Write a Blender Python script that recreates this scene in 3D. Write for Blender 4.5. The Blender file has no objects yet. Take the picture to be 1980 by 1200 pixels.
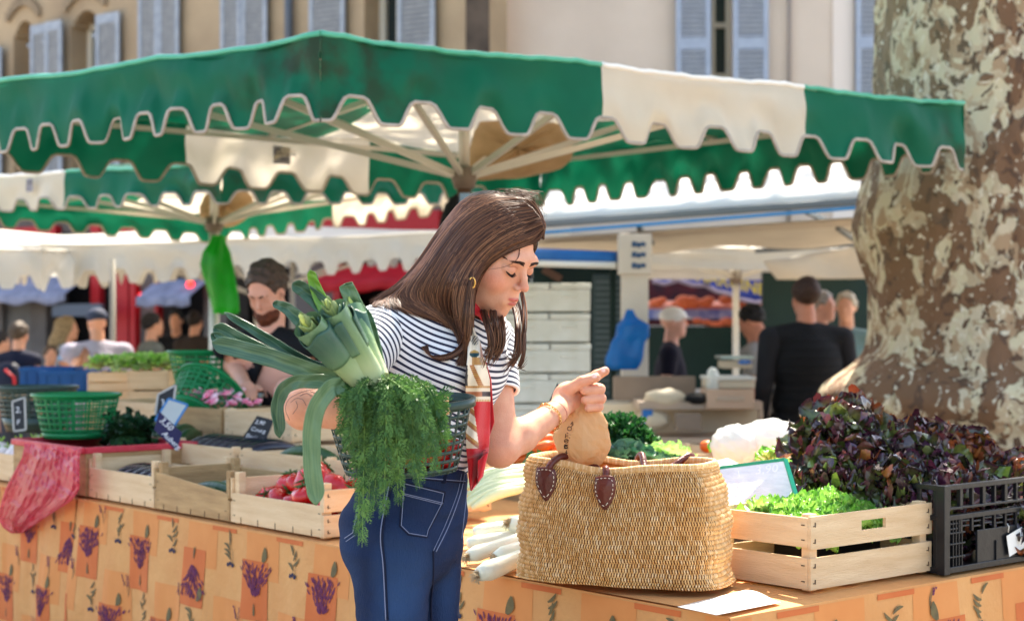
import bpy, math, random
import numpy as np
from mathutils import Vector, Matrix
from mathutils.bvhtree import BVHTree
R = math.radians
random.seed(7); rng = np.random.default_rng(7)
scene = bpy.context.scene
COL = scene.collection

# ---------------- camera, sky, sun, exposure ----------------
F, HC, CX, CY = 3060.0, 1.32, 990.0, 640.0        # focal length in photo pixels, eye height, horizon row
cam_d = bpy.data.cameras.new('camera'); cam = bpy.data.objects.new('camera', cam_d); COL.objects.link(cam)
cam.location = (0, 0, HC); cam.rotation_euler = (R(90), 0, 0)
cam_d.sensor_width = 36; cam_d.lens = 36*F/1980; cam_d.shift_y = (CY-600)/1980
cam_d.clip_start = .05; cam_d.clip_end = 500
cam_d.dof.use_dof = True; cam_d.dof.focus_distance = 3.22; cam_d.dof.aperture_fstop = 4.4
scene.camera = cam
SUN_EL, SUN_AZ = 57.0, 18.0                        # azimuth: degrees right of straight ahead (light comes from behind the stall)
world = bpy.data.worlds.new('World'); scene.world = world; world.use_nodes = True
wn = world.node_tree; wn.nodes.clear()
sky = wn.nodes.new('ShaderNodeTexSky'); sky.sky_type = 'NISHITA'; sky.sun_disc = False
sky.sun_elevation = R(SUN_EL); sky.sun_rotation = R(SUN_AZ); sky.air_density = 1.0; sky.dust_density = 2.5
bg = wn.nodes.new('ShaderNodeBackground'); bg.inputs[1].default_value = .15
wo = wn.nodes.new('ShaderNodeOutputWorld')
wn.links.new(sky.outputs[0], bg.inputs[0]); wn.links.new(bg.outputs[0], wo.inputs[0])
sd = bpy.data.lights.new('sun', 'SUN'); sun = bpy.data.objects.new('sun', sd); COL.objects.link(sun)
sd.energy = 3.6; sd.angle = R(.55); sd.color = (1, .95, .86)
SUND = Vector((math.sin(R(SUN_AZ))*math.cos(R(SUN_EL)), math.cos(R(SUN_AZ))*math.cos(R(SUN_EL)), math.sin(R(SUN_EL))))
sun.rotation_euler = SUND.to_track_quat('Z', 'Y').to_euler()
vs = scene.view_settings; vs.view_transform = 'Standard'; vs.look = 'None'; vs.exposure = 2.0; vs.gamma = 1
vs.use_white_balance = True; vs.white_balance_temperature = 6950; vs.white_balance_tint = 10
scene.cycles.max_bounces = 8; scene.cycles.diffuse_bounces = 4; scene.cycles.transparent_max_bounces = 12
scene.cycles.sample_clamp_indirect = 8

# ---------------- helpers ----------------
def W(px, py, d):
    """world point seen at photo pixel (px,py) at distance d"""
    return Vector(((px-CX)/F*d, d, HC-(py-CY)/F*d))
def lin(c):
    return tuple((v/12.92 if v <= .04045 else ((v+.055)/1.055)**2.4) for v in (x/255 for x in c))
MATS = {}
def M(name, col=(128,)*3, rough=.6, col2=None, ns=8, nsoft=.25, bump=0, bs=60, trans=0, metal=0, attr=None, coat=0,
      stretch=(1, 1, 1), spec=.5, emit=0, rnd=0, sss=0, alpha=1, detail=4, sheen=0):
    if name in MATS: return MATS[name]
    m = bpy.data.materials.new(name); m.use_nodes = True; nt = m.node_tree; N = nt.nodes; L = nt.links
    b = N['Principled BSDF']; out = N['Material Output']
    b.inputs['Roughness'].default_value = rough; b.inputs['Metallic'].default_value = metal
    b.inputs['Specular IOR Level'].default_value = spec*.6; b.inputs['Coat Weight'].default_value = coat
    b.inputs['Coat Roughness'].default_value = .15; b.inputs['Alpha'].default_value = alpha
    if sheen: b.inputs['Sheen Weight'].default_value = sheen
    tc = N.new('ShaderNodeTexCoord'); mp = N.new('ShaderNodeMapping'); mp.inputs['Scale'].default_value = stretch
    L.new(tc.outputs['Object'], mp.inputs[0])
    if attr:
        a = N.new('ShaderNodeAttribute'); a.attribute_name = attr; src = a.outputs['Color']
    else:
        a = N.new('ShaderNodeRGB'); a.outputs[0].default_value = (*lin(col), 1); src = a.outputs[0]
    if col2 is not None:
        n = N.new('ShaderNodeTexNoise'); n.inputs['Scale'].default_value = ns; n.inputs['Detail'].default_value = detail
        L.new(mp.outputs[0], n.inputs['Vector'])
        r = N.new('ShaderNodeMapRange'); r.inputs[1].default_value = .5-nsoft/2; r.inputs[2].default_value = .5+nsoft/2
        L.new(n.outputs[0], r.inputs[0])
        x = N.new('ShaderNodeMix'); x.data_type = 'RGBA'
        if attr: x.blend_type = 'MULTIPLY'
        L.new(r.outputs[0], x.inputs[0]); L.new(src, x.inputs[6]); x.inputs[7].default_value = (*lin(col2), 1)
        src = x.outputs[2]
    if rnd:
        oi = N.new('ShaderNodeObjectInfo'); hs = N.new('ShaderNodeHueSaturation'); r2 = N.new('ShaderNodeMapRange')
        r2.inputs[3].default_value = 1-rnd; r2.inputs[4].default_value = 1+rnd
        L.new(oi.outputs['Random'], r2.inputs[0]); L.new(r2.outputs[0], hs.inputs['Value']); L.new(src, hs.inputs['Color'])
        src = hs.outputs[0]
    L.new(src, b.inputs['Base Color'])
    if sss:
        b.inputs['Subsurface Weight'].default_value = sss; b.inputs['Subsurface Radius'].default_value = (1, .35, .2)
        b.inputs['Subsurface Scale'].default_value = .008
    if emit:
        L.new(src, b.inputs['Emission Color']); b.inputs['Emission Strength'].default_value = emit
    if bump:
        n2 = N.new('ShaderNodeTexNoise'); n2.inputs['Scale'].default_value = bs; n2.inputs['Detail'].default_value = 5
        L.new(mp.outputs[0], n2.inputs['Vector'])
        bp = N.new('ShaderNodeBump'); bp.inputs['Strength'].default_value = bump; bp.inputs['Distance'].default_value = .01
        L.new(n2.outputs[0], bp.inputs['Height']); L.new(bp.outputs[0], b.inputs['Normal'])
    if trans:
        t = N.new('ShaderNodeBsdfTranslucent'); L.new(src, t.inputs[0]); mx = N.new('ShaderNodeMixShader')
        mx.inputs[0].default_value = trans; L.new(b.outputs[0], mx.inputs[1]); L.new(t.outputs[0], mx.inputs[2])
        L.new(mx.outputs[0], out.inputs[0])
    MATS[name] = m
    return m

def rotz(a): return Matrix.Rotation(a, 3, 'Z')
class MB:
    """collects faces for ONE mesh; fm = material slot per face; vc = optional vertex colours"""
    def __init__(s): s.v = []; s.f = []; s.m = []; s.c = []; s.cur = 0; s.col = (1, 1, 1)
    def add(s, vs, fs, m=None, cols=None):
        o = len(s.v); s.v += [tuple(v) for v in vs]; s.f += [tuple(i+o for i in f) for f in fs]
        s.m += [s.cur if m is None else m]*len(fs)
        s.c += list(cols) if cols is not None else [s.col]*len(vs)
        return s
    def box(s, c, sz, rot=None, m=None, taper=1.0):
        c = Vector(c); rot = rot or Matrix.Identity(3); vs = []
        for z in (-1, 1):
            for x, y in ((-1, -1), (1, -1), (1, 1), (-1, 1)):
                k = taper if z > 0 else 1
                vs.append(c+rot@Vector((x*sz[0]/2*k, y*sz[1]/2*k, z*sz[2]/2)))
        return s.add(vs, [(3, 2, 1, 0), (4, 5, 6, 7), (0, 1, 5, 4), (1, 2, 6, 5), (2, 3, 7, 6), (3, 0, 4, 7)], m)
    def beam(s, p, q, w, h, m=None, up=Vector((0, 0, 1))):
        p, q = Vector(p), Vector(q); z = (q-p); L = z.length; z.normalize()
        if abs(z.dot(up)) > .98: up = Vector((0, 1, 0))
        x = up.cross(z).normalized(); y = z.cross(x)
        rot = Matrix((x, y, z)).transposed()
        return s.box((p+q)/2, (w, h, L), rot, m)
    def tube(s, pts, r, n=6, m=None, cap=True, flat=1.0, cols=None):
        pts = [Vector(p) for p in pts]; k = len(pts)
        rs = r if hasattr(r, '__len__') else [r]*k
        vs = []; ref = None; cc = []
        for i, p in enumerate(pts):
            t = (pts[min(i+1, k-1)]-pts[max(i-1, 0)])
            if t.length < 1e-9: t = Vector((0, 0, 1))
            t.normalize()
            if ref is None:
                ref = Vector((0, 0, 1)) if abs(t.z) < .9 else Vector((1, 0, 0))
            x = (ref-t*ref.dot(t))
            if x.length < 1e-6: x = t.orthogonal()
            x.normalize(); y = t.cross(x); ref = x
            for j in range(n):
                a = 2*math.pi*j/n
                vs.append(p+x*math.cos(a)*rs[i]+y*math.sin(a)*rs[i]*flat)
                cc.append(cols[i] if cols else s.col)
        fs = [(i*n+j, i*n+(j+1) % n, (i+1)*n+(j+1) % n, (i+1)*n+j) for i in range(k-1) for j in range(n)]
        if cap: fs += [tuple(range(n-1, -1, -1)), tuple(range((k-1)*n, k*n))]
        return s.add(vs, fs, m, cc)
    def grid(s, fn, nu, nv, m=None, colfn=None, matfn=None, closeu=False):
        vs = []; cc = []
        for j in range(nv+1):
            for i in range(nu+(0 if closeu else 1)):
                vs.append(fn(i/nu, j/nv)); cc.append(colfn(i/nu, j/nv) if colfn else s.col)
        w = nu if closeu else nu+1
        o = len(s.v); s.v += [tuple(v) for v in vs]; s.c += cc
        for j in range(nv):
            for i in range(nu):
                a = o+j*w+i; b = o+j*w+(i+1) % w
                s.f.append((a, b, b+w, a+w)); s.m.append(matfn((i+.5)/nu, (j+.5)/nv) if matfn else (s.cur if m is None else m))
        return s
    def blob(s, c, r, n=12, m=None, rot=None, fn=None, cols=None):
        c = Vector(c); rot = rot or Matrix.Identity(3); rr = r if hasattr(r, '__len__') else (r, r, r)
        nl = max(5, n*2//3); vs = []; cc = []
        for j in range(nl+1):
            th = math.pi*j/nl
            for i in range(n):
                a = 2*math.pi*i/n
                d = Vector((math.sin(th)*math.cos(a), math.sin(th)*math.sin(a), math.cos(th)))
                k = fn(d) if fn else 1
                vs.append(c+rot@Vector((d.x*rr[0]*k, d.y*rr[1]*k, d.z*rr[2]*k))); cc.append(cols(d) if cols else s.col)
        fs = [(j*n+i, (j+1)*n+i, (j+1)*n+(i+1) % n, j*n+(i+1) % n) for j in range(nl) for i in range(n)]
        return s.add(vs, fs, m, cc)
    def lathe(s, c, prof, n=24, m=None, sx=1, sy=1, closed=False):
        c = Vector(c); k = len(prof)
        vs = [c+Vector((r*math.cos(2*math.pi*i/n)*sx, r*math.sin(2*math.pi*i/n)*sy, z)) for r, z in prof for i in range(n)]
        return s.add(vs, [(j*n+i, j*n+(i+1) % n, (j+1)*n+(i+1) % n, (j+1)*n+i) for j in range(k-1) for i in range(n)], m)
    def ptsxf(s, mat): s.v = [tuple(mat@Vector(v)) for v in s.v]; return s
    def build(s, name, mats, parent=None, smooth=True, attr=False, solid=0, local=False, subsurf=0, bevel=0):
        me = bpy.data.meshes.new(name)
        vs = np.array(s.v, dtype=float).reshape(-1, 3)
        if parent is not None and not local:
            mi = np.array(pmat(parent).inverted()); vs = vs@mi[:3, :3].T+mi[:3, 3]
        me.from_pydata(vs.tolist(), [], s.f)
        for mm in (mats if isinstance(mats, (list, tuple)) else [mats]): me.materials.append(mm)
        me.polygons.foreach_set('material_index', s.m)
        me.polygons.foreach_set('use_smooth', [bool(smooth)]*len(s.f))
        if attr:
            ca = me.color_attributes.new('Col', 'FLOAT_COLOR', 'POINT')
            cc = np.ones((len(s.v), 4)); cc[:, :3] = np.array(s.c)[:, :3]; ca.data.foreach_set('color', cc.ravel())
        me.update()
        o = bpy.data.objects.new(name, me); COL.objects.link(o)
        if parent is not None: o.parent = parent
        if subsurf:
            q = o.modifiers.new('s', 'SUBSURF'); q.levels = q.render_levels = subsurf
        if solid:
            q = o.modifiers.new('t', 'SOLIDIFY'); q.thickness = solid; q.offset = 0
        if bevel:
            q = o.modifiers.new('b', 'BEVEL'); q.width = bevel; q.segments = 2; q.limit_method = 'ANGLE'
        return o
def pmat(o):
    m = Matrix.Translation(o.location)@o.rotation_euler.to_matrix().to_4x4()
    if o.scale[:] != (1, 1, 1): m = m@Matrix.Diagonal((*o.scale, 1))
    return pmat(o.parent)@m if o.parent else m
def tag(o, label=None, cat=None, group=None, kind=None):
    for k, v in (('label', label), ('category', cat), ('group', group), ('kind', kind)):
        if v: o[k] = v
    return o
def thing(name, label, cat, loc=(0, 0, 0), rz=0, group=None):
    o = bpy.data.objects.new(name, None); COL.objects.link(o); o.location = loc; o.rotation_euler = (0, 0, rz)
    o.empty_display_size = .05
    return tag(o, label, cat, group)
def dup(o, loc=None, rz=None, label=None, parent=None, scale=None, rot=None):
    kids = [c for c in bpy.data.objects if c.parent == o]
    c = o.copy(); COL.objects.link(c)
    if parent: c.parent = parent
    if loc is not None: c.location = loc
    if rz is not None: c.rotation_euler = (0, 0, rz)
    if rot is not None: c.rotation_euler = rot
    if scale is not None: c.scale = (scale,)*3 if not hasattr(scale, '__len__') else scale
    if label: c['label'] = label
    for k in kids: dup(k, parent=c)
    return c
def struct(name, mb, mat, **kw):
    o = mb.build(name, mat, **kw); o['kind'] = 'structure'; return o
def cat_pts(pts, n):
    """Catmull-Rom through pts, n points"""
    P = [Vector(p) for p in pts]; P = [2*P[0]-P[1]]+P+[2*P[-1]-P[-2]]; m = len(P)-3; out = []
    for i in range(n):
        t = i/(n-1)*m; k = min(int(t), m-1); t -= k; a, b, c, d = P[k:k+4]
        out.append(.5*((2*b)+(c-a)*t+(2*a-5*b+4*c-d)*t*t+(3*b-a-3*c+d)*t**3))
    return out
def text_mesh(mb, s, org, ux, uy, size, m=None, font_bold=False, shear=0):
    """flat lettering (tessellated text) laid on a plane: org = lower-left corner, ux/uy unit vectors"""
    cu = bpy.data.curves.new('t', 'FONT'); cu.body = s; cu.size = size; cu.resolution_u = 2; cu.shear = shear
    if font_bold: cu.offset = size*.018
    o = bpy.data.objects.new('t', cu); COL.objects.link(o)
    dg = bpy.context.evaluated_depsgraph_get(); me = o.evaluated_get(dg).to_mesh()
    vs = [Vector(org)+ux*v.co.x+uy*v.co.y for v in me.vertices]; fs = [tuple(p.vertices) for p in me.polygons]
    w = max([v.co.x for v in me.vertices] or [0])
    mb.add(vs, fs, m); bpy.data.objects.remove(o); bpy.data.curves.remove(cu)
    return w
def sm_noise(x, y=0, z=0, s=0):
    """cheap smooth pseudo-noise"""
    return (math.sin(x*1.3+s*2.1+math.sin(y*1.7+s))+math.sin(y*2.1-x*.7+s*3.3+math.sin(z*1.9))+math.sin(z*1.7+x*2.3+s*1.7))/3

# signed-distance sculpting -> one continuous surface (naive surface nets)
def rcone(P, a, b, ra, rb):
    a = np.array(a, float); b = np.array(b, float); ab = b-a
    t = np.clip(((P-a)@ab)/max(ab@ab, 1e-12), 0, 1)
    return np.linalg.norm(P-a-t[:, None]*ab, axis=1)-(ra+(rb-ra)*t)
def ell(P, c, r, B=None):
    q = P-np.array(c, float)
    if B is not None: q = q@np.array(B, float)       # columns of B = local axes
    r = np.array(r, float); k0 = np.linalg.norm(q/r, axis=1); k1 = np.linalg.norm(q/(r*r), axis=1)
    return k0*(k0-1)/np.maximum(k1, 1e-9)
def su(a, b, k):
    h = np.clip(.5+.5*(b-a)/k, 0, 1); return b+(a-b)*h-k*h*(1-h)
def ss(a, b, k):                                      # a minus b, smooth
    h = np.clip(.5-.5*(a+b)/k, 0, 1); return a+(-b-a)*h+k*h*(1-h)
def chainsdf(P, pts, rs, k=.01):
    d = None
    for i in range(len(pts)-1):
        e = rcone(P, pts[i], pts[i+1], rs[i], rs[i+1]); d = e if d is None else su(d, e, k)
    return d
def sdf_mesh(fn, lo, hi, h):
    lo = np.array(lo, float); hi = np.array(hi, float); q = 4
    nb = np.ceil((hi-lo)/(h*q)).astype(int)+1; n = nb*q
    ax = [lo[i]+(np.arange(nb[i])*q+q/2-.5)*h for i in range(3)]
    C = np.stack(np.meshgrid(*ax, indexing='ij'), -1).reshape(-1, 3)
    vc = fn(C).reshape(nb); near = np.abs(vc) < h*q*1.6
    V = np.repeat(np.repeat(np.repeat(np.sign(vc)*h*q, q, 0), q, 1), q, 2).astype(np.float32)
    mask = np.repeat(np.repeat(np.repeat(near, q, 0), q, 1), q, 2); idx = np.argwhere(mask)
    for k in range(0, len(idx), 400000):
        ii = idx[k:k+400000]; V[ii[:, 0], ii[:, 1], ii[:, 2]] = fn(lo+ii*h)
    S = V < 0; c = np.zeros(tuple(n-1), int)
    for dx in (0, 1):
        for dy in (0, 1):
            for dz in (0, 1): c += S[dx:n[0]-1+dx, dy:n[1]-1+dy, dz:n[2]-1+dz]
    cell = np.argwhere((c > 0) & (c < 8)); ids = -np.ones(tuple(n-1), int); ids[tuple(cell.T)] = np.arange(len(cell))
    acc = np.zeros((len(cell), 3)); cnt = np.zeros(len(cell))
    cor = [(x, y, z) for x in (0, 1) for y in (0, 1) for z in (0, 1)]
    for a in cor:
        for b in cor:
            if sum(abs(a[i]-b[i]) for i in range(3)) == 1 and a < b:
                va = V[cell[:, 0]+a[0], cell[:, 1]+a[1], cell[:, 2]+a[2]]; vb = V[cell[:, 0]+b[0], cell[:, 1]+b[1], cell[:, 2]+b[2]]
                m = (va < 0) != (vb < 0); t = np.where(m, va/np.where(m, va-vb, 1), 0)
                p = np.array(a)+t[:, None]*(np.array(b)-np.array(a)); acc += p*m[:, None]; cnt += m
    verts = lo+(cell+acc/np.maximum(cnt, 1)[:, None])*h; faces = []
    for axis in range(3):
        o1, o2 = [(1, 2), (2, 0), (0, 1)][axis]
        sl = [slice(1, n[i]-1) for i in range(3)]; sl2 = list(sl)
        sl[axis] = slice(0, n[axis]-1); sl2[axis] = slice(1, n[axis])
        A = S[tuple(sl)]; B = S[tuple(sl2)]; e = np.argwhere(A != B)
        off = np.ones(3, int); off[axis] = 0; e0 = e+off
        d1 = np.zeros(3, int); d1[o1] = 1; d2 = np.zeros(3, int); d2[o2] = 1
        qd = np.stack([ids[tuple((e0-x).T)] for x in (0*d1, d1, d1+d2, d2)], 1)
        fl = A[tuple(e.T)]; qd[~fl] = qd[~fl][:, ::-1]; qd = qd[(qd >= 0).all(1)]; faces.append(qd)
    return verts, np.concatenate(faces)
def mesh_np(name, verts, faces, mat, parent=None, smooth=True, col=None, attrs=None):
    me = bpy.data.meshes.new(name); vs = np.asarray(verts, float)
    if parent is not None:
        mi = np.array(pmat(parent).inverted()); vs = vs@mi[:3, :3].T+mi[:3, 3]
    me.from_pydata(vs.tolist(), [], np.asarray(faces).tolist())
    for mm in (mat if isinstance(mat, (list, tuple)) else [mat]): me.materials.append(mm)
    me.polygons.foreach_set('use_smooth', [smooth]*len(me.polygons))
    if col is not None:
        ca = me.color_attributes.new('Col', 'FLOAT_COLOR', 'POINT'); cc = np.ones((len(vs), 4)); cc[:, :3] = col
        ca.data.foreach_set('color', cc.ravel())
    for k, a in (attrs or {}).items():
        at = me.attributes.new(k, 'FLOAT', 'POINT'); at.data.foreach_set('value', np.asarray(a, float))
    o = bpy.data.objects.new(name, me); COL.objects.link(o)
    if parent is not None: o.parent = parent
    return o
# ================= ground =================
mg = M('paving_stone', (172, 160, 142), .8, (140, 130, 116), 1.4, .5, .4, 30)
g = MB(); g.grid(lambda u, v: (-60+120*u, -15+95*v, 0), 4, 4); struct('ground', g, mg)

# ================= buildings =================
ochre = M('ochre_render', (186, 162, 130), .9, (152, 130, 104), 1.1, .5, .3, 25)
stone_trim = M('stone_trim', (158, 138, 112), .9, (132, 114, 92), 3, .5, .3, 30)
pale = M('pale_render', (222, 206, 190), .9, (205, 188, 172), .9, .5, .2, 25)
shut_grey = M('grey_shutter_paint', (164, 170, 178), .6, (142, 149, 158), 9, .4)
shut_blue = M('blue_shutter_paint', (172, 184, 202), .6, (158, 170, 190), 9, .4)
frame_cr = M('cream_window_paint', (205, 198, 180), .6)
glass_dk = M('dark_glass', (40, 48, 48), .15)
soot = M('sooty_wall', (98, 84, 72), .95, (70, 60, 52), 3, .4)
red_paint = M('red_paint', (176, 22, 30), .5)
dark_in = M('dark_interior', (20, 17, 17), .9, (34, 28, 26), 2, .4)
grey_stone = M('shopfront_stone', (112, 104, 98), .9, (86, 78, 74), 2, .5)

def shutter(par, T, x0, x1, z0, z1, mat, y=-.06, name='shutter', rows=2):
    """louvred shutter panel in facade-local space (x along, y out is negative, z up)"""
    b = MB(); w = x1-x0; st = .065; t = .035
    b.box(((x0+st/2), y, (z0+z1)/2), (st, t, z1-z0)); b.box(((x1-st/2), y, (z0+z1)/2), (st, t, z1-z0))
    zs = [z0+(z1-z0)*k/rows for k in range(rows+1)]
    for k, z in enumerate(zs):
        b.box(((x0+x1)/2, y, z+(.07 if k == 0 else -.07 if k == rows else 0)), (w-2*st, t, .14))
    for k in range(rows):
        a = zs[k]+(.14 if k == 0 else .07); c = zs[k+1]-(.14 if k == rows-1 else .07); n = int((c-a)/.062)
        for i in range(n):
            b.box(((x0+x1)/2, y, a+(i+.5)*(c-a)/n), (w-2*st, .012, .05), Matrix.Rotation(R(38), 3, 'X'))
    bk = MB(); bk.box(((x0+x1)/2, y+.022, (z0+z1)/2), (w-.06, .004, z1-z0-.1)); bk.ptsxf(T)  # dark sheet added behind the slats, standing for shade in the gaps
    for v in (z0+.3, z1-.3): b.box((x0-.02, y-.02, v), (.05, .03, .05))
    b.ptsxf(T); o = b.build(name, mat, par, smooth=False); bk.build('louvre_gap_sheet', M('louvre_gap_shade', (84, 86, 92), .9), o, smooth=False); return o

def facade_T(p0, p1):
    p0 = Vector(p0); p1 = Vector(p1); x = (p1-p0).normalized(); n = Vector((x.y, -x.x, 0))   # n faces the camera
    if n.y > 0: n = -n
    m = Matrix.Identity(4)
    for i in range(3): m[i][0] = x[i]; m[i][1] = -n[i]; m[i][2] = (0, 0, 1)[i]; m[i][3] = p0[i]
    return m, (p1-p0).length

# left ochre building: receding to the left
A0 = Vector((-11.2, 26.8, 0)); A1 = Vector((-.285, 19.4, 0)); TL, LL = facade_T(A0, A1)
bL = thing('townhouse', 'ochre rendered townhouse with grey louvred shutters above red shopfronts', 'building', A0)
def fx(px):
    """local x on left facade for photo column px"""
    d = TL.col[0].to_3d(); k = (px-CX)/F
    return (k*A0.y-A0.x)/(d.x-k*d.y)
def fz(px, py):
    x = fx(px); p = TL@Vector((x, 0, 0)); return HC-(py-CY)/F*p.y
wall = MB(); wins = []
specs = [(-62, -18, 1), (40, 135, 0), (165, 240, 0), (278, 355, 2), (437, 525, 2), (612, 676, 2), (706, 850, 3)]
for a, b_, k in specs: wins.append((fx(a), fx(b_), k))
ztop, zbot = 6.15, 3.4
openings = []
def cellwall(mb, x0, x1, z0, z1): mb.box(((x0+x1)/2, .2, (z0+z1)/2), (x1-x0, .4, z1-z0))
ops = []
for (a, b_, k), (pa, pb, _) in zip(wins, specs):
    if k == 0: ops.append((fx(pa-14 if pa == 40 else pa-28), fx(pa+30 if pa == 40 else pa+32)))
    elif k == 3: ops.append((fx(704), fx(782)))
ops.sort()
xx = 0
for (o0, o1) in ops:
    cellwall(wall, xx, o0, 3.2, 9.5); cellwall(wall, o0, o1, 6.1, 9.5); cellwall(wall, o0, o1, 3.2, 3.4); xx = o1
    # arched head filling the top of the opening
    for j in range(10):
        u = (j+.5)/10; h = .02+.26*(2*u-1)**2
        wall.box((o0+(o1-o0)*u, .2, 6.1-h/2), ((o1-o0)/10, .4, h))
cellwall(wall, xx, LL, 3.2, 9.5); wall.ptsxf(TL); wall.build('wall', ochre, bL, smooth=False)
st = MB(); st.box((LL-.16, -.012, 5), (.34, .03, 4.5)); st.ptsxf(TL); st.build('soot_stain', soot, bL, smooth=False)
for (o0, o1) in ops:
    f = MB(); zc = 4.7
    for x in (o0+.05, o1-.05, (o0+o1)/2): f.box((x, .34, zc), (.1 if x != (o0+o1)/2 else .09, .06, 2.8))
    for z in (3.45, 4.2, 5.0, 5.9): f.box(((o0+o1)/2, .345, z), (o1-o0-.1, .045, .07))
    f.ptsxf(TL); fo = f.build('window', frame_cr, bL, smooth=False)
    p = MB(); p.box(((o0+o1)/2, .37, zc), (o1-o0, .01, 2.8)); p.ptsxf(TL); p.build('pane', glass_dk, fo, smooth=False)
    t = MB()
    for j in range(12):
        u = (j+.5)/12; t.box((o0-.12+(o1-o0+.24)*u, -.03, 6.2+.17-.24*(2*u-1)**2), ((o1-o0+.24)/12+.01, .07, .14))
    t.ptsxf(TL); t.build('window_arch', stone_trim, bL, smooth=False)
shutter(bL, TL, fx(-55), fx(15), 3.4, 5.7, shut_grey, -.12)
for a, b_ in ((70, 103), (105, 136), (196, 241), (278, 316), (317, 356), (437, 476), (478, 526), (608, 676), (779, 850)):
    shutter(bL, TL, fx(a), fx(b_), 3.1, 5.95 if b_ < 300 else 6.6, shut_grey, -.1 if a not in (105,) else -.16, rows=2)
dp = MB(); x = fx(568); dp.tube([TL@Vector((x, -.1, 3)), TL@Vector((x, -.1, 9))], .06, 10)
dp.build('drainpipe', M('zinc', (92, 100, 112), .5, metal=.5), bL)
# ground floor: dark openings, red door surrounds, stone piers
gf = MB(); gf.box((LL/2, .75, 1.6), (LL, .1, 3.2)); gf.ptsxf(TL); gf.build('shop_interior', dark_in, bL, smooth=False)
pr = MB()
for a, b_ in ((-120, 5), (60, 90), (262, 300), (395, 440), (560, 655), (860, 940)): pr.box(((fx(a)+fx(b_))/2, .2, 1.6), (fx(b_)-fx(a), .42, 3.2))
pr.box((LL/2, .3, 3.0), (LL, .6, .4)); pr.ptsxf(TL); pr.build('pier', grey_stone, bL, smooth=False)
rd = MB()
for a, b_ in ((186, 203), (236, 258), (262, 272), (310, 316), (655, 668), (800, 812)):
    rd.box(((fx(a)+fx(b_))/2, -.06, 1.45), (fx(b_)-fx(a), .1, 2.9))
rd.box(((fx(186)+fx(258))/2, -.07, 2.6), (fx(258)-fx(186), .12, .3))
rd.box(((fx(20)+fx(120))/2, -.07, 2.75), (fx(120)-fx(20), .12, .3)); rd.box(((fx(430)+fx(860))/2, -.07, 2.55), (fx(860)-fx(430), .12, .55))
rd.ptsxf(TL); rd.build('shop_frame', red_paint, bL, smooth=False)
for x, wd, zc, hh in (((fx(204)+fx(235))/2, fx(235)-fx(204), 1.7, 2.2), (fx(30), .9, 1.1, 2.1)):
    dr = MB(); dr.box((x, .1, zc), (wd, .06, hh)); dr.ptsxf(TL); dr.build('door', M('shop_door', (100, 96, 92), .5, (76, 72, 70), 3, .5), bL, smooth=False)

# right pale building
B0 = Vector((-.30, 20.2, 0)); B1 = Vector((11.0, 19.8, 0)); TR, LR = facade_T(B0, B1)
bR = thing('apartment_building', 'pale pinkish rendered building with light blue louvred shutters', 'building', B0)
def gx(px):
    d = TR.col[0].to_3d(); k = (px-CX)/F
    return (k*B0.y-B0.x)/(d.x-k*d.y)
w = MB(); o0, o1 = gx(1372), gx(1416); q0, q1 = gx(1712), gx(1790)
for a, c in ((0, o0), (o1, q0), (q1, LR)): w.box(((a+c)/2, .2, 4.7), (c-a, .4, 9.6))
w.box(((o0+o1)/2, .2, 8.6), (o1-o0, .4, 1.8)); w.box(((o0+o1)/2, .2, 1.9), (o1-o0, .4, 2.8))
w.box(((q0+q1)/2, .2, 8.6), (q1-q0, .4, 1.8)); w.box(((q0+q1)/2, .2, 1.9), (q1-q0, .4, 2.8))
w.ptsxf(TR); w.build('wall', pale, bR, smooth=False)
for a, c in ((o0, o1), (q0, q1)):
    f = MB()
    f.box(((a+c)/2-.1, .28, 5.5), (.1, .06, 4.4)); f.box((c-.03, .28, 5.5), (.06, .06, 4.4)); f.box((a+.03, .28, 5.5), (.06, .06, 4.4))
    for z in (3.3, 3.95, 4.6, 5.25, 5.9): f.box(((a+c)/2, .282, z), (c-a, .05, .06))
    f.ptsxf(TR); fo = f.build('window', frame_cr, bR, smooth=False)
    p = MB(); p.box(((a+c)/2, .34, 5.5), (c-a, .01, 4.4)); p.ptsxf(TR); p.build('pane', glass_dk, fo, smooth=False)
for a, c in ((1306, 1373), (1416, 1484), (1652, 1708)): shutter(bR, TR, gx(a), gx(c), 3.3, 6.6, shut_blue, -.1, rows=2)
t = MB(); t.box(((gx(1610)+gx(1650))/2, -.015, 5), (gx(1650)-gx(1610), .03, 8)); t.ptsxf(TR)
t.build('pilaster', M('pilaster_paint', (236, 224, 214), .9), bR, smooth=False)
t = MB(); t.tube([TR@Vector((gx(1524), -.05, 2)), TR@Vector((gx(1527), -.05, 8))], .025, 8); t.build('drainpipe', M('pipe_grey', (150, 138, 130), .6), bR)

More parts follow.
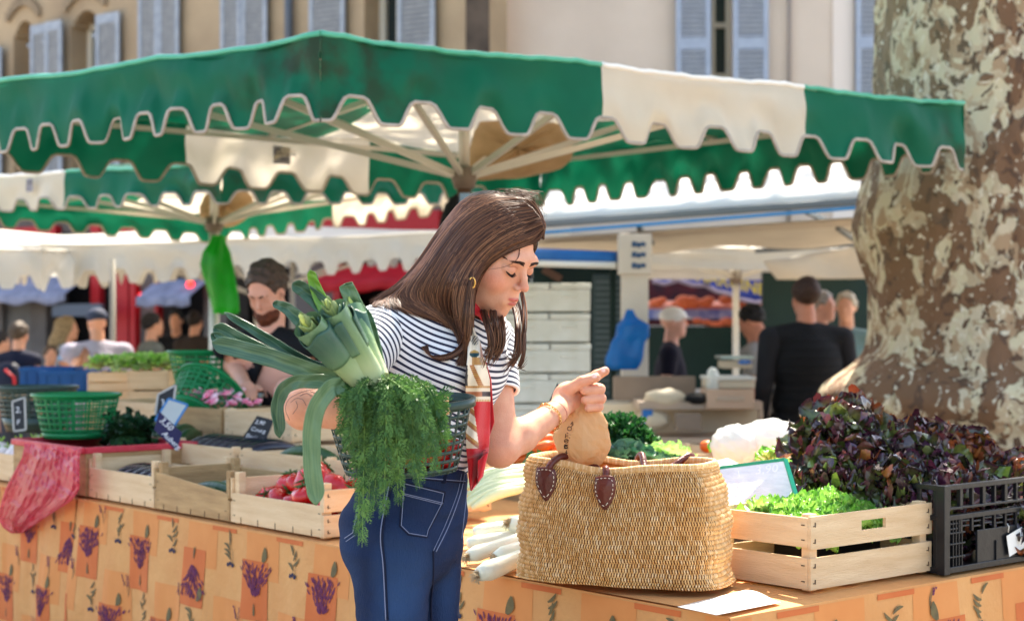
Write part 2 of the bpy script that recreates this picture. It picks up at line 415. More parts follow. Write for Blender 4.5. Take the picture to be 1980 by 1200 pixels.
# ================= plane tree =================
def bark_mat():
    m = bpy.data.materials.new('plane_bark'); m.use_nodes = True; nt = m.node_tree; N = nt.nodes; L = nt.links
    b = N['Principled BSDF']; b.inputs['Roughness'].default_value = .85
    tc = N.new('ShaderNodeTexCoord'); mp = N.new('ShaderNodeMapping'); mp.inputs['Scale'].default_value = (1.05, 1.05, .75); L.new(tc.outputs['Object'], mp.inputs[0])
    dn = N.new('ShaderNodeTexNoise'); dn.inputs['Scale'].default_value = 5; dn.inputs['Detail'].default_value = 4
    L.new(mp.outputs[0], dn.inputs['Vector'])
    va = N.new('ShaderNodeVectorMath'); va.operation = 'MULTIPLY_ADD'; va.inputs[1].default_value = (.22, .22, .22)
    L.new(dn.outputs['Color'], va.inputs[0]); L.new(mp.outputs[0], va.inputs[2])
    def flakes(scale, lo, hi, seed):
        n = N.new('ShaderNodeTexNoise'); n.inputs['Scale'].default_value = scale; n.inputs['Detail'].default_value = 3; n.inputs['Roughness'].default_value = .45
        o = N.new('ShaderNodeVectorMath'); o.operation = 'ADD'; o.inputs[1].default_value = (seed, seed*.7, -seed)
        L.new(va.outputs[0], o.inputs[0]); L.new(o.outputs[0], n.inputs['Vector'])
        r = N.new('ShaderNodeMapRange'); r.inputs[1].default_value = lo; r.inputs[2].default_value = hi; L.new(n.outputs[0], r.inputs[0])
        return r.outputs[0]
    def mix(f, a, bcol):
        x = N.new('ShaderNodeMix'); x.data_type = 'RGBA'; L.new(f, x.inputs[0])
        if isinstance(a, tuple): x.inputs[6].default_value = (*lin(a), 1)
        else: L.new(a, x.inputs[6])
        if isinstance(bcol, tuple): x.inputs[7].default_value = (*lin(bcol), 1)
        else: L.new(bcol, x.inputs[7])
        return x.outputs[2]
    c = mix(flakes(5, .42, .6, 1), (206, 188, 158), (182, 162, 132))
    c = mix(flakes(12, .5, .52, 4), c, (172, 142, 110))
    c = mix(flakes(15, .535, .55, 9), c, (206, 192, 158))
    f1 = flakes(6, .51, .525, 15); f2 = flakes(20, .6, .615, 21)
    c = mix(f1, c, (122, 88, 62))
    c = mix(f2, c, (96, 70, 52))
    c = mix(flakes(30, .62, .655, 27), c, (222, 210, 184))
    # greener high on the left side
    sx = N.new('ShaderNodeSeparateXYZ'); L.new(tc.outputs['Object'], sx.inputs[0])
    r = N.new('ShaderNodeMapRange'); r.inputs[1].default_value = 1.4; r.inputs[2].default_value = 2.6; r.inputs[4].default_value = .18; L.new(sx.outputs[2], r.inputs[0])
    r2 = N.new('ShaderNodeMapRange'); r2.inputs[1].default_value = -.05; r2.inputs[2].default_value = -.5; L.new(sx.outputs[0], r2.inputs[0])
    mu = N.new('ShaderNodeMath'); mu.operation = 'MULTIPLY'; L.new(r.outputs[0], mu.inputs[0]); L.new(r2.outputs[0], mu.inputs[1])
    c = mix(mu.outputs[0], c, (150, 172, 130))
    L.new(c, b.inputs['Base Color'])
    bn = N.new('ShaderNodeTexNoise'); bn.inputs['Scale'].default_value = 9; bn.inputs['Detail'].default_value = 8; L.new(va.outputs[0], bn.inputs['Vector'])
    bp = N.new('ShaderNodeBump'); bp.inputs['Strength'].default_value = .8; bp.inputs['Distance'].default_value = .04
    ad = N.new('ShaderNodeMath'); ad.operation = 'ADD'; L.new(f1, ad.inputs[0]); L.new(f2, ad.inputs[1]); a2 = N.new('ShaderNodeMath'); a2.operation = 'MULTIPLY_ADD'; a2.inputs[1].default_value = .55; L.new(ad.outputs[0], a2.inputs[0]); L.new(bn.outputs[0], a2.inputs[2])
    L.new(a2.outputs[0], bp.inputs['Height']); L.new(bp.outputs[0], b.inputs['Normal'])
    return m
BARK = bark_mat()
TC = Vector((2.52, 8.45, 0))
tree = thing('plane_tree', 'thick plane tree with flaking brown and cream bark', 'tree', TC)
def trunk_r(a, z):
    # left outline traced: flares below 1.6 m, knob at 1.0 m
    base = .60+.24*math.exp(-max(z, 0)/.60)+.13*math.exp(-((z-.98)/.16)**2)*(1+math.cos(a-math.pi))
    base += .10*math.exp(-((z-1.9)/.3)**2)*max(0, math.cos(a-math.pi*1.02))**2
    base -= .045*max(0, z-2.1)
    base += .06*math.exp(-max(z-.2, 0)/.5)*math.cos(5*a+.6)
    for (a0, z0, h, w) in ((4.35, 1.25, .045, .1), (4.75, 2.6, .04, .1), (4.1, 1.9, .03, .09), (3.8, 2.8, .035, .11), (5.1, 1.6, .03, .12)):
        da = (a-a0+math.pi) % (2*math.pi)-math.pi; rr = math.hypot(da*.6, z-z0)
        base += h*math.exp(-(rr/w)**2)-h*.8*math.exp(-(rr/(w*.35))**2)
    return base+.014*sm_noise(a*6, z*7, 0, 2)+.007*sm_noise(a*17, z*15, 0, 5)
tk = MB()
def trf(u, v):
    a = u*2*math.pi; z = -.05+v*4.6; r = trunk_r(a, z)
    return TC+Vector((r*math.cos(a)+.03*math.sin(z*1.1)+max(0, z-3)*.05, r*math.sin(a), z))
tk.grid(trf, 200, 260, closeu=True)
for (ang, el, L_, r0) in ((190, 38, 5, .28), (250, 30, 5.5, .26), (330, 42, 5, .27), (60, 40, 5, .3), (130, 48, 5, .26), (20, 75, 5, .3)):
    p = TC+Vector((.05, 0, 4.2)); pts = []; rs = []
    for k in range(9):
        t = k/8; pts.append(p+Vector((math.cos(R(ang))*L_*t*math.cos(R(el)), math.sin(R(ang))*L_*t*math.cos(R(el)), L_*t*math.sin(R(el))+.3*math.sin(t*5)))); rs.append(r0*(1-t*.75))
    tk.tube(pts, rs, 12)
tk.build('trunk', BARK, tree)
leafm = M('plane_leaf', (88, 118, 44), .5, (60, 92, 32), 3, .5, trans=.35)
cr = MB(); rs_ = random.Random(3)
def leafcard(mb, c, s, r_):
    n = Vector((r_.gauss(0, .6), r_.gauss(0, .6), 1)).normalized(); x = n.orthogonal().normalized(); x = Matrix.Rotation(r_.random()*6.28, 3, n)@x; y = n.cross(x)
    mb.add([c-x*s*.5, c-x*s*.25+y*s*.5, c+x*s*.1+y*s*.28, c+x*s*.55, c+x*s*.1-y*s*.28, c-x*s*.25-y*s*.5], [(0, 5, 4, 3, 2, 1)])
clumps = []
for k in range(330):
    a = rs_.random()*6.28; rr = 7.2*math.sqrt(rs_.random()); z = 5.4+rs_.random()*3.2+(1-(rr/7.2)**2)*1.6
    c = TC+Vector((rr*math.cos(a), rr*math.sin(a), z)); clumps.append(c)
def shade_over(px, py, d, zc, rad, n):
    """adds unseen leaf clumps between the sun and that spot to shade it"""
    p = W(px, py, d); t = (zc-p.z)/SUND.z; q = p+SUND*t
    for _ in range(n):
        clumps.append(q+Vector((rs_.gauss(0, rad), rs_.gauss(0, rad), rs_.gauss(0, .25))))
SHADE = [(930, 500, 3.1, 5.6, .30, 16), (850, 760, 3.0, 5.5, .30, 16), (800, 1050, 3.0, 5.4, .32, 14), (1150, 950, 3.45, 5.6, .30, 12),
         (560, 980, 4.4, 5.4, .5, 18), (250, 980, 5.0, 5.6, .5, 14), (1000, 1000, 3.6, 5.3, .25, 8), (700, 640, 2.9, 5.7, .25, 8)]
for s_ in SHADE: shade_over(*s_)
SUNNY = [(1500, 1000, 3.6, .5), (1460, 850, 4.7, .5), (1700, 900, 4.0, .55), (1900, 950, 4.0, .5), (1600, 1080, 3.4, .35), (1350, 1180, 3.1, .25), (640, 640, 2.8, .16), (600, 770, 2.7, .14), (130, 780, 6, .4), (460, 770, 6.2, .35)]
def sunlit(c):
    for (px, py, d, r_) in SUNNY:
        p = W(px, py, d); t = (c.z-p.z)/SUND.z; q = p+SUND*t
        if (q-c).length < r_+(.85 if px > 1300 else .45): return False
    return True
clumps = [c for c in clumps if sunlit(c)]  # unseen crown thinned where chosen spots are meant to catch sun
for c in clumps:
    for _ in range(46):
        leafcard(cr, c+Vector((rs_.gauss(0, .34), rs_.gauss(0, .34), rs_.gauss(0, .22))), rs_.uniform(.12, .22), rs_)
cr.build('unseen_crown', leafm, tree, smooth=False)
# ================= parasols =================
def fab(name, col, tr, col2=None, rough=.55, rnd=0): return M(name, col, rough, col2 or tuple(int(c*.88) for c in col), 5, .6, .35, 14, trans=tr, coat=.0)
G_FAB = M('green_canvas', (0, 112, 80), .5, (0, 94, 66), 4, .7, .25, 12, trans=.26, spec=.35)
def stain(m, pts):
    """old grime worked into the cloth round the given points"""
    nt = m.node_tree; N = nt.nodes; L = nt.links; b = N['Principled BSDF']; src = b.inputs['Base Color'].links[0].from_socket; g = N.new('ShaderNodeNewGeometry'); n = N.new('ShaderNodeTexNoise'); n.inputs['Scale'].default_value = 9; n.inputs['Detail'].default_value = 7; L.new(g.outputs['Position'], n.inputs['Vector'])
    for p, r_ in pts:
        d = N.new('ShaderNodeVectorMath'); d.operation = 'DISTANCE'; d.inputs[1].default_value = p; L.new(g.outputs['Position'], d.inputs[0]); q = N.new('ShaderNodeMapRange'); q.inputs[1].default_value = r_; q.inputs[2].default_value = r_*.25; L.new(d.outputs['Value'], q.inputs[0])
        r2 = N.new('ShaderNodeMapRange'); r2.inputs[1].default_value = .40; r2.inputs[2].default_value = .62; L.new(n.outputs[0], r2.inputs[0]); mu = N.new('ShaderNodeMath'); mu.operation = 'MULTIPLY'; L.new(q.outputs[0], mu.inputs[0]); L.new(r2.outputs[0], mu.inputs[1])
        x = N.new('ShaderNodeMix'); x.data_type = 'RGBA'; L.new(mu.outputs[0], x.inputs[0]); L.new(src, x.inputs[6]); x.inputs[7].default_value = (*lin((44, 62, 40)), 1); src = x.outputs[2]
    L.new(src, b.inputs['Base Color'])
stain(G_FAB, [((-.68, 5.67, 2.25), .62), ((-1.65, 9.0, 2.15), .5), ((2.1, 7.4, 2.2), .25)])
C_FAB = M('cream_canvas', (236, 226, 208), .6, (224, 211, 188), 4, .7, .3, 12, trans=.38)
W_FAB = M('offwhite_canvas', (226, 220, 208), .6, (208, 200, 186), 3, .7, .2, 12, trans=.3)
TRIM = M('grey_binding', (196, 182, 166), .7, (160, 146, 130), 20, .5)
ALU = M('aluminium', (205, 198, 186), .42, metal=.35)
WOODP = M('brown_pole', (126, 96, 78), .5, (96, 72, 58), 6, .5)

LIT_RIM = {'green_canvas': M('green_canvas_lit_rim', (96, 190, 158), .3, (70, 170, 136), 9, .6), 'cream_canvas': M('cream_canvas_lit_rim', (248, 244, 234), .4)}  # paler copies of the cloth: sun glint on the top edge, put into the colour
def parasol(name, label, corners, zb, hv, sides, ztop, apex, nlobes, hub=None, poler=.024, frame=True, group=None, drop=.30, trim=True, seed=1, wave=.018, roofbands=None, rmat=None, flutter=0, narrow=.5):
    """corners: 4 plan points (near, right, far, left); zb: height of the lowest scallops per corner; sides: colour bands per side"""
    C_ = [Vector((c[0], c[1], 0)) for c in corners]; cen = sum(C_, Vector())/4
    P_ = Vector((hub.x, hub.y, 0)) if hub else cen
    root = thing(name, label, 'parasol', P_, group=group)
    def edge(i, s): return C_[i].lerp(C_[(i+1) % 4], s)
    def zbot(i, s): return zb[i]*(1-s)+zb[(i+1) % 4]*s
    for i in range(4):
        L = (C_[(i+1) % 4]-C_[i]).length; nl = nlobes[i]; dirv = (C_[(i+1) % 4]-C_[i]).normalized(); nrm = Vector((dirv.y, -dirv.x, 0))
        if nrm.dot(C_[i]-cen) < 0: nrm = -nrm
        def prof(s):                              # how far the hem is lifted at s: 0 in a lobe, 1 in a gap
            t = (s*nl) % 1.0; t = abs(t-.5)*2      # 1 at a lobe centre (corner = lobe), 0 in the gap
            x = (t-.24)/.50; x = min(1, max(0, x)); return 1-x*x*(3-2*x)*(.78+.22*math.sqrt(max(0, 1-((1-t)/.76)**2)))
        def fn(s, v, i=i, nrm=nrm, L=L):
            top = zbot(i, s)+hv+.02*math.sin(s*math.pi*3)*0; sag = -.05*hv*math.sin(math.pi*((s*3) % 1.0))
            lo = zbot(i, s)+prof(s)*hv*drop+flutter*math.sin(s*L*7+seed)
            z = top+sag+(lo-top-sag)*v
            off = wave*math.sin(s*L*9+seed*2+v)*v+wave*.8*math.sin(s*L*23+seed)*v*v+.02*v+.012*sm_noise(s*L*6, v*2, 0, seed)*v
            fadec = min(1, min(s, 1-s)*L*6); off *= fadec; off += wave*.9*math.sin(min(s, 1-s)*L*16+v*4+seed)*math.exp(-min(s, 1-s)*L*1.6)*min(1, min(s, 1-s)*L*9)+.012*sm_noise(s*L*3-v*3, v*3, 0, seed+4)
            p = edge(i, s)+nrm*off; return Vector((p.x, p.y, z))
        for (s0, s1, mt) in sides[i]:
            n = max(8, int(nl*16*(s1-s0))); b = MB()
            b.grid(lambda u, v: fn(s0+(s1-s0)*u, v), n, 12)
            b.tube([fn(s0+(s1-s0)*q/40, 0)+Vector((0, 0, .002+.004*sm_noise(q*.9, i, 0, seed))) for q in range(41)], .011, 8, m=1); b.build('valance', [mt, LIT_RIM.get(mt.name, mt)], root)
        if trim:
            b = MB(); n = nl*18; vs = []; fs = []
            for k in range(n+1):
                s = k/n; p = fn(s, 1); ds = .0012; q0 = fn(max(0, s-ds), 1); q1 = fn(min(1, s+ds), 1); tt = (q1-q0); tt.z += 0
                tn = tt.normalized() if tt.length > 0 else dirv; up = nrm.cross(tn); up = up if up.z > 0 else -up
                w_ = .011
                vs += [p+up*w_+nrm*.003, p-up*.003+nrm*.004, p-up*.003-nrm*.004, p+up*w_-nrm*.003]
            for k in range(n):
                a = k*4; fs += [(a+j, a+(j+1) % 4, a+4+(j+1) % 4, a+4+j) for j in range(4)]
            b.add(vs, fs); b.build('hem_binding', TRIM, root)
        # roof panel of this side
        ap = Vector((cen.x, cen.y, apex)); bands = roofbands or [(0, 1, G_FAB)]
        mats = [x[2] for x in bands]
        def rf(u, v, i=i):
            e = edge(i, u); sg = -.05*hv*math.sin(math.pi*((u*3) % 1.0))*(1-v); e = Vector((e.x, e.y, zbot(i, u)+hv+sg))
            p = e.lerp(ap, v); p.z -= .12*math.sin(math.pi*v)*(1-v)*.6+.02*abs(math.sin(u*math.pi*3))*(1-v); return p
        ax = (C_[1]-C_[0]); al = ax.length; ax = ax.normalized()
        def mf(u, v, i=i):
            p = edge(i, u).lerp(cen, v); s = (p-C_[0]).dot(ax)/al
            for k, (a, c, _) in enumerate(bands):
                if a <= s < c: return k
            return 0
        b = MB(); b.grid(rf, 36, 16, matfn=mf); b.build('roof_panel', mats, root)
    if frame:
        b = MB(); hz = hub.z if hub else min(zb)-.02; h0 = Vector((P_.x, P_.y, hz)); top = Vector((P_.x, P_.y, apex-.06))
        pl = MB(); pl.tube([(P_.x, P_.y, 0), (P_.x, P_.y, hz+.02)], poler*1.25, 14); pl.build('pole', WOODP if hub and seed == 1 else ALU, root)
        pu = MB(); pu.tube([(P_.x, P_.y, hz-.05), top], poler, 12)
        pu.build('upper_pole', ALU, root)
        hb = MB(); hb.tube([h0-Vector((0, 0, .05)), h0-Vector((0, 0, .01)), h0+Vector((0, 0, .05))], [poler*1.7, poler*2.3, poler*2.1], 14); hb.build('hub', M('hub_grey', (120, 104, 92), .5), root)
        for i in range(4):
            for s in (0, .5):
                e = edge(i, s); ez = zbot(i, s)+hv-.035; E_ = Vector((e.x, e.y, ez)); E_ = E_.lerp(Vector((P_.x, P_.y, ez)), .04)
                rb = MB(); rb.beam(top, E_, .022, .03); rb.build('rib', ALU, root, smooth=False)
                mid = top.lerp(E_, .62 if s == 0 else .66)-Vector((0, 0, .02)); rb = MB(); rb.beam(h0, mid, .02, .028); rb.build('strut', ALU, root, smooth=False)
        for i in range(4):
            pr_ = MB(); a = edge(i, 0).lerp(cen, .05); c = edge(i, 1).lerp(cen, .05)
            pr_.beam(Vector((a.x, a.y, zb[i]+hv-.06)), Vector((c.x, c.y, zb[(i+1) % 4]+hv-.06)), .02, .025); pr_.build('edge_bar', ALU, root, smooth=False)
    return root, fn
c1 = [(-.685, 5.67), (2.115, 7.40), (.17, 9.56), (-2.83, 7.31)]
zq = [2.07, 2.07, 2.07, 2.09]
PAR1, _ = parasol('market_parasol', 'large green parasol with one cream panel, scalloped valance, over the stall', c1, zq, .315,
    [[(0, .37, G_FAB), (.37, .70, C_FAB), (.70, 1, G_FAB)], [(0, 1, G_FAB)], [(0, .32, G_FAB), (.32, .618, C_FAB), (.618, 1, G_FAB)], [(0, 1, G_FAB)]],
    2.4, 2.60, [12, 14, 12, 13], hub=Vector((-.222, 7.35, 2.03)), roofbands=[(0, .37, G_FAB), (.37, .70, C_FAB), (.70, 1.01, G_FAB)], seed=1, poler=.026)
c2 = [(-1.65, 9.0), (.035, 10.6), (-2.47, 12.8), (-4.61, 11.2)]
PAR2, _ = parasol('market_parasol', 'smaller green and cream parasol farther back, with a lime green bag hung on its pole', c2, [2.04, 2.16, 2.03, 2.13], .24,
    [[(0, 1, G_FAB)], [(0, .55, C_FAB), (.55, 1, G_FAB)], [(0, 1, G_FAB)], [(0, .62, C_FAB), (.62, 1, G_FAB)]],
    2.4, 2.52, [9, 15, 10, 13], hub=Vector((-2.07, 11.0, 2.06)), roofbands=[(0, .5, G_FAB), (.5, 1.01, C_FAB)], seed=3, poler=.03)
# labels sewn on the cream valances
lb = MB(); o = W(527, 284, 8.72); ux = Vector((.79, .61, 0)).normalized(); 
# ================= the stall table and its printed cloth =================
TZ = .75
C0 = Vector((.4365, 3.143, 0)); Ua = Vector((-.650, .760, 0)).normalized(); Ub = Vector((.760, .650, 0)).normalized()
def T(s, t, z=TZ): p = C0+Ua*s+Ub*t; return Vector((p.x, p.y, z))
def st_of(p): q = Vector(p)-C0; return q.dot(Ua), q.dot(Ub)
def at_z(px, py, z):
    """point of the horizontal plane z seen at a photo pixel"""
    d = F*(HC-z)/(py-CY); return W(px, py, d)
AB = math.atan2(Ua.y, Ua.x)                     # heading of the left run
tbl = thing('stall_table', 'long corner stall table hidden under orange lavender print cloth', 'table', T(0, 0, 0))
b = MB()
b.grid(lambda u, v: T(u*5.6, v*1.1, TZ-.012), 30, 6); b.grid(lambda u, v: T(v*1.3, 1.1+u*2.6, TZ-.012), 12, 6)
b.build('tabletop', M('table_wood', (120, 96, 70), .7), tbl, solid=.02)
for (s_, t_) in ((.12, .12), (2.6, .12), (5.3, .12), (.12, 3.5), (1.2, 1.1), (2.6, 1.0), (5.3, 1.0)):
    b = MB(); b.beam(T(s_, t_, 0), T(s_, t_, TZ-.03), .04, .04); b.build('leg', M('table_wood'), tbl, smooth=False)
OR = [lin(c) for c in ((228, 176, 120), (232, 156, 88), (222, 128, 66), (214, 112, 72))]
cl_base = M('cloth_ochre', (224, 166, 104), .75, (206, 136, 78), 7, .9, .45, 28)
cl_o1 = M('cloth_orange_pale', (224, 148, 84), .75, (212, 130, 70), 12, .9)
cl_o2 = M('cloth_orange', (214, 118, 62), .75, (198, 98, 50), 12, .9)
cl_pu = M('cloth_lavender', (118, 52, 84), .75, (92, 34, 68), 60, .4)
cl_ol = M('cloth_olive', (96, 84, 58), .75, (120, 104, 66), 60, .4)
cl_na = M('cloth_berry', (40, 40, 66), .7)
CLM = [cl_base, cl_o1, cl_o2, cl_pu, cl_ol, cl_na]
def cloth(name, label, seg, seed, zlo=.03, lap=1.08, lz=0):
    """seg: surface function (x along, z) -> point hanging beside the table edge; includes the lap on the tabletop"""
    fn, L = seg; b = MB()
    b.grid(lambda u, v: fn(u*L, TZ+.003-v*(TZ-zlo)), int(L*60), 36, 0)
    b.grid(lambda u, v: fn(u*L, TZ+.003)+(LAP(u*L, fn)*v*lap)+Vector((0, 0, lz*min(1, v*8))), int(L*30), 8, 0)
    r = random.Random(seed)
    def P(x, z, k=1.2): # print lies a hair in front of the cloth
        z = min(z, TZ-.002); p = fn(x, z); n = (fn(x+.002, z)-fn(x-.002, z)).cross(Vector((0, 0, 1))); n.normalize()
        if n.y > 0: n = -n
        return p+n*.0009*k
    def quad(x0, z0, x1, z1, m, k):
        x0 = max(0, x0); x1 = min(L, x1); z1 = min(z1, TZ-.001); z0 = max(z0, zlo)
        if x1-x0 < .005 or z1-z0 < .005: return
        nx = max(2, int((x1-x0)/.012)); nz = max(2, int((z1-z0)/.02))
        b.grid(lambda u, v: P(x0+(x1-x0)*u, z0+(z1-z0)*v, k), nx, nz, m)
    def stroke(x, z, dx, dz, w, m, bend=0, k=3):
        n = 4; pts = []
        for i in range(n+1):
            t = i/n; ww = w*math.sin(math.pi*(.12+.8*t)); cx, cz = x+dx*t+bend*math.sin(math.pi*t)*(-dz), z+dz*t+bend*math.sin(math.pi*t)*dx
            l = math.hypot(dx, dz) or 1; pts.append((cx-dz/l*ww/2, cz+dx/l*ww/2)); pts.append((cx+dz/l*ww/2, cz-dx/l*ww/2))
        if any(q[0] < 0 or q[0] > L or q[1] > TZ-.001 or q[1] < zlo for q in pts): return
        b.add([P(q[0], q[1], k) for q in pts], [(2*i, 2*i+1, 2*i+3, 2*i+2) for i in range(n)], m)
    PX, PZ = .35, .38
    for ix in range(-1, int(L/PX)+2):
        for iz in range(-1, 4):
            x0 = ix*PX+(.18 if iz % 2 else 0)+r.uniform(-.01, .01); z0 = TZ-.10-iz*PZ*.62
            # pale square + small orange block + lavender bunch
            quad(x0-.10, z0-.03, x0+.07, z0+.13, 1, 1); 
            lx, lz = x0+.02, z0-.055; quad(lx-.065, lz-.095, lx+.07, lz+.075, 2, 2)
            up = 1 if (ix+iz) % 3 else -1
            for q in range(170):                    # flower spikes fanning out of the tied stem
                a = r.gauss(0, .42); l = r.uniform(.012, .100); cxx, czz = lx+math.sin(a)*l*1.0, lz-up*.05+up*(l+.01)
                stroke(cxx, czz, math.sin(a)*.016, up*.013, .0046, 3, k=3.2+q*.012)
            for q in range(7):
                a = r.gauss(0, .16); stroke(lx, lz-up*.045, math.sin(a)*.03, -up*.035, .004, 4, k=4.6)
            stroke(lx-.04, lz+.075*up, -.012, .042, .026, 4, .1, k=4.8)
            # olive sprig
            ox, oz = x0+.15+r.uniform(-.02, .02), z0+.03+r.uniform(-.02, .02)
            stroke(ox-.004, oz-.05, .012, .07, .002, 4, .2)
            for q in range(5): a = r.uniform(.3, 2.6); stroke(ox+.002*q, oz-.03+.014*q, math.cos(a)*.042, math.sin(a)*.030, .009, 4, .1, k=3.4+q*.1)
            for q in range(3): stroke(ox-.014+.013*q, oz-.05+.004*(q % 2), .005, .011, .015, 5, k=4.2+q*.1)
            # single lavender sprays
            sx, sz = x0+.12+r.uniform(-.03, .03), z0-.13+r.uniform(-.02, .02)
            for q in range(3):
                a = r.uniform(-.5, .5)+.25; stroke(sx, sz-.05, math.sin(a)*.05, .055, .0018, 4, .15)
                for w_ in range(6): stroke(sx+math.sin(a)*(.03+.005*w_)+r.uniform(-.003, .003), sz-.015+.006*w_, .005, .006, .0036, 3, k=3.4+w_*.08)
    o = b.build(name, CLM); tag(o, label, 'tablecloth')
    return o
def LAP(x, fn): return Ub if fn is not runB else Ua
def fold(x, z, seed):
    k = max(0, (TZ-z)); k = min(1, k/.35)
    return (.012*math.sin(x*9+seed)+.008*math.sin(x*23+seed*2+z*3)+.004*sm_noise(x*40, z*12, 0, seed))*k+.02*k
def runA(x, z): p = T(x, 0, z)-Ub*(.006+fold(x, z, 1)); return p
def runA2(x, z): p = T(2.93+x, 0, z)-Ub*(.012+fold(x+.3, z, 4)); return p
def runB(x, z): p = T(0, x-.012, z)-Ua*(.006+fold(x, z, 7)); return p
cloth('tablecloth', 'lavender print oilcloth hanging behind the woman, below tomato crate', (runA, 2.96), 3)
cloth('tablecloth', 'lavender print cloth at far left, below the pink bag', (runA2, 2.6), 5)
cloth('tablecloth', 'sunlit lavender print cloth hanging below the black crate', (runB, 3.4), 9, lz=.005)

# ================= wooden crates =================
wood = M('crate_wood', (234, 202, 160), .75, (214, 176, 132), 5, .45, .35, 40, stretch=(1, 1, 9), rnd=.08)
wood2 = M('crate_wood_weathered', (196, 158, 110), .8, (160, 124, 84), 6, .45, .4, 40, stretch=(1, 1, 7), rnd=.06)
staple = M('staple', (84, 62, 46), .6)
def crate(label, loc, rz, L=.44, D=.3, Hh=.15, boards=((.004, .07), (.085, .065)), end=None, group='wooden crates on the stall', mat=wood, slot=False, skew=0, posts=True, stap=True):
    """open slatted crate: long sides along local x (front = -y)"""
    end = end or boards; r = thing('wooden_crate', label, 'crate', loc, rz, group); t = .008
    for sy in (-1, 1):
        for (z, h) in boards:
            q = MB(); y = sy*(D/2-t/2)
            if skew and sy < 0:
                vs = []
                for yy in (y-t/2, y+t/2): vs += [Vector((-L/2, yy, z)), Vector((L/2, yy, z)), Vector((L/2, yy, z+h-skew)), Vector((-L/2, yy, z+h))]
                q.add(vs, [(0, 1, 2, 3), (7, 6, 5, 4), (0, 4, 5, 1), (1, 5, 6, 2), (2, 6, 7, 3), (3, 7, 4, 0)])
            else: q.box((0, y, z+h/2), (L, t, h))
            q.build('side_board', mat, r, smooth=False, local=True, bevel=.0012)
    for sx in (-1, 1):
        for k, (z, h) in enumerate(end):
            q = MB(); x = sx*(L/2+t/2+.001)
            if slot and k == len(end)-1:
                a, c = D*.2, .022; zz = z+h*.55
                q.box((x, -(D/4+a/4), z+h/2), (t, D/2-a/2, h)); q.box((x, (D/4+a/4), z+h/2), (t, D/2-a/2, h))
                q.box((x, 0, z+(h*.55-c/2)/2), (t, a, h*.55-c/2)); q.box((x, 0, z+h-(h*.45-c/2)/2), (t, a, h*.45-c/2))
                q.build('end_board', mat, r, smooth=False, local=True)
            else:
                q.box((x, 0, z+h/2), (t, D, h)); q.build('end_board', mat, r, smooth=False, local=True, bevel=.0012)
        for sy in (-1, 1):
            if posts:
                q = MB(); q.box((sx*(L/2-.012), sy*(D/2-t-.0125), Hh/2), (.024, .024, Hh)); q.build('corner_post', mat, r, smooth=False, local=True, bevel=.002)
    q = MB()
    for k in range(4): q.box((0, -D/2+.05+k*(D-.1)/3, .006), (L-.02, .055, .005))
    q.build('base_boards', mat, r, smooth=False, local=True)
    if stap:
        q = MB()
        for k in range(5): q.box((-L/2+.05+k*(L-.1)/4, -D/2-.0008, .013), (.0022, .0012, .018))
        for sx in (-1, 1):
            for (z, h) in boards:
                for v in (.25, .75): q.box((sx*(L/2-.012), -D/2-.0008, z+h*v), (.009, .0012, .0022)); q.box((sx*(L/2-.012), D/2+.0008, z+h*v), (.009, .0012, .0022))
            for (z, h) in end:
                for sy in (-1, 1):
                    for v in (.25, .75): q.box((sx*(L/2+t+.0018), sy*(D/2-.014), z+h*v), (.0012, .0025, .010)); q.box((sx*(L/2+t+.0018), sy*(D/2-.014)+.003, z+h*v-.003), (.0012, .007, .002))
        q.build('nail', staple, r, smooth=False, local=True)  # the crate's wire staples, all in one mesh
    return r
def crate_at(label, s, t, L=.44, D=.3, z=TZ+.008, turn=0, **k):
    """crate on the left run: long side along the table edge, its front-left... s,t = its centre"""
    p = T(s, t, z); return crate(label, p, AB+math.pi+turn, L, D, **k)
low = ((.004, .085),)
endA = ((.004, .06), (.072, .06))
tomato_crate = crate_at('new pale wooden crate full of red tomatoes, beside the leek leaf', 1.715, .165, .47, .30, Hh=.15, boards=low, end=endA)
cuke_crate = crate_at('weathered wooden crate with sloping front board holding dark cucumbers', 2.195, .165, .44, .30, Hh=.15, boards=((.004, .115),), skew=.035, end=endA, mat=wood2)
egg_crate = crate_at('wooden crate of aubergines beside the pink plastic bag', 2.66, .165, .44, .30, Hh=.15, boards=((.004, .098),), end=endA)
turnip_crate = crate_at('wooden crate of white turnips at the far left edge of the stall', 3.78, .2, .5, .34, Hh=.10, boards=((.004, .10),), end=((.004, .1),))
pink_crate = crate_at('wooden crate lined with a pink plastic bag, below the green basket', 3.20, .22, .58, .42, Hh=.16, boards=((.004, .15),), end=((.004, .15),), mat=wood2)
cr2 = [(2.28, .52, .44, 'wooden crate behind the tomato crate, holding one cucumber'), (2.78, .52, .46, 'wooden crate of dark aubergines below the navy price sign'),
       (3.30, .60, .46, 'wooden crate of courgettes behind the aubergine crates'), (1.78, .52, .44, 'wooden crate hidden behind the tomato crate')]
backrow = []
for s_, t_, L_, lab in cr2: backrow.append(crate_at(lab, s_, t_, L_, .30, z=TZ+.03, Hh=.15, boards=((.004, .06), (.075, .07)), end=endA))
stk = []
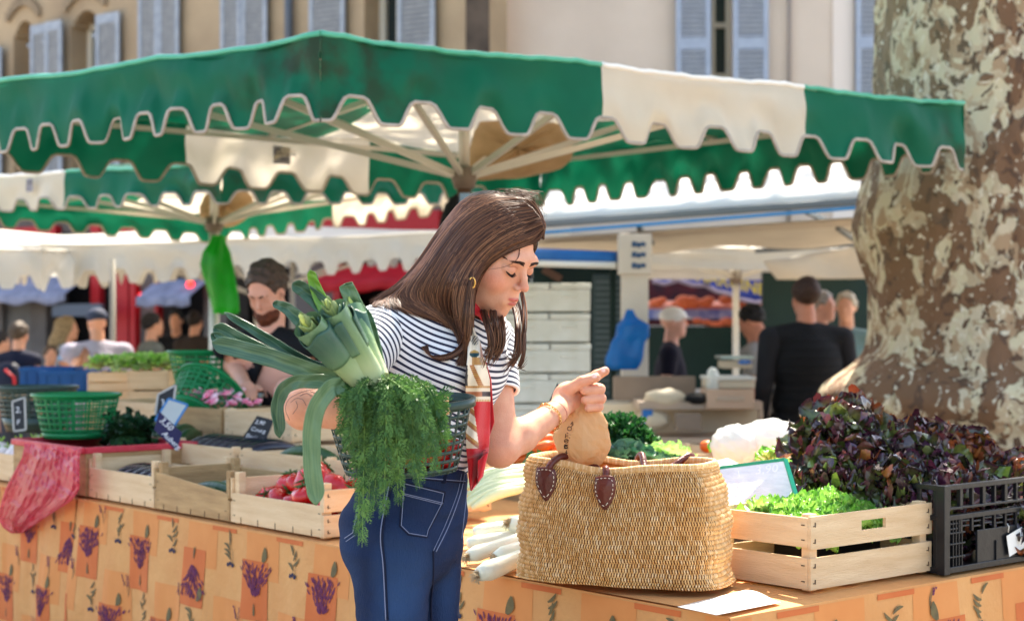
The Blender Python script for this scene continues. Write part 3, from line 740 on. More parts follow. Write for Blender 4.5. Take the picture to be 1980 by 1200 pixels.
for k, (s_, t_, z_, L_, D_, lab) in enumerate(((2.98, .88, TZ+.05, .46, .3, 'wooden crate under the crate with the chalk price sign'), (3.50, .90, TZ+.05, .46, .3, 'wooden crate under the radish crate'),
        (3.50, .88, TZ+.165, .46, .28, 'wooden crate heaped with pink radishes below the tipped green basket'), (3.00, .88, TZ+.165, .46, .28, 'pale wooden crate behind the chalk price sign'),
        (2.46, .90, TZ+.05, .46, .3, 'wooden crate behind the woman\'s bare elbow'), (4.1, .92, TZ+.05, .5, .3, 'lower wooden crate under the upright green basket'), (4.1, .92, TZ+.165, .5, .3, 'upper wooden crate under the upright green basket'))):
    stk.append(crate_at(lab, s_, t_, L_, D_, z=z_, Hh=.11, boards=((.004, .10),), end=((.004, .1),), mat=wood if k != 2 else wood2))
# plinths raising the back row
pl = MB(); p = T(3.3, .92, TZ+.027); pl.box(p, (2.2, .3, .046), rotz(AB)); tag(pl.build('riser_board', wood2, smooth=False), 'plain wooden riser under the back row of crates', 'riser')

# ================= vegetables =================
tomr = M('tomato_skin', (206, 22, 20), .22, (176, 12, 16), 6, .5, .05, 30, coat=.4, rnd=.12, sss=0)
calyx = M('tomato_calyx', (62, 92, 40), .6)
def lobed(n, depth): return lambda d: 1-depth*abs(math.sin(n*math.atan2(d.y, d.x)/2))*(.4+.6*abs(d.z))-.16*max(0, d.z-.55)*2
def make_tomato():
    r = thing('tomato', 'red ribbed tomato', 'tomato'); m = MB(); m.blob((0, 0, 0), (.04, .04, .031), 28, fn=lobed(7, .10)); m.build('fruit', tomr, r, local=True)
    q = MB()
    for k in range(5):
        a = k*1.256; q.tube([(0, 0, .026), (.012*math.cos(a), .012*math.sin(a), .0275), (.026*math.cos(a), .026*math.sin(a), .03)], [.003, .0034, .0006], 5, flat=.5)
    q.tube([(0, 0, .025), (.002, .001, .036)], [.003, .0022], 6); q.build('calyx', calyx, r, local=True)
    return r
tom = make_tomato(); tl = tomato_crate.location; first = True; rt = random.Random(5)
def inside(cr_, x, y, z): return cr_.matrix_basis @ Vector((x, y, z)) if False else pmat(cr_)@Vector((x, y, z))
TOM = [(-.16, -.07, .05), (-.12, .04, .05), (-.075, -.075, .055), (-.05, .03, .06), (0.005, -.085, .055), (.02, .02, .07), (.07, -.07, .06), (.09, .03, .06), (.15, -.08, .045), (.16, .03, .055), (-.1, -.03, .098), (-.035, -.045, .105), (.035, -.05, .112),
       (.01, -.005, .135), (-.16, .09, .06), (-.06, .1, .07), (.04, .1, .08), (.12, .1, .08), (.11, -.02, .1), (.19, -.03, .08), (-.19, .0, .05), (.19, .09, .1), (.15, .05, .12), (.08, -.1, .085)]
for k, (x, y, z) in enumerate(TOM):
    o = tom if k == 0 else dup(tom); o.location = inside(tomato_crate, x, y, z+.018); s_ = rt.uniform(1.02, 1.28) if k not in (12,) else 1.42
    o.scale = (s_,)*3; o.rotation_euler = (rt.uniform(-.6, 1.2), rt.uniform(-.5, .5), rt.random()*6)
    if k == 12: o.rotation_euler = (1.15, .15, -.5)
    tag(o, 'red tomato heaped in the pale wooden crate' if k != 12 else 'largest ribbed red tomato in the crate, stem end facing out', 'tomato', 'tomatoes in the pale crate' if k != 12 else None)
    if k == 12 and 'group' in o: del o['group']
cukem = M('cucumber_skin', (34, 62, 34), .35, (52, 84, 42), 8, .5, .3, 60, rnd=.1); eggm = M('aubergine_skin', (34, 18, 44), .16, (20, 12, 30), 3, .4, coat=.5)
def longveg(name, label, cat, p, q, r0, mat, group=None, bend=.02, tip=None, mb_=None):
    p, q = Vector(p), Vector(q); pts = []; rs = []
    for k in range(11):
        t = k/10; c = p.lerp(q, t); c.z += bend*math.sin(math.pi*t); pts.append(c); rs.append(r0*max(.12, math.sin(math.pi*(.04+.92*t))**.38))
    m = MB(); m.tube(pts, rs, 12); o = m.build(name, mat); tag(o, label, cat, group); return o
for k in range(6):
    y = -.11+.042*k; longveg('cucumber', 'dark green cucumber lying in the weathered sloping crate', 'cucumber', inside(cuke_crate, -.17+.01*(k % 3), y, .045+.012*(k % 2)), inside(cuke_crate, .15, y+.02, .05+.012*(k % 2)), .021, cukem, 'cucumbers in the sloping crate')
for k in range(7):
    x = -.17+.055*k; longveg('aubergine', 'dark purple aubergine lying in the crate beside the pink bag', 'aubergine', inside(egg_crate, x, -.1, .06), inside(egg_crate, x+.02, .1, .07), .03, eggm, 'aubergines in the left crate')
for k in range(8):
    x = -.19+.054*k; longveg('aubergine', 'dark aubergine in the crate below the navy price sign', 'aubergine', inside(backrow[1], x, -.1, .11), inside(backrow[1], x+.015, .12, .125), .032, eggm, 'aubergines below the price sign')
longveg('cucumber', 'single thick cucumber on the crate behind the tomatoes', 'cucumber', inside(backrow[0], -.12, -.05, .125), inside(backrow[0], .14, 0, .12), .026, cukem)
turm = M('turnip_skin', (238, 226, 214), .45, (226, 190, 196), 9, .4, rnd=.05); tg = M('turnip_green', (150, 186, 70), .6)
def make_turnip():
    r = thing('turnip', 'white turnip', 'turnip'); m = MB(); m.blob((0, 0, 0), (.036, .036, .032), 16, fn=lambda d: 1+.25*max(0, -d.z-.75)); m.build('root', turm, r, local=True)
    q = MB()
    for k in range(4): a = k*1.6; q.tube([(0, 0, .028), (.006*math.cos(a), .006*math.sin(a), .04), (.016*math.cos(a), .016*math.sin(a), .052)], [.004, .003, .002], 5)
    q.build('stalk', tg, r, local=True); return r
tn = make_turnip()
for k in range(24):
    o = tn if k == 0 else dup(tn); o.location = inside(turnip_crate, -.2+.078*(k % 6)+rt.uniform(-.01, .01), -.12+.078*(k//6), .075+.02*rt.random()+(.02 if k//6 > 1 else 0)); o.rotation_euler = (rt.uniform(-1, 1), rt.uniform(-1, 1), rt.random()*6)
    tag(o, 'white turnip in the crate at the left edge of the stall', 'turnip', 'turnips in the far left crate')

# radishes: bunches heaped on the stacked crate
radm = M('radish_skin', (232, 96, 132), .35, (250, 214, 224), 22, .25, rnd=.1, coat=.2)
rd0 = None
for k in range(60):
    x = -.2+.4*rt.random(); y = -.11+.2*rt.random(); z = .105+.03*rt.random()+.035*math.exp(-(x/.12)**2)
    if rd0 is None:
        m = MB(); m.tube([(-.024, 0, 0), (-.016, 0, 0), (-.004, 0, 0), (.012, 0, 0), (.02, 0, 0), (.034, 0, 0)], [.002, .009, .011, .0095, .004, .0007], 9); o = rd0 = m.build('radish', radm)
    else: o = rd0.copy(); COL.objects.link(o)
    o.location = inside(stk[2], x, y, z); o.rotation_euler = (rt.random()*6, rt.uniform(-.5, .5), AB+math.pi+R(-75)+rt.uniform(-.4, .4)); tag(o, 'pink and white radish in the heap below the tipped green basket', 'radish', 'radishes heaped on the crate')
for (x0, lab) in ((2.42, 'far'),):
    for k in range(24):
        o = rd0.copy(); COL.objects.link(o); o.location = inside(stk[1], .06+.2*rt.random(), -.12+.05*rt.random(), .112+.03*rt.random()); o.scale = (1.3,)*3; o.rotation_euler = (0, .2, rt.random()*6)
        tag(o, 'pink radish in the small heap behind the green baskets', 'radish', 'radishes in the small heap')

# ---- leafy vegetables ----
def leaf(mb, base, tip, width, n_up, ruffle, cb, ct, m=0, curl=.3, rr=None, nu=6, nv=6, cup=.25, lobes=0):
    """one leaf from base to tip, midrib colour cb blending to edge/tip colour ct, ruffled margin"""
    rr = rr or random; base, tip = Vector(base), Vector(tip); ax = tip-base; L = ax.length; ax.normalize(); side = ax.cross(n_up).normalized(); up = side.cross(ax); ph = rr.random()*6; ph2 = rr.random()*6
    def fn(u, v):
        v = 1-(1-v)**1.5; x = (u-.5)*2; w = width*(.16+.84*min(1, v*1.35)**.9)*max(.05, 1-v**5)**.5*(1+.09*math.sin(v*13+ph)+.05*math.sin(v*29+ph2))
        e = abs(x)**2; rf = ruffle*e*(math.sin(v*10+ph+x*2)+.7*math.sin(v*17+ph2-x*3))+ruffle*.6*v*v*math.sin(x*7+ph2)
        return base+ax*(L*v+rf*.5)+side*(x*w*.5*(1-.1*e))+up*(curl*L*v*v*-1+cup*abs(x)**1.6*width*.5+rf)
    def cf(u, v):
        x = abs(u-.5)*2; k = min(1, max(0, v*1.15-.18+x*.45)); return tuple(cb[i]*(1-k)+ct[i]*k for i in range(3))
    mb.grid(fn, nu, nv, m, colfn=cf)
lettm = M('lettuce_leaf', rough=.36, attr='Col', bump=.35, bs=50, trans=.32, rnd=.06, spec=.6)
redm = M('red_lettuce_leaf', rough=.25, attr='Col', bump=.5, bs=60, trans=.2, rnd=.10, spec=1.0, coat=.5)
def lettuce_head(name, label, cat, loc, Rr, n, cb, ct, mat, group, ruffle=.008, tilt=(0, 0), seed=1, wide=.75, nu=6, nv=6, ctvar=None, squash=1.0, shell=0):
    rr = random.Random(seed); m = MB(); rot = Matrix.Rotation(tilt[0], 3, 'X')@Matrix.Rotation(tilt[1], 3, 'Y')
    for k in range(n):
        t = (k+.5)/n; el = R(8+82*t**.9)+rr.gauss(0, .1); az = k*2.39996+rr.gauss(0, .25); L = Rr*(1.05-.35*t)*rr.uniform(.85, 1.15)
        d = Vector((math.cos(az)*math.cos(el), math.sin(az)*math.cos(el), math.sin(el)*squash)); upn = Vector((0, 0, 1)) if el < R(60) else Vector((-math.cos(az), -math.sin(az), .3))
        b0 = Vector((math.cos(az), math.sin(az), 0))*Rr*.06; c2 = rr.choice(ctvar) if ctvar else ct
        if shell:
            b0 = d*Rr*rr.uniform(.38, .72); L = shell*rr.uniform(.75, 1.3); d = (d+Vector((rr.gauss(0, .35), rr.gauss(0, .35), rr.gauss(.1, .35)))).normalized()
        leaf(m, rot@b0, rot@(b0+d*L), L*wide*rr.uniform(.85, 1.2), rot@upn, ruffle, cb, c2, curl=rr.uniform(-.05, .38)*(1-t*.6), rr=rr, nu=nu, nv=nv)
    o = m.build(name, mat, attr=True); o.location = loc; tag(o, label, cat, group); return o
GB, GT = lin((206, 226, 150)), lin((112, 178, 58))
# young green lettuces in the near crate
near_crate = crate('sunlit pale wooden crate of young green lettuces, beside the wicker bag', T(.19, .53, TZ+.012), math.atan2(Ub.y, Ub.x)+math.pi/2, .26, .44, .165, boards=((.004, .068), (.094, .064)), end=((.004, .068), (.090, .071)), slot=True)
heads = []; near_back = True
for k in range(40):
    i, j = k % 8, k//8
    x = -.062+.031*j+rt.uniform(-.006, .006); y = -.150+.043*i+rt.uniform(-.006, .006)
    if k < 5: o = heads.append(lettuce_head('young_lettuce', '', 'lettuce', (0, 0, 0), .050, 13, GB, GT, lettm, None, .007, seed=k+40, ctvar=[lin((122, 186, 62)), lin((150, 204, 84)), lin((92, 156, 48))])) or heads[-1]
    else: o = heads[k % 5].copy(); COL.objects.link(o)
    o.location = inside(near_crate, x, y, .085+.015*rt.random()+.05*(j/4)*(1 if near_back else 1)); o.rotation_euler = (rt.uniform(-.3, .3), rt.uniform(-.3, .3), rt.random()*6); o.scale = (rt.uniform(.85, 1.1),)*3
    tag(o, 'small bright green lettuce in the sunlit wooden crate', 'lettuce', 'young lettuces in the sunlit crate')

# black plastic crate with white tag
blk = M('black_plastic', (20, 21, 24), .35, (26, 27, 31), 6, .5, .15, 40, coat=.1)
bc = thing('plastic_crate', 'black plastic crate with white paper tag, under red lettuces', 'crate', T(.20, 1.05, TZ+.012), math.atan2(Ub.y, Ub.x))
LX, DY, HZ = .60, .36, .20                           # local x along the table edge, front = -y ... toward the customer
m = MB(); fr = -DY/2*1
def barx(z, w=.012, d=.014, y=None, x0=-LX/2, x1=LX/2): m.box(((x0+x1)/2, y, z), (x1-x0, d, w))
for y in (-DY/2, DY/2):
    for z, w in ((.006, .014), (.127, .012), (.148, .006), (.197, .012)): barx(z, w, y=y)
    for k in range(13):
        x = -LX/2+.02+k*(LX-.04)/12; m.box((x, y, .17), (.012 if k % 2 else .007, .01, .055))
        m.box((x, y, .11), (.007, .008, .04))
        for z in (.1, .112): m.box((x+.02, y, z+(.004 if k % 2 else 0)), (.03, .006, .004))
    m.box((.02, y, .047), (LX*.62, .006, .085))
    for k in range(4):
        for x in (-LX/2+.035+k*.012, LX/2-.035-k*.012): m.box((x, y, .07), (.004, .008, .12))
    for z in (.035, .065, .09): m.box((-LX/2+.05, y, z), (.07, .007, .004)); m.box((LX/2-.05, y, z), (.07, .007, .004))
    for x in (-.09, .12): m.box((x, y-.005, .035), (.005, .004, .05))
for x in (-LX/2, LX/2):
    for z, w in ((.006, .014), (.127, .012), (.197, .012)): m.box((x, 0, z), (.014, DY, w))
    for k in range(8): m.box((x, -DY/2+.02+k*(DY-.04)/7, .1), (.009, .01, .19))
    m.box((x, 0, .05), (.006, DY*.6, .08))
for x in (-LX/2, LX/2):
    for y in (-DY/2, DY/2): m.box((x, y, .1), (.022, .022, .205))
m.box((0, 0, .004), (LX, DY, .006)); m.build('crate_shell', blk, bc, smooth=False, local=True, bevel=.0012)
pm = M('white_paper', (238, 234, 226), .7, (226, 220, 210), 8, .5)
m = MB(); m.box((-.015, -DY/2-.010, .05), (.068, .0012, .052), Matrix.Rotation(R(-14), 3, 'Y')); m.build('paper_tag', pm, bc, smooth=False, local=True)
m = MB(); m.tube([(-.045, -DY/2-.009, .075), (-.047, -DY/2-.012, .09), (-.046, -DY/2-.006, .096)], .0012, 5); m.build('tag_string', pm, bc, local=True)

# red oak-leaf lettuces
RB = lin((120, 140, 60)); RT = [lin(c) for c in ((70, 32, 46), (92, 42, 62), (50, 26, 38), (112, 54, 56), (62, 40, 44), (84, 46, 72), (98, 104, 54))]; RL = [lin(c) for c in ((150, 78, 44), (168, 96, 46), (132, 60, 40), (88, 40, 44))]
redh = []
spots = [(1598, 850, 4.05, .17, 0), (1660, 905, 3.98, .16, 0), (1585, 930, 3.95, .15, 2), (1700, 960, 3.9, .15, 0), (1755, 900, 4.0, .16, 0), (1810, 940, 3.95, .155, 0), (1635, 835, 4.2, .15, 1), (1780, 865, 4.35, .15, 1), (1850, 880, 4.4, .15, 1),
         (1700, 855, 4.3, .13, 1), (1880, 965, 4.0, .14, 2), (1945, 930, 4.3, .16, 1), (1930, 1000, 3.95, .13, 0), (1640, 985, 3.9, .13, 0), (1840, 1000, 3.93, .11, 0), (1975, 960, 4.1, .13, 0), (1570, 985, 4.0, .12, 0), (1735, 940, 3.80, .11, 0), (1795, 930, 3.86, .11, 0)]
for k, (px, py, d, r_, kind) in enumerate(spots):
    var = RL+RT[:2] if kind == 1 else RT+RT+[RL[0]]+RL[3:] if kind == 0 else RT+[lin((112, 132, 52)), lin((96, 118, 48))]
    o = lettuce_head('red_lettuce', '', 'lettuce', W(px+max(0, 1660-px)*.35, py+34, d), r_*.80, 110, lin((104, 128, 52)) if kind != 2 else lin((140, 168, 64)), RT[0], redm, None, .014, tilt=(R(38), R((1750-px)*-.06)), seed=100+k, wide=.95, nu=7, nv=7, ctvar=var, shell=.062)
    redh.append(o)
labs = ['dark purple lettuce forming the left peak of the red heap', 'red lettuce just below the left peak, facing out', 'red lettuce with green heart beside the green framed slate', 'dark red lettuce in the middle of the heap above the sunlit crate', 'purple lettuce right of the heap\'s left peak', 'purple lettuce hanging over the left end of the black crate', 'orange tinged lettuce on the back of the left peak', 'orange leaved lettuce standing highest against the tree trunk', 'rust coloured lettuce behind, right of the highest orange one', 'rusty lettuce in the dip between the two peaks',
        'green streaked red lettuce resting over the black crate middle', 'orange brown lettuce far back near the right picture edge', 'dark lettuce drooping into the black crate at the right edge', 'near black lettuce directly behind the wooden crate\'s back board', 'small purple lettuce tucked behind the black crate\'s left corner', 'red lettuce cut by the right picture edge', 'dark lettuce at the lower left foot, against the slate frame', 'lettuce sagging over the inner rim of the black crate', 'lettuce lying on top of the black crate rim, right of the sagging one']
for k, o in enumerate(redh): tag(o, labs[k] or 'dark red oak leaf lettuce heaped above the crates', 'lettuce', None if labs[k] else 'red lettuces in the heap')
# board box that carries the heap (hidden under the lettuces)
m = MB(); m.box(T(.36, .82, TZ+.08), (.34, .62, .14), rotz(AB)); tag(m.build('produce_box', blk, smooth=False), 'dark box under the heap of red lettuces', 'box')

# slate with green frame
sl = thing('price_board', 'white chalked slate in a green plastic frame, behind the lettuce crate', 'sign', T(.45, .42, TZ))
pa, pb, pc_, pd = W(1398, 1010, 3.75), W(1548, 990, 3.70), W(1518, 888, 3.78), W(1385, 905, 3.86)
def quadgrid(mb, a, b_, c, d_, n=1, m=None): mb.grid(lambda u, v: (a.lerp(b_, u)).lerp(d_.lerp(c, u), v), n, n, m)
m = MB(); quadgrid(m, pa, pb, pc_, pd); m.build('slate', M('chalky_slate', (240, 241, 243), .6, (216, 219, 224), 30, .5, .2, 90, stretch=(1, 1, 3)), sl, smooth=False, solid=.004)
gp = M('green_plastic_frame', (22, 150, 120), .35)
for a, c in ((pa, pb), (pb, pc_), (pc_, pd), (pd, pa)): m = MB(); m.beam(a, c, .010, .009); m.build('frame_bar', gp, sl, smooth=False)
m = MB(); ux = (pc_-pd).normalized(); uy = (pd-pa).normalized(); nn = ux.cross(uy); nn = nn if nn.y < 0 else -nn
text_mesh(m, '3,90', pd.lerp(pc_, .55)-uy*.035+nn*.0035, ux, uy, .034, shear=.2); text_mesh(m, '1', pd.lerp(pc_, .28)-uy*.038+nn*.0035, ux, uy, .03)
m.build('lettering', M('chalk', (248, 248, 250), .8), sl, smooth=False)
# sunlit sheet at the table corner
m = MB(); a = at_z(1310, 1172, TZ+.014); c = at_z(1440, 1140, TZ+.014); e = at_z(1510, 1160, TZ+.014); f_ = at_z(1385, 1188, TZ+.014)
m.grid(lambda u, v: a.lerp(f_, u).lerp(c.lerp(e, u), v)+Vector((0, 0, .004*math.sin(u*5)*v)), 8, 8); tag(m.build('paper_sheet', pm, solid=.001), 'white sheet of paper on the table corner beside the wicker bag', 'paper')

# ---- carrots, leeks, fennel, cabbages between woman and bag ----
carm = M('carrot_skin', (226, 108, 42), .45, (206, 88, 30), 30, .4, .2, 50, rnd=.08, stretch=(1, 1, 1))
for k in range(26):
    px = rt.uniform(975, 1040); py = 905-(k % 9)*10; d = 4.35+rt.uniform(-.04, .1)+(905-py)*.002
    a = W(px, py, d); ang = R(20)+rt.gauss(0, .2); l = .17; q = a+Vector((math.cos(ang)*l*.9, math.sin(ang)*l*.2, rt.uniform(-.01, .05)))
    o = MB(); pts = [a.lerp(q, t/6) for t in range(7)]; o.tube(pts, [.002, .008, .011, .013, .015, .016, .008], 9); tag(o.build('carrot', carm), 'orange carrot in the heap behind the woman\'s bent arm', 'carrot', 'carrots behind the bent arm')
# crate-like tray under the carrots
cc = crate('low wooden crate of carrots behind the wicker bag', at_z(1060, 905, .86)+Vector((0, .15, -.1)), AB+math.pi, .46, .3, .12, boards=((.004, .11),), end=((.004, .11),))
m = MB(); m.box(cc.location-Vector((0, 0, .005+(cc.location.z-TZ)/2)), (.44, .3, max(.02, cc.location.z-TZ-.012)), rotz(AB)); tag(m.build('riser_board', wood2, smooth=False), 'wooden riser below the carrot crate', 'riser')
leekm = M('leek_white', (236, 234, 216), .35, (222, 222, 196), 14, .5, .15, 50, stretch=(1, 1, 1), coat=.15); rootm = M('leek_roots', (190, 166, 132), .9)
def leek_stub(label, a, b_, r, group=None, roots=True, green=None):
    a, b_ = Vector(a), Vector(b_); t = thing('leek', label, 'leek', a, group=group)
    m = MB(); pts = [a.lerp(b_, k/8) for k in range(9)]; m.tube(pts, [r*.75, r*1.15, r*1.08]+[r*(1-.01*k) for k in range(6)], 14); m.build('stem', leekm, t)
    if roots:
        m = MB(); ax = (a-b_).normalized()
        for k in range(70):
            d = (ax*rt.uniform(.2, 1)+Vector((rt.gauss(0, .55), rt.gauss(0, .55), rt.gauss(0, .55)-.15))).normalized(); q = a+ax*.002+d.cross(ax)*r*.4
            m.tube([q, q+d*.008, q+d*.017+Vector((rt.gauss(0, .003), rt.gauss(0, .003), -.003))], [.0010, .0008, .0003], 4)
        m.build('roots', rootm, t)
    return t
LK = [((925, 1110, 3.62), (1075, 1052, 3.74), .021), ((958, 1078, 3.70), (1090, 1030, 3.80), .019), ((985, 1010, 3.84), (1100, 1040, 3.88), .021), ((905, 1075, 3.72), (1040, 1030, 3.85), .017)]
lkl = ['white leek with bushy roots lying lowest, nearest the table edge', 'white leek with bushy roots just above the lowest leek', 'leek whose root end points up beside the wicker bag', 'leek half hidden by the woman\'s jeans']
for (a, c, r), lab in zip(LK, lkl): leek_stub(lab, W(*a), W(*c), r)
for k in range(10):
    i, j = k % 5, k//5; a = W(905+27*i+12*j, 1050-22*j-4*i, 3.80+.03*i+.05*j)
    leek_stub('trimmed white leek in the tied stack beside the jeans', a, a+Vector((.16, .07, .015)), .0155, 'trimmed leeks stacked beside the jeans', roots=False)
fenm = M('chard_stalk', (226, 226, 186), .4, (200, 210, 150), 6, .5, .2, 40, coat=.15); fng = M('chard_green', (40, 92, 44), .5, (70, 120, 60), 8, .5)
for k in range(16):
    y0 = 985-6*(k % 9)-rt.uniform(0, 6); a = W(895+rt.uniform(0, 20), y0, 4.0+.02*(k % 9)); c = W(1040+rt.uniform(-10, 20), y0-38+rt.uniform(-12, 12), 4.15+.02*(k % 9))
    m = MB(); pts = cat_pts([a, a.lerp(c, .35)+Vector((0, 0, .012)), a.lerp(c, .7)+Vector((0, 0, .006)), c], 9); m.tube(pts, [.006, .011, .014, .014, .013, .012, .011, .010, .009], 8, flat=.55)
    tag(m.build('chard_stalk', fenm), 'pale celery like stalk in the bundle above the leeks', 'vegetable stalk', 'pale stalks above the leeks')
m = MB()
for k in range(34):
    c = W(930+rt.uniform(-20, 90), 925+rt.uniform(-10, 14), 4.32); d = Vector((rt.gauss(.5, .5), rt.gauss(0, .4), rt.uniform(0, .5))).normalized()
    leaf(m, c, c+d*.09, .035, Vector((0, -.3, 1)), .006, lin((110, 150, 80)), lin((36, 88, 44)), rr=rt, nu=4, nv=5)
tag(m.build('chard_leaves', lettm, attr=True), 'dark green leaf tops of the stalk bundle', 'leaves')
# green curly parsley, pale cabbage, dark cabbage leaves behind the bag
kale = [lin((36, 92, 42)), lin((52, 112, 50)), lin((28, 74, 36))]
for k, (px, py, d, r_) in enumerate(((1200, 862, 4.7, .10), (1170, 865, 4.72, .09), (1228, 880, 4.68, .08))):
    m = MB(); rr = random.Random(k)
    for q in range(360):
        v = Vector((rr.gauss(0, 1), rr.gauss(0, 1), abs(rr.gauss(0, 1)))).normalized(); p = W(px, py, d)+v*r_*rr.uniform(.55, 1)
        leaf(m, p-v*.012, p+v*.014, .024, Vector((rr.gauss(0, 1), rr.gauss(0, 1), 1)).normalized(), .006, kale[2], rr.choice(kale), rr=rr, nu=4, nv=3)
    tag(m.build('parsley_bunch', lettm, attr=True), ('curly green parsley bunch beside the held paper bag, tallest', 'curly parsley bunch partly behind the paper bag', 'low curly parsley bunch nearest the pale cabbage')[k], 'parsley')
lettuce_head('pale_cabbage', 'pale green pointed cabbage behind the wicker bag handle', 'cabbage', W(1292, 900, 4.5), .085, 46, lin((228, 240, 180)), lin((170, 214, 110)), lettm, None, .004, tilt=(R(12), 0), seed=77, wide=.95, ctvar=[lin((170, 214, 110)), lin((190, 226, 130)), lin((206, 236, 160))])
for k, (px, py, c_) in enumerate(((1190, 890, (70, 110, 80)), (1245, 900, (52, 104, 72)), (1150, 895, (96, 116, 112)))):
    lettuce_head('savoy_cabbage', ('blue green savoy cabbage behind the held bag, middle one', 'dark green savoy cabbage nearest the pale cabbage', 'greyish savoy cabbage beside the carrots')[k], 'cabbage', W(px, py+18, 4.4), .10, 22, lin((140, 170, 130)), lin(c_), lettm, None, .005, tilt=(R(10), 0), seed=60+k, wide=1.05)
# white plastic bags with pale chicory
plw = M('white_plastic_film', (248, 248, 246), .25, (232, 236, 230), 6, .5, .5, 14, trans=.35, coat=.2)
for k, (px, py, d, r_, lab) in enumerate(((1420, 862, 4.7, (.07, .06, .062), 'translucent white plastic bag, left of the two on the table'), (1490, 850, 4.75, (.11, .08, .062), 'large bright white plastic bag catching the sun'))):
    m = MB(); m.blob(W(px, py, d), r_, 40, fn=lambda v, k=k: 1+.09*sm_noise(v.x*5, v.y*5, v.z*7, k)+.03*abs(sm_noise(v.x*14, v.y*9, v.z*16, k+3))); tag(m.build('plastic_bag', plw), lab, 'plastic bag')
m = MB(); m.grid(lambda u, v: W(1365+110*u+10*math.sin(v*5), 918-32*v*(1-abs(u-.45))+3*sm_noise(u*9, v*9), 4.3+.1*v), 16, 10); tag(m.build('plastic_wrap', plw), 'crumpled white wrapping in front of the plastic bags', 'wrapping')
crate('shallow wooden crate behind the pale cabbage', at_z(1350, 905, .86)+Vector((.02, .12, -.06)), AB+math.pi, .4, .3, .12, boards=((.004, .11),), end=((.004, .11),))
lettuce_head('green_lettuce', 'small green lettuce at the foot of the white plastic bag', 'lettuce', W(1490, 890, 4.4), .05, 16, GB, GT, lettm, None, .006, seed=91)
lettuce_head('green_lettuce', 'small green lettuce beside the orange pumpkin', 'lettuce', W(1395, 876, 5.0), .05, 14, GB, lin((92, 156, 48)), lettm, None, .006, seed=92)
m = MB(); m.blob(W(1368, 862, 5.2), (.026, .026, .023), 16, fn=lobed(8, .08)); tag(m.build('small_pumpkin', carm), 'small round orange pumpkin behind the white bags', 'pumpkin')
# ================= plastic baskets =================
gpl = M('green_basket_plastic', (0, 150, 84), .3, (0, 132, 72), 5, .5, trans=.3, coat=.2)
dgp = M('dark_green_basket_plastic', (52, 74, 66), .35, (44, 64, 58), 6, .5, coat=.15)
def make_basket(label, mat, Rt, Rb, Hb, n=28, rows=9, sx=1.0, sy=1.0, solid_to=.0, rim=.007, rimh=.012, name='plastic_basket', slots=False):
    r = thing(name, label, 'basket'); m = MB()
    def ring(z): k = z/Hb; return Rb+(Rt-Rb)*(k**.85)
    m.lathe((0, 0, 0), [(ring(Hb)-rim*.3, Hb-rimh), (ring(Hb)+rim, Hb-rimh), (ring(Hb)+rim, Hb), (ring(Hb)-rim*.3, Hb), (ring(Hb)-rim*.3, Hb-rimh)], 56, sx=sx, sy=sy); m.build('rim', mat, r, local=True)
    m = MB()
    for k in range(n):
        a = 2*math.pi*k/n; w = .29*2*math.pi/n; w = w if k % 2 else w*.5
        def fn(u, v, a=a, w=w): z = v*(Hb-rimh*.7); q = ring(z)-.001; b_ = a+(u-.5)*w; return Vector((q*math.cos(b_)*sx, q*math.sin(b_)*sy, z))
        m.grid(fn, 1, 6)
    for j in range(rows):
        z = Hb*(.06+.84*j/(rows-1)); q = ring(z)-.0015; h = Hb*.022
        m.lathe((0, 0, 0), [(q, z-h), (ring(z+h)-.0015, z+h)], 56, sx=sx, sy=sy)
    if solid_to: m.lathe((0, 0, 0), [(ring(0), 0), (ring(Hb*solid_to), Hb*solid_to)], 56, sx=sx, sy=sy)
    for (z0, z1) in ((.86, .93),): m.lathe((0, 0, 0), [(ring(Hb*z0)-.002, Hb*z0), (ring(Hb*z1)-.002, Hb*z1)], 56, sx=sx, sy=sy)
    m.build('lattice', mat, r, local=True, solid=.0022)
    m = MB(); m.lathe((0, 0, 0), [(0.0001, .002), (Rb, .002)], 40, sx=sx, sy=sy); m.build('base', mat, r, local=True, solid=.003)
    return r
gb = make_basket('bright green plastic basket standing on the pink lined crate', gpl, .158, .118, .165, n=34, rows=7, solid_to=.12)
gb.location = T(3.42, .22, TZ+.175); gb.rotation_euler = (0, 0, .3)
g2 = dup(gb, W(395, 749, 7.0), .8, 'bright green plastic basket standing upright on stacked crates before the lettuces')
g3 = dup(gb, W(372, 812, 6.35), None, 'tipped bright green plastic basket leaning over the radishes', rot=(R(-28), R(42), .4))
g4 = make_basket('dark grey green plastic basket behind the small slate at far left', dgp, .17, .12, .19, n=30, rows=9, solid_to=.3)
g4.location = W(70, 832, 6.7)
# blue and pale boxes farther back on the left
blu = M('blue_plastic', (0, 86, 150), .4, (0, 74, 132), 4, .5)
def open_box(name, label, cat, loc, rz, sz, mat, group=None, t=.012):
    r = thing(name, label, cat, loc, rz, group); L_, D_, H_ = sz
    m = MB(); m.box((0, 0, t/2), (L_, D_, t))
    for y in (-1, 1): m.box((0, y*(D_/2-t/2), H_/2), (L_, t, H_)); m.box((0, y*(D_/2+.004), H_-.012), (L_, .008, .02))
    for x in (-1, 1): m.box((x*(L_/2-t/2), 0, H_/2), (t, D_-2*t-.004, H_)); m.box((x*(L_/2+.004), 0, H_-.012), (.008, D_-.02, .02))
    for k in range(5): m.box((-L_/2+(k+.5)*L_/5, -D_/2-.004, H_/2-.01), (.01, .006, H_-.04))
    m.build('box_shell', mat, r, smooth=False, local=True); return r
open_box('plastic_crate', 'blue plastic crate at the left of the pair behind the green baskets', 'crate', W(100, 752, 9.2), .1, (.30, .3, .13), blu)
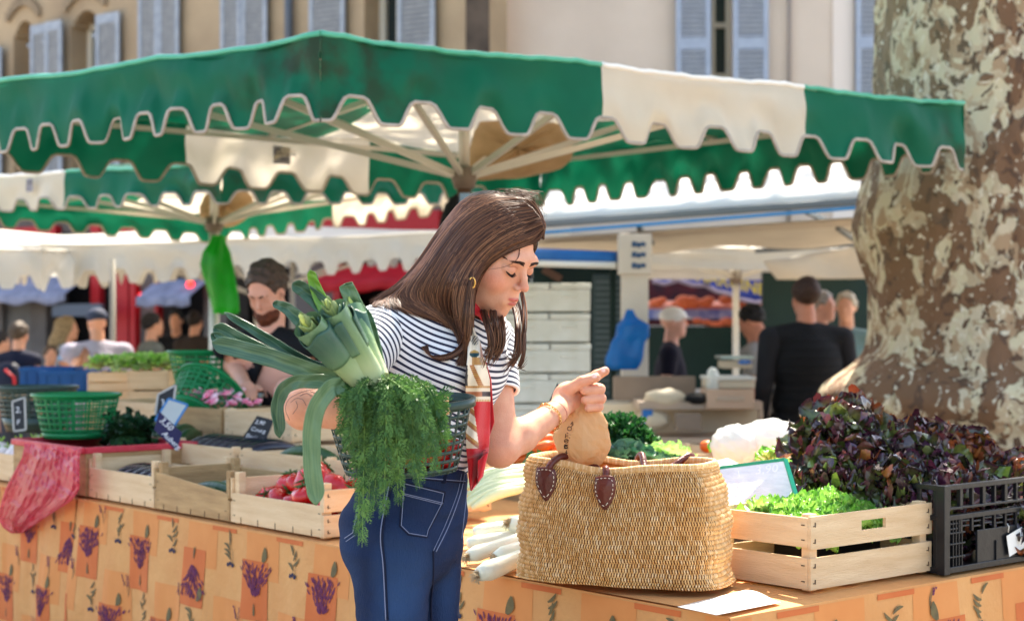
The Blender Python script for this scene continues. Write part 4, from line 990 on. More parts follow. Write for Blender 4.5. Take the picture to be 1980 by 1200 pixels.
open_box('plastic_crate', 'blue plastic crate nearest the stacked lettuce crates', 'crate', W(148, 756, 9.0), .05, (.34, .3, .12), blu)
# side table carrying them
sidet = thing('side_table', 'folding table far behind the stall, carrying lettuce crates', 'table', W(220, 790, 8.8)*1)
m = MB(); p = W(200, 800, 8.8); zt = W(100, 754, 9.0).z-.01; m.box((p.x-.35, 9.0, zt-.02), (2.4, .8, .03)); m.build('tabletop', wood2, sidet, smooth=False)
for x in (-1.1, 1.1):
    for y in (-.35, .35): m = MB(); m.beam((p.x-.35+x, 9.0+y, 0), (p.x-.35+x, 9.0+y, zt-.03), .04, .04); m.build('leg', wood2, sidet, smooth=False)
stack = []
for k, (px, pyb, d, lab) in enumerate(((222, 790, 8.1, 'lower left crate of the lettuce crate stack'), (222, 755, 8.1, 'upper left crate of the stack, lettuces on top'), (297, 790, 8.0, 'lower right crate of the lettuce crate stack'), (297, 752, 8.0, 'upper right crate of the stack, lettuces on top'))):
    stack.append(crate(lab, W(px, pyb, d)+Vector((0, 0, 0)), .03, .19 if 1 else .2, .3, Hh=.10, boards=((.004, .04), (.052, .042)) if k < 2 else ((.004, .09),), end=((.004, .09),), group='lettuce crates behind the green baskets', stap=False))
m = MB(); pz = W(250, 790, 8.05).z; m.box((W(260, 790, 8.1).x, 8.1, pz/2), (.44, .3, pz-.01)); tag(m.build('storage_box', wood2, smooth=False), 'wooden box stack under the lettuce crates', 'box')
hl = None
for k in range(14):
    px = 190+11*k; py = 706-(6 if k > 4 else 0)-rt.uniform(0, 6)
    if hl is None: o = hl = lettuce_head('lettuce', '', 'lettuce', (0, 0, 0), .075, 20, lin((226, 240, 190)), lin((150, 200, 84)), lettm, None, .007, seed=300, wide=.9, ctvar=[lin((150, 200, 84)), lin((180, 216, 120)), lin((120, 180, 60))])
    else: o = hl.copy(); COL.objects.link(o)
    o.location = W(px, py+8, 8.05+rt.uniform(-.06, .06)); o.rotation_euler = (rt.uniform(-.3, .3), rt.uniform(-.3, .3), rt.random()*6); tag(o, 'sunlit green lettuce on the crate stack behind the green baskets', 'lettuce', 'lettuces on the far crate stack')
# courgettes and greens near the signs
for k in range(7): a = inside(backrow[2], -.17+.05*k, -.1, .12+.015*(k % 2)); longveg('courgette', 'dark green courgette in the crate behind the navy sign', 'courgette', a, a+Vector((.05, .19, .02)), .024, cukem, 'courgettes behind the navy sign')
for k, (px, py, d) in enumerate(((245, 842, 5.75), (275, 838, 5.8), (230, 828, 5.95))):
    m = MB(); rr = random.Random(k+9)
    for q in range(40): v = Vector((rr.gauss(0, 1), rr.gauss(0, 1), rr.gauss(.5, 1))).normalized(); c = W(px, py, d); leaf(m, c+v*.01, c+v*.085, .055, Vector((0, 0, 1)), .008, lin((70, 110, 60)), lin((22, 62, 40)), rr=rr, nu=5, nv=5)
    tag(m.build('leafy_greens', lettm, attr=True), ('dark leafy greens beside the navy price sign, lowest', 'dark leafy greens touching the navy price sign', 'dark leafy greens right of the green basket')[k], 'greens')

# ---- price signs ----
slate = M('black_slate', (40, 42, 46), .6, (54, 56, 60), 10, .5); navy = M('navy_card', (30, 28, 72), .5, (38, 36, 84), 8, .5); chalk = M('chalk'); silv = M('sign_edge', (190, 186, 180), .4)
def sign(label, quad, d, mat, texts, group=None, edge=None, dd=(0, 0, 0, 0), thick=.004, name='price_sign', col=None):
    """quad = photo corners: lower-left, lower-right, upper-right, upper-left"""
    a, b_, c, e = [W(q[0], q[1], d+dd[i]) for i, q in enumerate(quad)]; t = thing(name, label, 'sign', (a+b_)/2, group=group)
    m = MB(); quadgrid(m, a, b_, c, e); m.build('board', mat, t, smooth=False, solid=thick)
    ux = (b_-a).normalized(); uy = (e-a); uy = (uy-ux*uy.dot(ux)).normalized(); n = ux.cross(uy); n = n if n.y < 0 else -n; m = MB()
    for (s_, u, v, sz) in texts: text_mesh(m, s_, a.lerp(b_, u).lerp(e.lerp(c, u), v)+n*(thick/2+.002), ux, uy, sz, shear=.25)
    if texts: m.build('lettering', col or chalk, t, smooth=False)
    if edge:
        for p, q in ((a, b_), (b_, c), (c, e), (e, a)): m = MB(); m.beam(p, q, .007, .007); m.build('edge_strip', edge, t, smooth=False)
    return t
sign('small slate in a pale frame before the dark basket at far left', ((27, 833), (50, 830), (48, 768), (24, 776)), 6.2, slate, [('2,', .2, .6, .032), ('F', .25, .2, .028)], edge=silv)
sign('navy price sign written in white, tilted among the aubergines', ((298, 830), (342, 872), (352, 836), (308, 795)), 5.35, navy, [('3,50', .08, .60, .030), ('Auberg.', .30, .12, .026)])
sign('pale card edged in blue above the navy sign', ((300, 812), (338, 822), (363, 782), (326, 770)), 5.7, M('pale_card', (196, 206, 204), .6, (176, 190, 190), 12, .5), [], edge=M('blue_edge', (60, 130, 190), .5))
sign('grey slate standing behind the blue edged card', ((300, 806), (334, 792), (340, 744), (306, 762)), 5.9, slate, [('3', .3, .4, .03)], edge=silv)
sign('slanted black slate with white chalk writing on the pale crate', ((468, 848), (512, 857), (530, 812), (497, 803)), 5.55, slate, [('2,90', .12, .70, .020), ('Courg', .12, .40, .020), ('Fruit', .10, .08, .022)])
sign('black price tags on the vendor\'s green scale tray', ((478, 782), (500, 783), (500, 765), (478, 764)), 6.6, slate, [('1 R', .1, .2, .03)])
sign('small dark slate seen edge on between the forearm and the bracelet', ((1058, 783), (1085, 800), (1086, 770), (1078, 739)), 4.3, M('green_slate', (46, 62, 56), .6), [])
# cardboard markings on the radish crate
cs = MB(); p = stk[2]; mt = pmat(p); ux = (mt@Vector((1, 0, 0))-mt@Vector((0, 0, 0))); o = mt@Vector((-.19, -.142, .055)); text_mesh(cs, 'CNR', o, ux, Vector((0, 0, 1)), .034, font_bold=True)
cs.build('stencil_mark', M('stencil_ink', (70, 50, 34), .8), stk[2], smooth=False)
cs = MB(); text_mesh(cs, 'M M', mt@Vector((-.19, -.142, .014)), ux, Vector((0, 0, 1)), .030, font_bold=True); cs.build('stencil_mark', M('stencil_red', (190, 82, 40), .8), stk[2], smooth=False)
# vendor's scale
sc_ = thing('weighing_scale', 'pale green weighing scale in front of the bearded vendor', 'scale', W(470, 800, 6.75))
m = MB(); c = W(455, 763, 6.75); m.box(c, (.26, .2, .02)); m.build('pan', M('scale_pan', (176, 190, 184), .3, metal=.4), sc_, smooth=False, bevel=.004)
m = MB(); m.box(c-Vector((0, 0, .055)), (.24, .2, .075)); m.build('scale_body', M('scale_green', (106, 150, 134), .5), sc_, smooth=False, bevel=.008)
m = MB(); m.box(c+Vector((.16, 0, .0)), (.08, .03, .06)); m.build('display', slate, sc_, smooth=False, bevel=.004)
m = MB(); q = c-Vector((0, 0, .10)); m.box((q.x, q.y+.1, (q.z+TZ)/2), (.5, .36, q.z-TZ)); tag(m.build('wooden_box', wood2, smooth=False), 'wooden box under the weighing scale', 'box')

# ---- pink plastic film over the crate ----
pink = M('pink_plastic_film', (236, 92, 110), .22, (226, 66, 92), 7, .5, .9, 16, trans=.45, coat=.4, alpha=.82)
film = thing('plastic_bag', 'crumpled translucent pink plastic bag draped over the crate corner', 'plastic bag', T(3.2, 0, TZ))
rim = [(44, 858, 5.72), (90, 866, 5.62), (157, 864, 5.40)]
outl = [((48, 856), (156, 868)), ((42, 885), (154, 885)), ((25, 915), (154, 915)), ((10, 945), (154, 945)), ((0, 975), (138, 968)), ((-6, 1000), (100, 992)), ((6, 1020), (62, 1018)), ((22, 1031), (44, 1030))]
m = MB()
def pf(u, v):
    k = v*(len(outl)-1); i = min(int(k), len(outl)-2); f = k-i; (l0, r0), (l1, r1) = outl[i], outl[i+1]
    l = (l0[0]*(1-f)+l1[0]*f, l0[1]*(1-f)+l1[1]*f); r = (r0[0]*(1-f)+r1[0]*f, r0[1]*(1-f)+r1[1]*f)
    x = l[0]+(r[0]-l[0])*u; y = l[1]+(r[1]-l[1])*u
    # distance of the table's hanging plane at that column, pushed slightly to the viewer
    k2 = (x-CX)/F; n = Vector((Ub.x, Ub.y)); dpl = (C0.x*n.x+C0.y*n.y-.05)/(k2*n.x+n.y)
    rr_ = .016*sm_noise(u*9, v*11, 0, 3)+.010*abs(sm_noise(u*23+v*9, v*17-u*8, 0, 5))+.006*sm_noise(u*50, v*40, 0, 8)
    return W(x, y, dpl-.02-.045*math.sin(math.pi*min(1, v*1.1))+rr_*1.3)
m.grid(pf, 60, 60); m.build('hanging_film', pink, film)
m = MB(); q0 = pmat(pink_crate)
def pin(u, v):
    x = (u-.5)*.57; y = -.212+.42*v; z = .155-.05*math.sin(math.pi*u)**.3*math.sin(math.pi*v)**.4+.006*sm_noise(u*18, v*12, 0, 4); return q0@Vector((x, y, z+.012))
m.grid(pin, 40, 30); m.build('lining', pink, film)
m = MB()
for (x0, y0, x1, y1) in ((-.295, -.212, .295, -.212), (.295, -.212, .295, .21), (-.295, .21, .295, .21), (-.295, -.212, -.295, .21)):
    m.beam(q0@Vector((x0, y0, .158)), q0@Vector((x1, y1, .158)), .02, .022)
m.build('rim_fold', M('pink_fold', (222, 70, 82), .35, (206, 54, 70), 9, .5, .6, 30, trans=.2), film, smooth=False, bevel=.004)

# ================= wicker bag =================
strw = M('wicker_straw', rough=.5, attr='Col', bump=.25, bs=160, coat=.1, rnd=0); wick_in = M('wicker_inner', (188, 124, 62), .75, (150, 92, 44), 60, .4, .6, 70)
leath = M('brown_leather', (112, 48, 32), .38, (84, 34, 24), 12, .5, .35, 70, coat=.25); thread = M('pale_thread', (232, 214, 190), .7)
BO = Vector((.203, 3.40, TZ+.022)); e1 = Vector((.925, -.380, 0)).normalized(); e2 = Vector((.380, .925, 0)).normalized()
bag = thing('wicker_bag', 'large straw coloured wicker shopping bag with brown leather handles', 'bag', BO+e2*.11)
def wrim(ang, z):
    """outline of the bag at height fraction z: rounded rectangle, narrower at the top"""
    hx = .236-.036*z+.010*math.sin(z*3.1); hy = .118-.006*z+.012*math.sin(math.pi*z)
    c, s_ = math.cos(ang), math.sin(ang); n = 3.6; r = (abs(c)**n+abs(s_)**n)**(-1/n)
    return hx*c*r, hy*s_*r
def wpt(ang, z, out=0):
    x, y = wrim(ang, z); Hb = .262
    dip = -.016*math.exp(-((x+.01)/.09)**2)*z if True else 0
    x2, y2 = wrim(ang+.01, z); x1, y1 = wrim(ang-.01, z); nx, ny = (y2-y1), -(x2-x1); l = math.hypot(nx, ny); nx /= l; ny /= l
    bul = .006*math.sin(x*17+2)*math.sin(z*5)+.004*math.sin(x*41+z*9)+.003*math.sin(z*24+x*6)
    return BO+e2*.118+e1*(x+nx*(out+bul)-.0)+e2*(y+ny*(out+bul))+Vector((0, 0, z*Hb+dip+.012*z*(x/.2)*-0.3))
# even spacing round the outline
angs = [2*math.pi*k/720 for k in range(721)]; ds = [0]
for k in range(720): x0, y0 = wrim(angs[k], .4); x1, y1 = wrim(angs[k+1], .4); ds.append(ds[-1]+math.hypot(x1-x0, y1-y0))
PER = ds[-1]
def ang_at(f):
    t = (f % 1.0)*PER; import bisect; k = min(719, bisect.bisect_right(ds, t)-1); return angs[k]+(angs[k+1]-angs[k])*(t-ds[k])/(ds[k+1]-ds[k])
ROWS, NST = 27, 210
zs_ = [0]
for j in range(ROWS): zs_.append(zs_[-1]+(1.0 if 2 <= j < ROWS-3 else .66))
zs_ = [z/zs_[-1] for z in zs_]
m = MB(); wr = random.Random(11); S1 = [lin(c) for c in ((228, 180, 118), (234, 190, 132), (220, 168, 104), (226, 176, 114), (240, 202, 150), (212, 158, 94))]
for j in range(ROWS):
    z0, z1 = zs_[j], zs_[j+1]; zm = (z0+z1)/2; hh = (z1-z0)*.282
    for k in range(NST):
        f = (k+(.5 if j % 2 else 0)+wr.uniform(-.08, .08))/NST; da = 1/NST*.60; lean = .22/NST*(1 if j % 2 else -1)*.6
        col = S1[wr.randrange(6)]; vv = wr.uniform(.94, 1.05); col = tuple(c*vv for c in col); h = wr.uniform(-.0012, .0012); bot = wr.uniform(0, .0025)
        vs = []; N1 = 5
        for a in range(N1):                       # along the strand (vertical)
            t = a/(N1-1); zz = z0+(z1-z0)*(-.14+1.28*t); bulge = math.sin(math.pi*t)
            for b_ in range(4):
                w_ = (b_/3-.5)*2; wid = da*(.45+.55*bulge); ff = f+lean*(t-.5)*2+w_*wid*.55
                vs.append(wpt(ang_at(ff), min(1.0, max(0, zz)), .0005+(.0062+h)*bulge*(1-.75*w_*w_)))
        m.add(vs, [(a*4+b_, a*4+b_+1, a*4+b_+5, a*4+b_+4) for a in range(N1-1) for b_ in range(3)], 0, [col]*len(vs))
m.build('woven_side', strw, bag, attr=True)
m = MB(); m.grid(lambda u, v: wpt(ang_at(u), v*.995, -.001), 180, 12, closeu=True); m.build('wicker_shadow_sheet', M('wicker_shadow', (122, 74, 36), .8), bag)
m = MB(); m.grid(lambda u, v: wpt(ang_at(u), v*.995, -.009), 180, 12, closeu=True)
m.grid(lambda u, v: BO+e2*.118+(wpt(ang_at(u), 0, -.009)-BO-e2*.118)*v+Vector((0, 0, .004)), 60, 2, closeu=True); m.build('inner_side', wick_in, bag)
m = MB()
for k in range(300):                              # overcast rim
    f = k/300; p0 = wpt(ang_at(f), 1, -.010); p1 = wpt(ang_at(f+.002), 1, .003); mid = (p0+p1)/2+Vector((0, 0, .006)); m.tube([p0-Vector((0, 0, .006)), p0.lerp(mid, .6)+Vector((0, 0, .002)), mid, p1.lerp(mid, .5)+Vector((0, 0, .001)), p1-Vector((0, 0, .008))], .0023, 5, cols=[S1[k % 5]]*5)
m.build('rim', strw, bag, attr=True)
for sgn, offs in ((1, 0), (-1, .5)):              # two handles
    def side_pt(x, z, out=.006):
        best = min(range(0, 720, 4), key=lambda k: abs(wrim(angs[k], z)[0]-x)+(0 if (wrim(angs[k], z)[1] < 0) == (sgn > 0) else 9)); return wpt(angs[best], z, out), best
    xa, xb = (-.128, .000) if sgn > 0 else (-.01, .130)
    A_, ka = side_pt(xa, .90); B_, kb = side_pt(xb, .90)
    outw = -e2 if sgn > 0 else e2
    if sgn > 0: hp = [A_+Vector((0, 0, -.018)), A_+Vector((0, 0, .018))+e1*.004, A_+Vector((0, 0, .037))+e1*.018+e2*.03, A_+Vector((0, 0, .034))+e1*.04+e2*.06, A_+Vector((0, 0, .018))+e1*.08+e2*.07, B_+Vector((0, 0, .012))-e1*.025+e2*.05, B_+Vector((0, 0, .030))-e1*.004+e2*.012, B_+Vector((0, 0, -.018))]
    else: hp = [A_+Vector((0, 0, -.02)), A_+Vector((0, 0, .03)), A_+Vector((0, 0, .044))+e1*.014-e2*.01, A_+Vector((0, 0, .01))+e1*.04-e2*.05, B_-e1*.05+Vector((0, 0, .01))-e2*.05, B_-e1*.015+Vector((0, 0, .034)), B_+Vector((0, 0, -.02))]
    hd = MB(); hd.tube(cat_pts(hp, 40), .0078, 10); ho = hd.build('handle', leath, bag)
    for P0, kk in ((A_, ka), (B_, kb)):
        lf = MB(); st_ = MB(); ring = []
        shape = [(-.021, .024), (0, .028), (.021, .024), (.0245, .0), (.019, -.022), (0, -.047), (-.019, -.022), (-.0245, 0)]
        sp = cat_pts([Vector((a, b_, 0)) for a, b_ in shape]+[Vector((shape[0][0], shape[0][1], 0))], 33)[:-1]
        t_ = (wpt(angs[kk]+.03, .9)-wpt(angs[kk]-.03, .9)).normalized(); nrm = t_.cross(Vector((0, 0, 1))); nrm = nrm if nrm.dot(outw) > 0 else -nrm
        base = wpt(angs[kk], .86, .0085)
        fr_ = [base+t_*p.x+Vector((0, 0, p.y)) for p in sp]
        lf.add([p+nrm*.001 for p in fr_]+[p+nrm*.0045 for p in [base+(q-base)*.93 for q in fr_]]+[base+nrm*.006], [(i, (i+1) % 32, 32+(i+1) % 32, 32+i) for i in range(32)]+[(32+i, 32+(i+1) % 32, 64) for i in range(32)])
        lf.build('leather_patch', leath, bag)
        for i in range(0, 32, 2):
            a = base+(fr_[i]-base)*.80+nrm*.0058; c = base+(fr_[(i+1) % 32]-base)*.80+nrm*.0058; st_.tube([a, c], .0009, 5)
        st_.build('stitching', thread, bag)
# small tuft of stray leaves under the bag
# ================= the woman =================
KD = 1.055
def Q(px, py, d): return W(px, py, d*KD)
def na(v): return np.array(v, float)
al, ph_ = R(36), R(27)
hf = Vector((math.cos(al)*math.cos(ph_), -math.sin(al)*math.cos(ph_), -math.sin(ph_)))
hu = Vector((math.cos(al)*math.sin(ph_), -math.sin(al)*math.sin(ph_), math.cos(ph_))); hl = hu.cross(hf)
HO = Q(953, 491, 3.02); HS = .99
def head_frame(P, O, f, u, l, s): q = P-na(O); return np.stack([q@na(l), q@na(f), q@na(u)], 1)/s
def head_sdf(q, fem=True, ears=True):
    E = lambda c, r: ell(q, c, r)
    d = E((0, -.018, .030), (.072, .094, .086))
    d = su(d, E((0, .022, -.030), (.058, .064, .080)), .02)
    d = su(d, E((0, .034, -.078), (.041, .046, .034)), .02)
    d = su(d, E((0, .068, -.098), (.015, .013, .014) if fem else (.02, .015, .018)), .018)
    for x in (-1, 1): d = su(d, E((x*.036, .048, -.030), (.020, .026, .026)), .018)
    d = su(d, rcone(q, (-.034, .074, .020), (.034, .074, .020), .012, .012), .018)
    for x in (-1, 1):
        d = ss(d, E((x*.031, .101, -.001), (.021, .018, .013)), .012)
        d = su(d, E((x*.031, .0685, -.001), (.0150, .0155, .0135)), .003)
    d = su(d, rcone(q, (0, .080, .010), (0, .102, -.025), .0056, .0078), .009)
    d = su(d, E((0, .1025, -.0275), (.0078, .0080, .0068)), .006)
    for x in (-1, 1):
        d = su(d, E((x*.0098, .0915, -.0325), (.0060, .0085, .0055)), .005)
        d = ss(d, E((x*.0055, .097, -.0395), (.0034, .005, .003)), .002)
    d = ss(d, rcone(q, (0, .0945, -.043), (0, .0925, -.054), .0028, .0028), .005)
    d = su(d, E((0, .079, -.064), (.024, .010, .015)), .014)
    up = su(E((-.006, .0872, -.0590), (.0105, .0068, .0036)), E((.006, .0872, -.0590), (.0105, .0068, .0036)), .003)
    d = su(d, up, .003); d = su(d, E((0, .0865, -.0680), (.0128, .0075, .0048)), .004)
    d = ss(d, rcone(q, (-.017, .0905, -.0632), (.017, .0905, -.0632), .0007, .0007), .0022)
    d = ss(d, E((0, .094, -.080), (.013, .008, .004)), .008)
    if ears:
        for x in (-1, 1):
            d = su(d, E((x*.0725, -.008, -.006), (.007, .017, .030)), .006); d = ss(d, E((x*.081, -.005, -.002), (.007, .010, .018)), .004)
    return d
SKIN = lin((232, 172, 140))
def skin_cols(q):
    c = np.tile(na(SKIN), (len(q), 1))
    def mixc(mask, col): c[:] = c*(1-mask[:, None])+na(lin(col))*mask[:, None]
    sm = lambda d, w: np.clip(.5-d/w, 0, 1)
    ch = np.minimum(ell(q, (-.044, .058, -.034), (.026, .03, .02)), ell(q, (.040, .062, -.036), (.026, .03, .02))); mixc(.42*sm(ch, .02), (232, 140, 112))
    mixc(.4*sm(ell(q, (0, .105, -.03), (.013, .012, .012)), .012), (228, 140, 116))
    ls = np.minimum(np.minimum(ell(q, (-.006, .089, -.0590), (.0115, .010, .0040)), ell(q, (.006, .089, -.0590), (.0115, .010, .0040))), ell(q, (0, .088, -.0680), (.0138, .011, .0052)))
    mixc(.85*sm(ls, .0025), (196, 92, 84)); mixc(.8*sm(rcone(q, (-.014, .0925, -.0632), (.014, .0925, -.0632), .0010, .0010), .0015), (120, 48, 44))
    for x in (-1, 1):
        mixc(.35*sm(ell(q, (x*.031, .085, .002), (.018, .015, .012)), .01), (198, 130, 104))
        mixc(.8*sm(ell(q, (x*.0055, .097, -.0395), (.0042, .006, .0038)), .002), (110, 52, 40))
    return c
skin = M('skin', rough=.5, attr='Col', col2=(236, 214, 206), ns=38, nsoft=.7, bump=.22, bs=420, sss=.2, spec=.4)
woman = thing('person', 'young woman in striped shirt and jeans, looking down, holding leeks and a paper bag', 'person', (W(790, 1000, 3.2).x, 3.2, 0))
B_T = lambda a, up: None
def basis(az, up):
    f = Vector((math.cos(az), -math.sin(az), 0)); up = Vector(up).normalized(); f = (f-up*f.dot(up)).normalized(); l = up.cross(f); return np.array([na(l), na(f), na(up)]).T
WA, NE = Q(806, 890, 3.05), Q(872, 612, 3.06); BT = basis(R(38), NE-WA); BH = basis(R(20), (0.02, 0, 1))
SR, ER, WR_ = Q(740, 642, 2.95), Q(588, 790, 2.77), Q(790, 786, 2.72)
SL, EL, WL = Q(945, 655, 3.19), Q(967, 868, 3.10), Q(1076, 796, 3.235)
def torso(P, o=0.0):
    d = ell(P, Q(846, 705, 3.06), (.160+o, .104+o, .168+o), BT)
    d = su(d, ell(P, Q(812, 845, 3.05), (.128+o, .094+o, .15+o), BT), .05)
    d = su(d, chainsdf(P, [SR, Q(800, 615, 3.0), Q(878, 596, 3.06), Q(920, 630, 3.14), SL], [.052+o, .050+o, .048+o, .045+o, .045+o], .03), .035)
    d = su(d, ell(P, Q(868, 712, 2.975), (.052+o, .045+o, .055+o), BT), .04); d = su(d, ell(P, Q(925, 712, 3.07), (.050+o, .042+o, .052+o), BT), .04)
    return d
def arms(P):
    d = chainsdf(P, [SR, ER], [.046, .038], .01); d = su(d, chainsdf(P, [ER, ER.lerp(WR_, .3), WR_], [.036, .0355, .0245], .012), .012)
    d2 = chainsdf(P, [SL, EL], [.044, .037], .01); d2 = su(d2, chainsdf(P, [EL, EL.lerp(WL, .35), WL], [.035, .0355, .0235], .012), .014); return d, d2
HD = 3.30
def handL(P):
    D = HD; c = lambda pts, rs: chainsdf(P, [Q(*p) for p in pts], [r*1.0 for r in rs], .004)
    d = chainsdf(P, [WL, Q(1094, 775, D)], [.0235, .026], .01)
    d = su(d, ell(P, Q(1100, 768, D+.005), (.034, .021, .036)), .012); d = su(d, ell(P, Q(1088, 768, D-.012), (.021, .015, .028)), .012)
    f = c([(1082, 782, D-.012), (1098, 754, D-.025), (1126, 737, D-.032), (1153, 730, D-.034)], (.0155, .0140, .0120, .0098))
    d = su(d, f, .008)
    f2 = c([(1106, 750, D+.0), (1138, 734, D-.012), (1154, 725, D-.02), (1170, 717, D-.024)], (.0135, .0125, .0115, .0098)); d = su(d, f2, .003)
    for pts, r in (([(1108, 764, D+.012), (1146, 748, D+.014), (1160, 752, D-.012), (1130, 755, D-.032)], (.0125, .0122, .0118, .0098)),
                   ([(1108, 776, D+.012), (1148, 766, D+.014), (1162, 770, D-.012), (1131, 773, D-.032)], (.012, .0118, .0114, .0094)),
                   ([(1106, 786, D+.012), (1146, 782, D+.012), (1158, 786, D-.012), (1137, 789, D-.030)], (.0112, .0106, .0100, .0085))):
        d = np.minimum(su(d, c(pts[:2], r[:2]), .006), c(pts[1:], r[1:]))
    return d
def handR(P):
    D = 2.725; c = lambda pts, rs: chainsdf(P, [Q(*p) for p in pts], rs, .004)
    d = chainsdf(P, [WR_, Q(812, 790, D)], [.0245, .026], .01); d = su(d, ell(P, Q(815, 792, D), (.030, .020, .036)), .012)
    for pts, r in (([(818, 772, D), (838, 770, D+.0), (860, 772, D+.018)], (.0105, .0098, .0082)), ([(818, 790, D-.004), (840, 792, D-.002), (862, 795, D+.016)], (.0105, .0098, .0082)),
                   ([(816, 805, D), (834, 812, D), (846, 818, D+.022)], (.010, .0095, .0080)), ([(812, 816, D), (826, 828, D+.005), (832, 834, D+.025)], (.009, .0085, .0074)),
                   ([(805, 775, D+.01), (818, 758, D+.03), (830, 752, D+.045)], (.0115, .0105, .009))):
        d = np.minimum(su(d, c(pts[:2], r[:2]), .004), su(d, c(pts[1:], r[1:]), .002))
    return d
def neck(P): return chainsdf(P, [HO-hu*.07-hf*.025, Q(888, 575, 3.04), Q(872, 630, 3.06)], [.050, .050, .062], .02)
# head + neck (fine), arms + hands (fine), trunk and legs under the clothes (coarser): joined into ONE body mesh
def f_head(P): return su(head_sdf(head_frame(P, HO, hf, hu, hl, HS))*HS, neck(P), .018)
hv, hfc = sdf_mesh(f_head, na(HO)-[.17, .17, .21], na(HO)+[.15, .17, .15], .0021)
hcol = skin_cols(head_frame(hv, HO, hf, hu, hl, HS))
def f_ar(P): a, b_ = arms(P); return np.minimum(su(a, handR(P), .012), a*0+9)
def f_al(P): a, b_ = arms(P); return su(b_, handL(P), .012)
p0 = na(Q(530, 850, 2.95)); p1 = na(Q(885, 620, 2.60)); av, afc = sdf_mesh(f_ar, [p0[0], 2.78, p0[2]-.02], [p1[0]+.05, 3.20, p1[2]], .0028)
q0_ = na(Q(915, 930, 3.1)); q1_ = na(Q(1190, 620, 3.1)); bv, bfc = sdf_mesh(f_al, [q0_[0], 3.18, q0_[2]-.02], [q1_[0], 3.56, q1_[2]], .0026)
def pelvis(P, o=0.0):
    d = ell(P, Q(809, 925, 3.05), (.122+o, .090+o, .10+o), BH); d = su(d, ell(P, Q(783, 1025, 3.05), (.160+o, .112+o, .12+o), BH), .05)
    d = su(d, ell(P, Q(728, 1035, 3.01), (.07+o, .058+o, .075+o), BH), .04)
    for h_, k_, a_, rs_2 in ((Q(756, 1070, 2.985), Q(762, 1400, 3.0), Q(764, 1850, 3.05), (.078, .050, .05)), (Q(822, 1070, 3.12), Q(830, 1400, 3.15), Q(836, 1800, 3.18), (.071, .050, .05))):
        lg = chainsdf(P, [h_, k_, a_], [r+o for r in rs_2], .03); d = su(d, lg, .022)
    return d
tv, tfc = sdf_mesh(lambda P: np.minimum(torso(P, -.014), pelvis(P, -.014)), [-.42, 2.98, .1], [.08, 3.55, 1.42], .009)
nv_ = [hv, av, bv, tv]; off = np.cumsum([0]+[len(x) for x in nv_]); allv = np.concatenate(nv_); allf = np.concatenate([f+o for f, o in zip([hfc, afc, bfc, tfc], off)])
ac = np.concatenate([hcol]+[np.tile(na(SKIN), (len(x), 1)) for x in nv_[1:]])
# knuckles, elbow and fingertips a little redder
for c, r_ in ((Q(1165, 770, HD), .03), (Q(1168, 717, HD), .02), (EL, .05), (Q(860, 780, 2.74), .025), (ER, .05)):
    k = np.clip(1-np.linalg.norm(allv-na(c), axis=1)/r_, 0, 1)*.4; ac = ac*(1-k[:, None])+na(lin((226, 138, 112)))*k[:, None]
body = mesh_np('body', allv, allf, skin, woman, col=ac)
bvh_body = BVHTree.FromPolygons([tuple(v) for v in allv], [tuple(f) for f in allf.tolist()])
CAM = Vector((0, 0, HC))
def hit(bv_, px, py, off=0.0, default=None):
    d = (W(px, py, 3)-CAM).normalized(); best = None
    for t in (bv_ if isinstance(bv_, (list, tuple)) else [bv_]):
        r = t.ray_cast(CAM, d)
        if r[0] is not None and (best is None or r[3] < best[3]): best = r
    if best is None: return W(px, py, default) if default else None
    return best[0]-d*off
# ---- shirt ----
def wr_n(P, s): return (np.sin(P[:, 0]*60*s+np.sin(P[:, 2]*40*s))+np.sin(P[:, 2]*95*s+P[:, 0]*30*s+np.sin(P[:, 1]*50*s))+np.sin(P[:, 1]*70*s-P[:, 2]*60*s))/3
def shirt_f(P):
    d = torso(P, .008); z = P[:, 2]; zb = WA[2]
    bunch = np.exp(-((z-zb-.005)/.03)**2); d = d-.005*bunch*wr_n(P*[1, 1, 2.4], 1.3)-.0022*wr_n(P, .5)-.010*np.exp(-((z-zb-.035)/.03)**2)
    cut = zb-.035-z; d = np.maximum(d, cut)
    q = head_frame(P, Q(880, 600, 3.05), Vector((BT[:, 1])), Vector(BT[:, 2]), Vector(BT[:, 0]), 1)
    d = ss(d, ell(q, (0, .02, .03), (.07, .075, .05)), .008)
    return d
sv, sf = sdf_mesh(shirt_f, [Q(690, 0, 3.05)[0], 2.98, WA[2]-.06], [Q(1010, 0, 3.2)[0], 3.56, HC+.08], .0040)
qT = (sv-na(WA))@BT                                 # lateral, forward, up in trunk axes
def stripes(up, lat, fwd): return (up-.35*lat*lat*3-.05*np.abs(lat)+.004*np.sin(lat*30)+.003*np.sin(fwd*40+up*20))/.0122
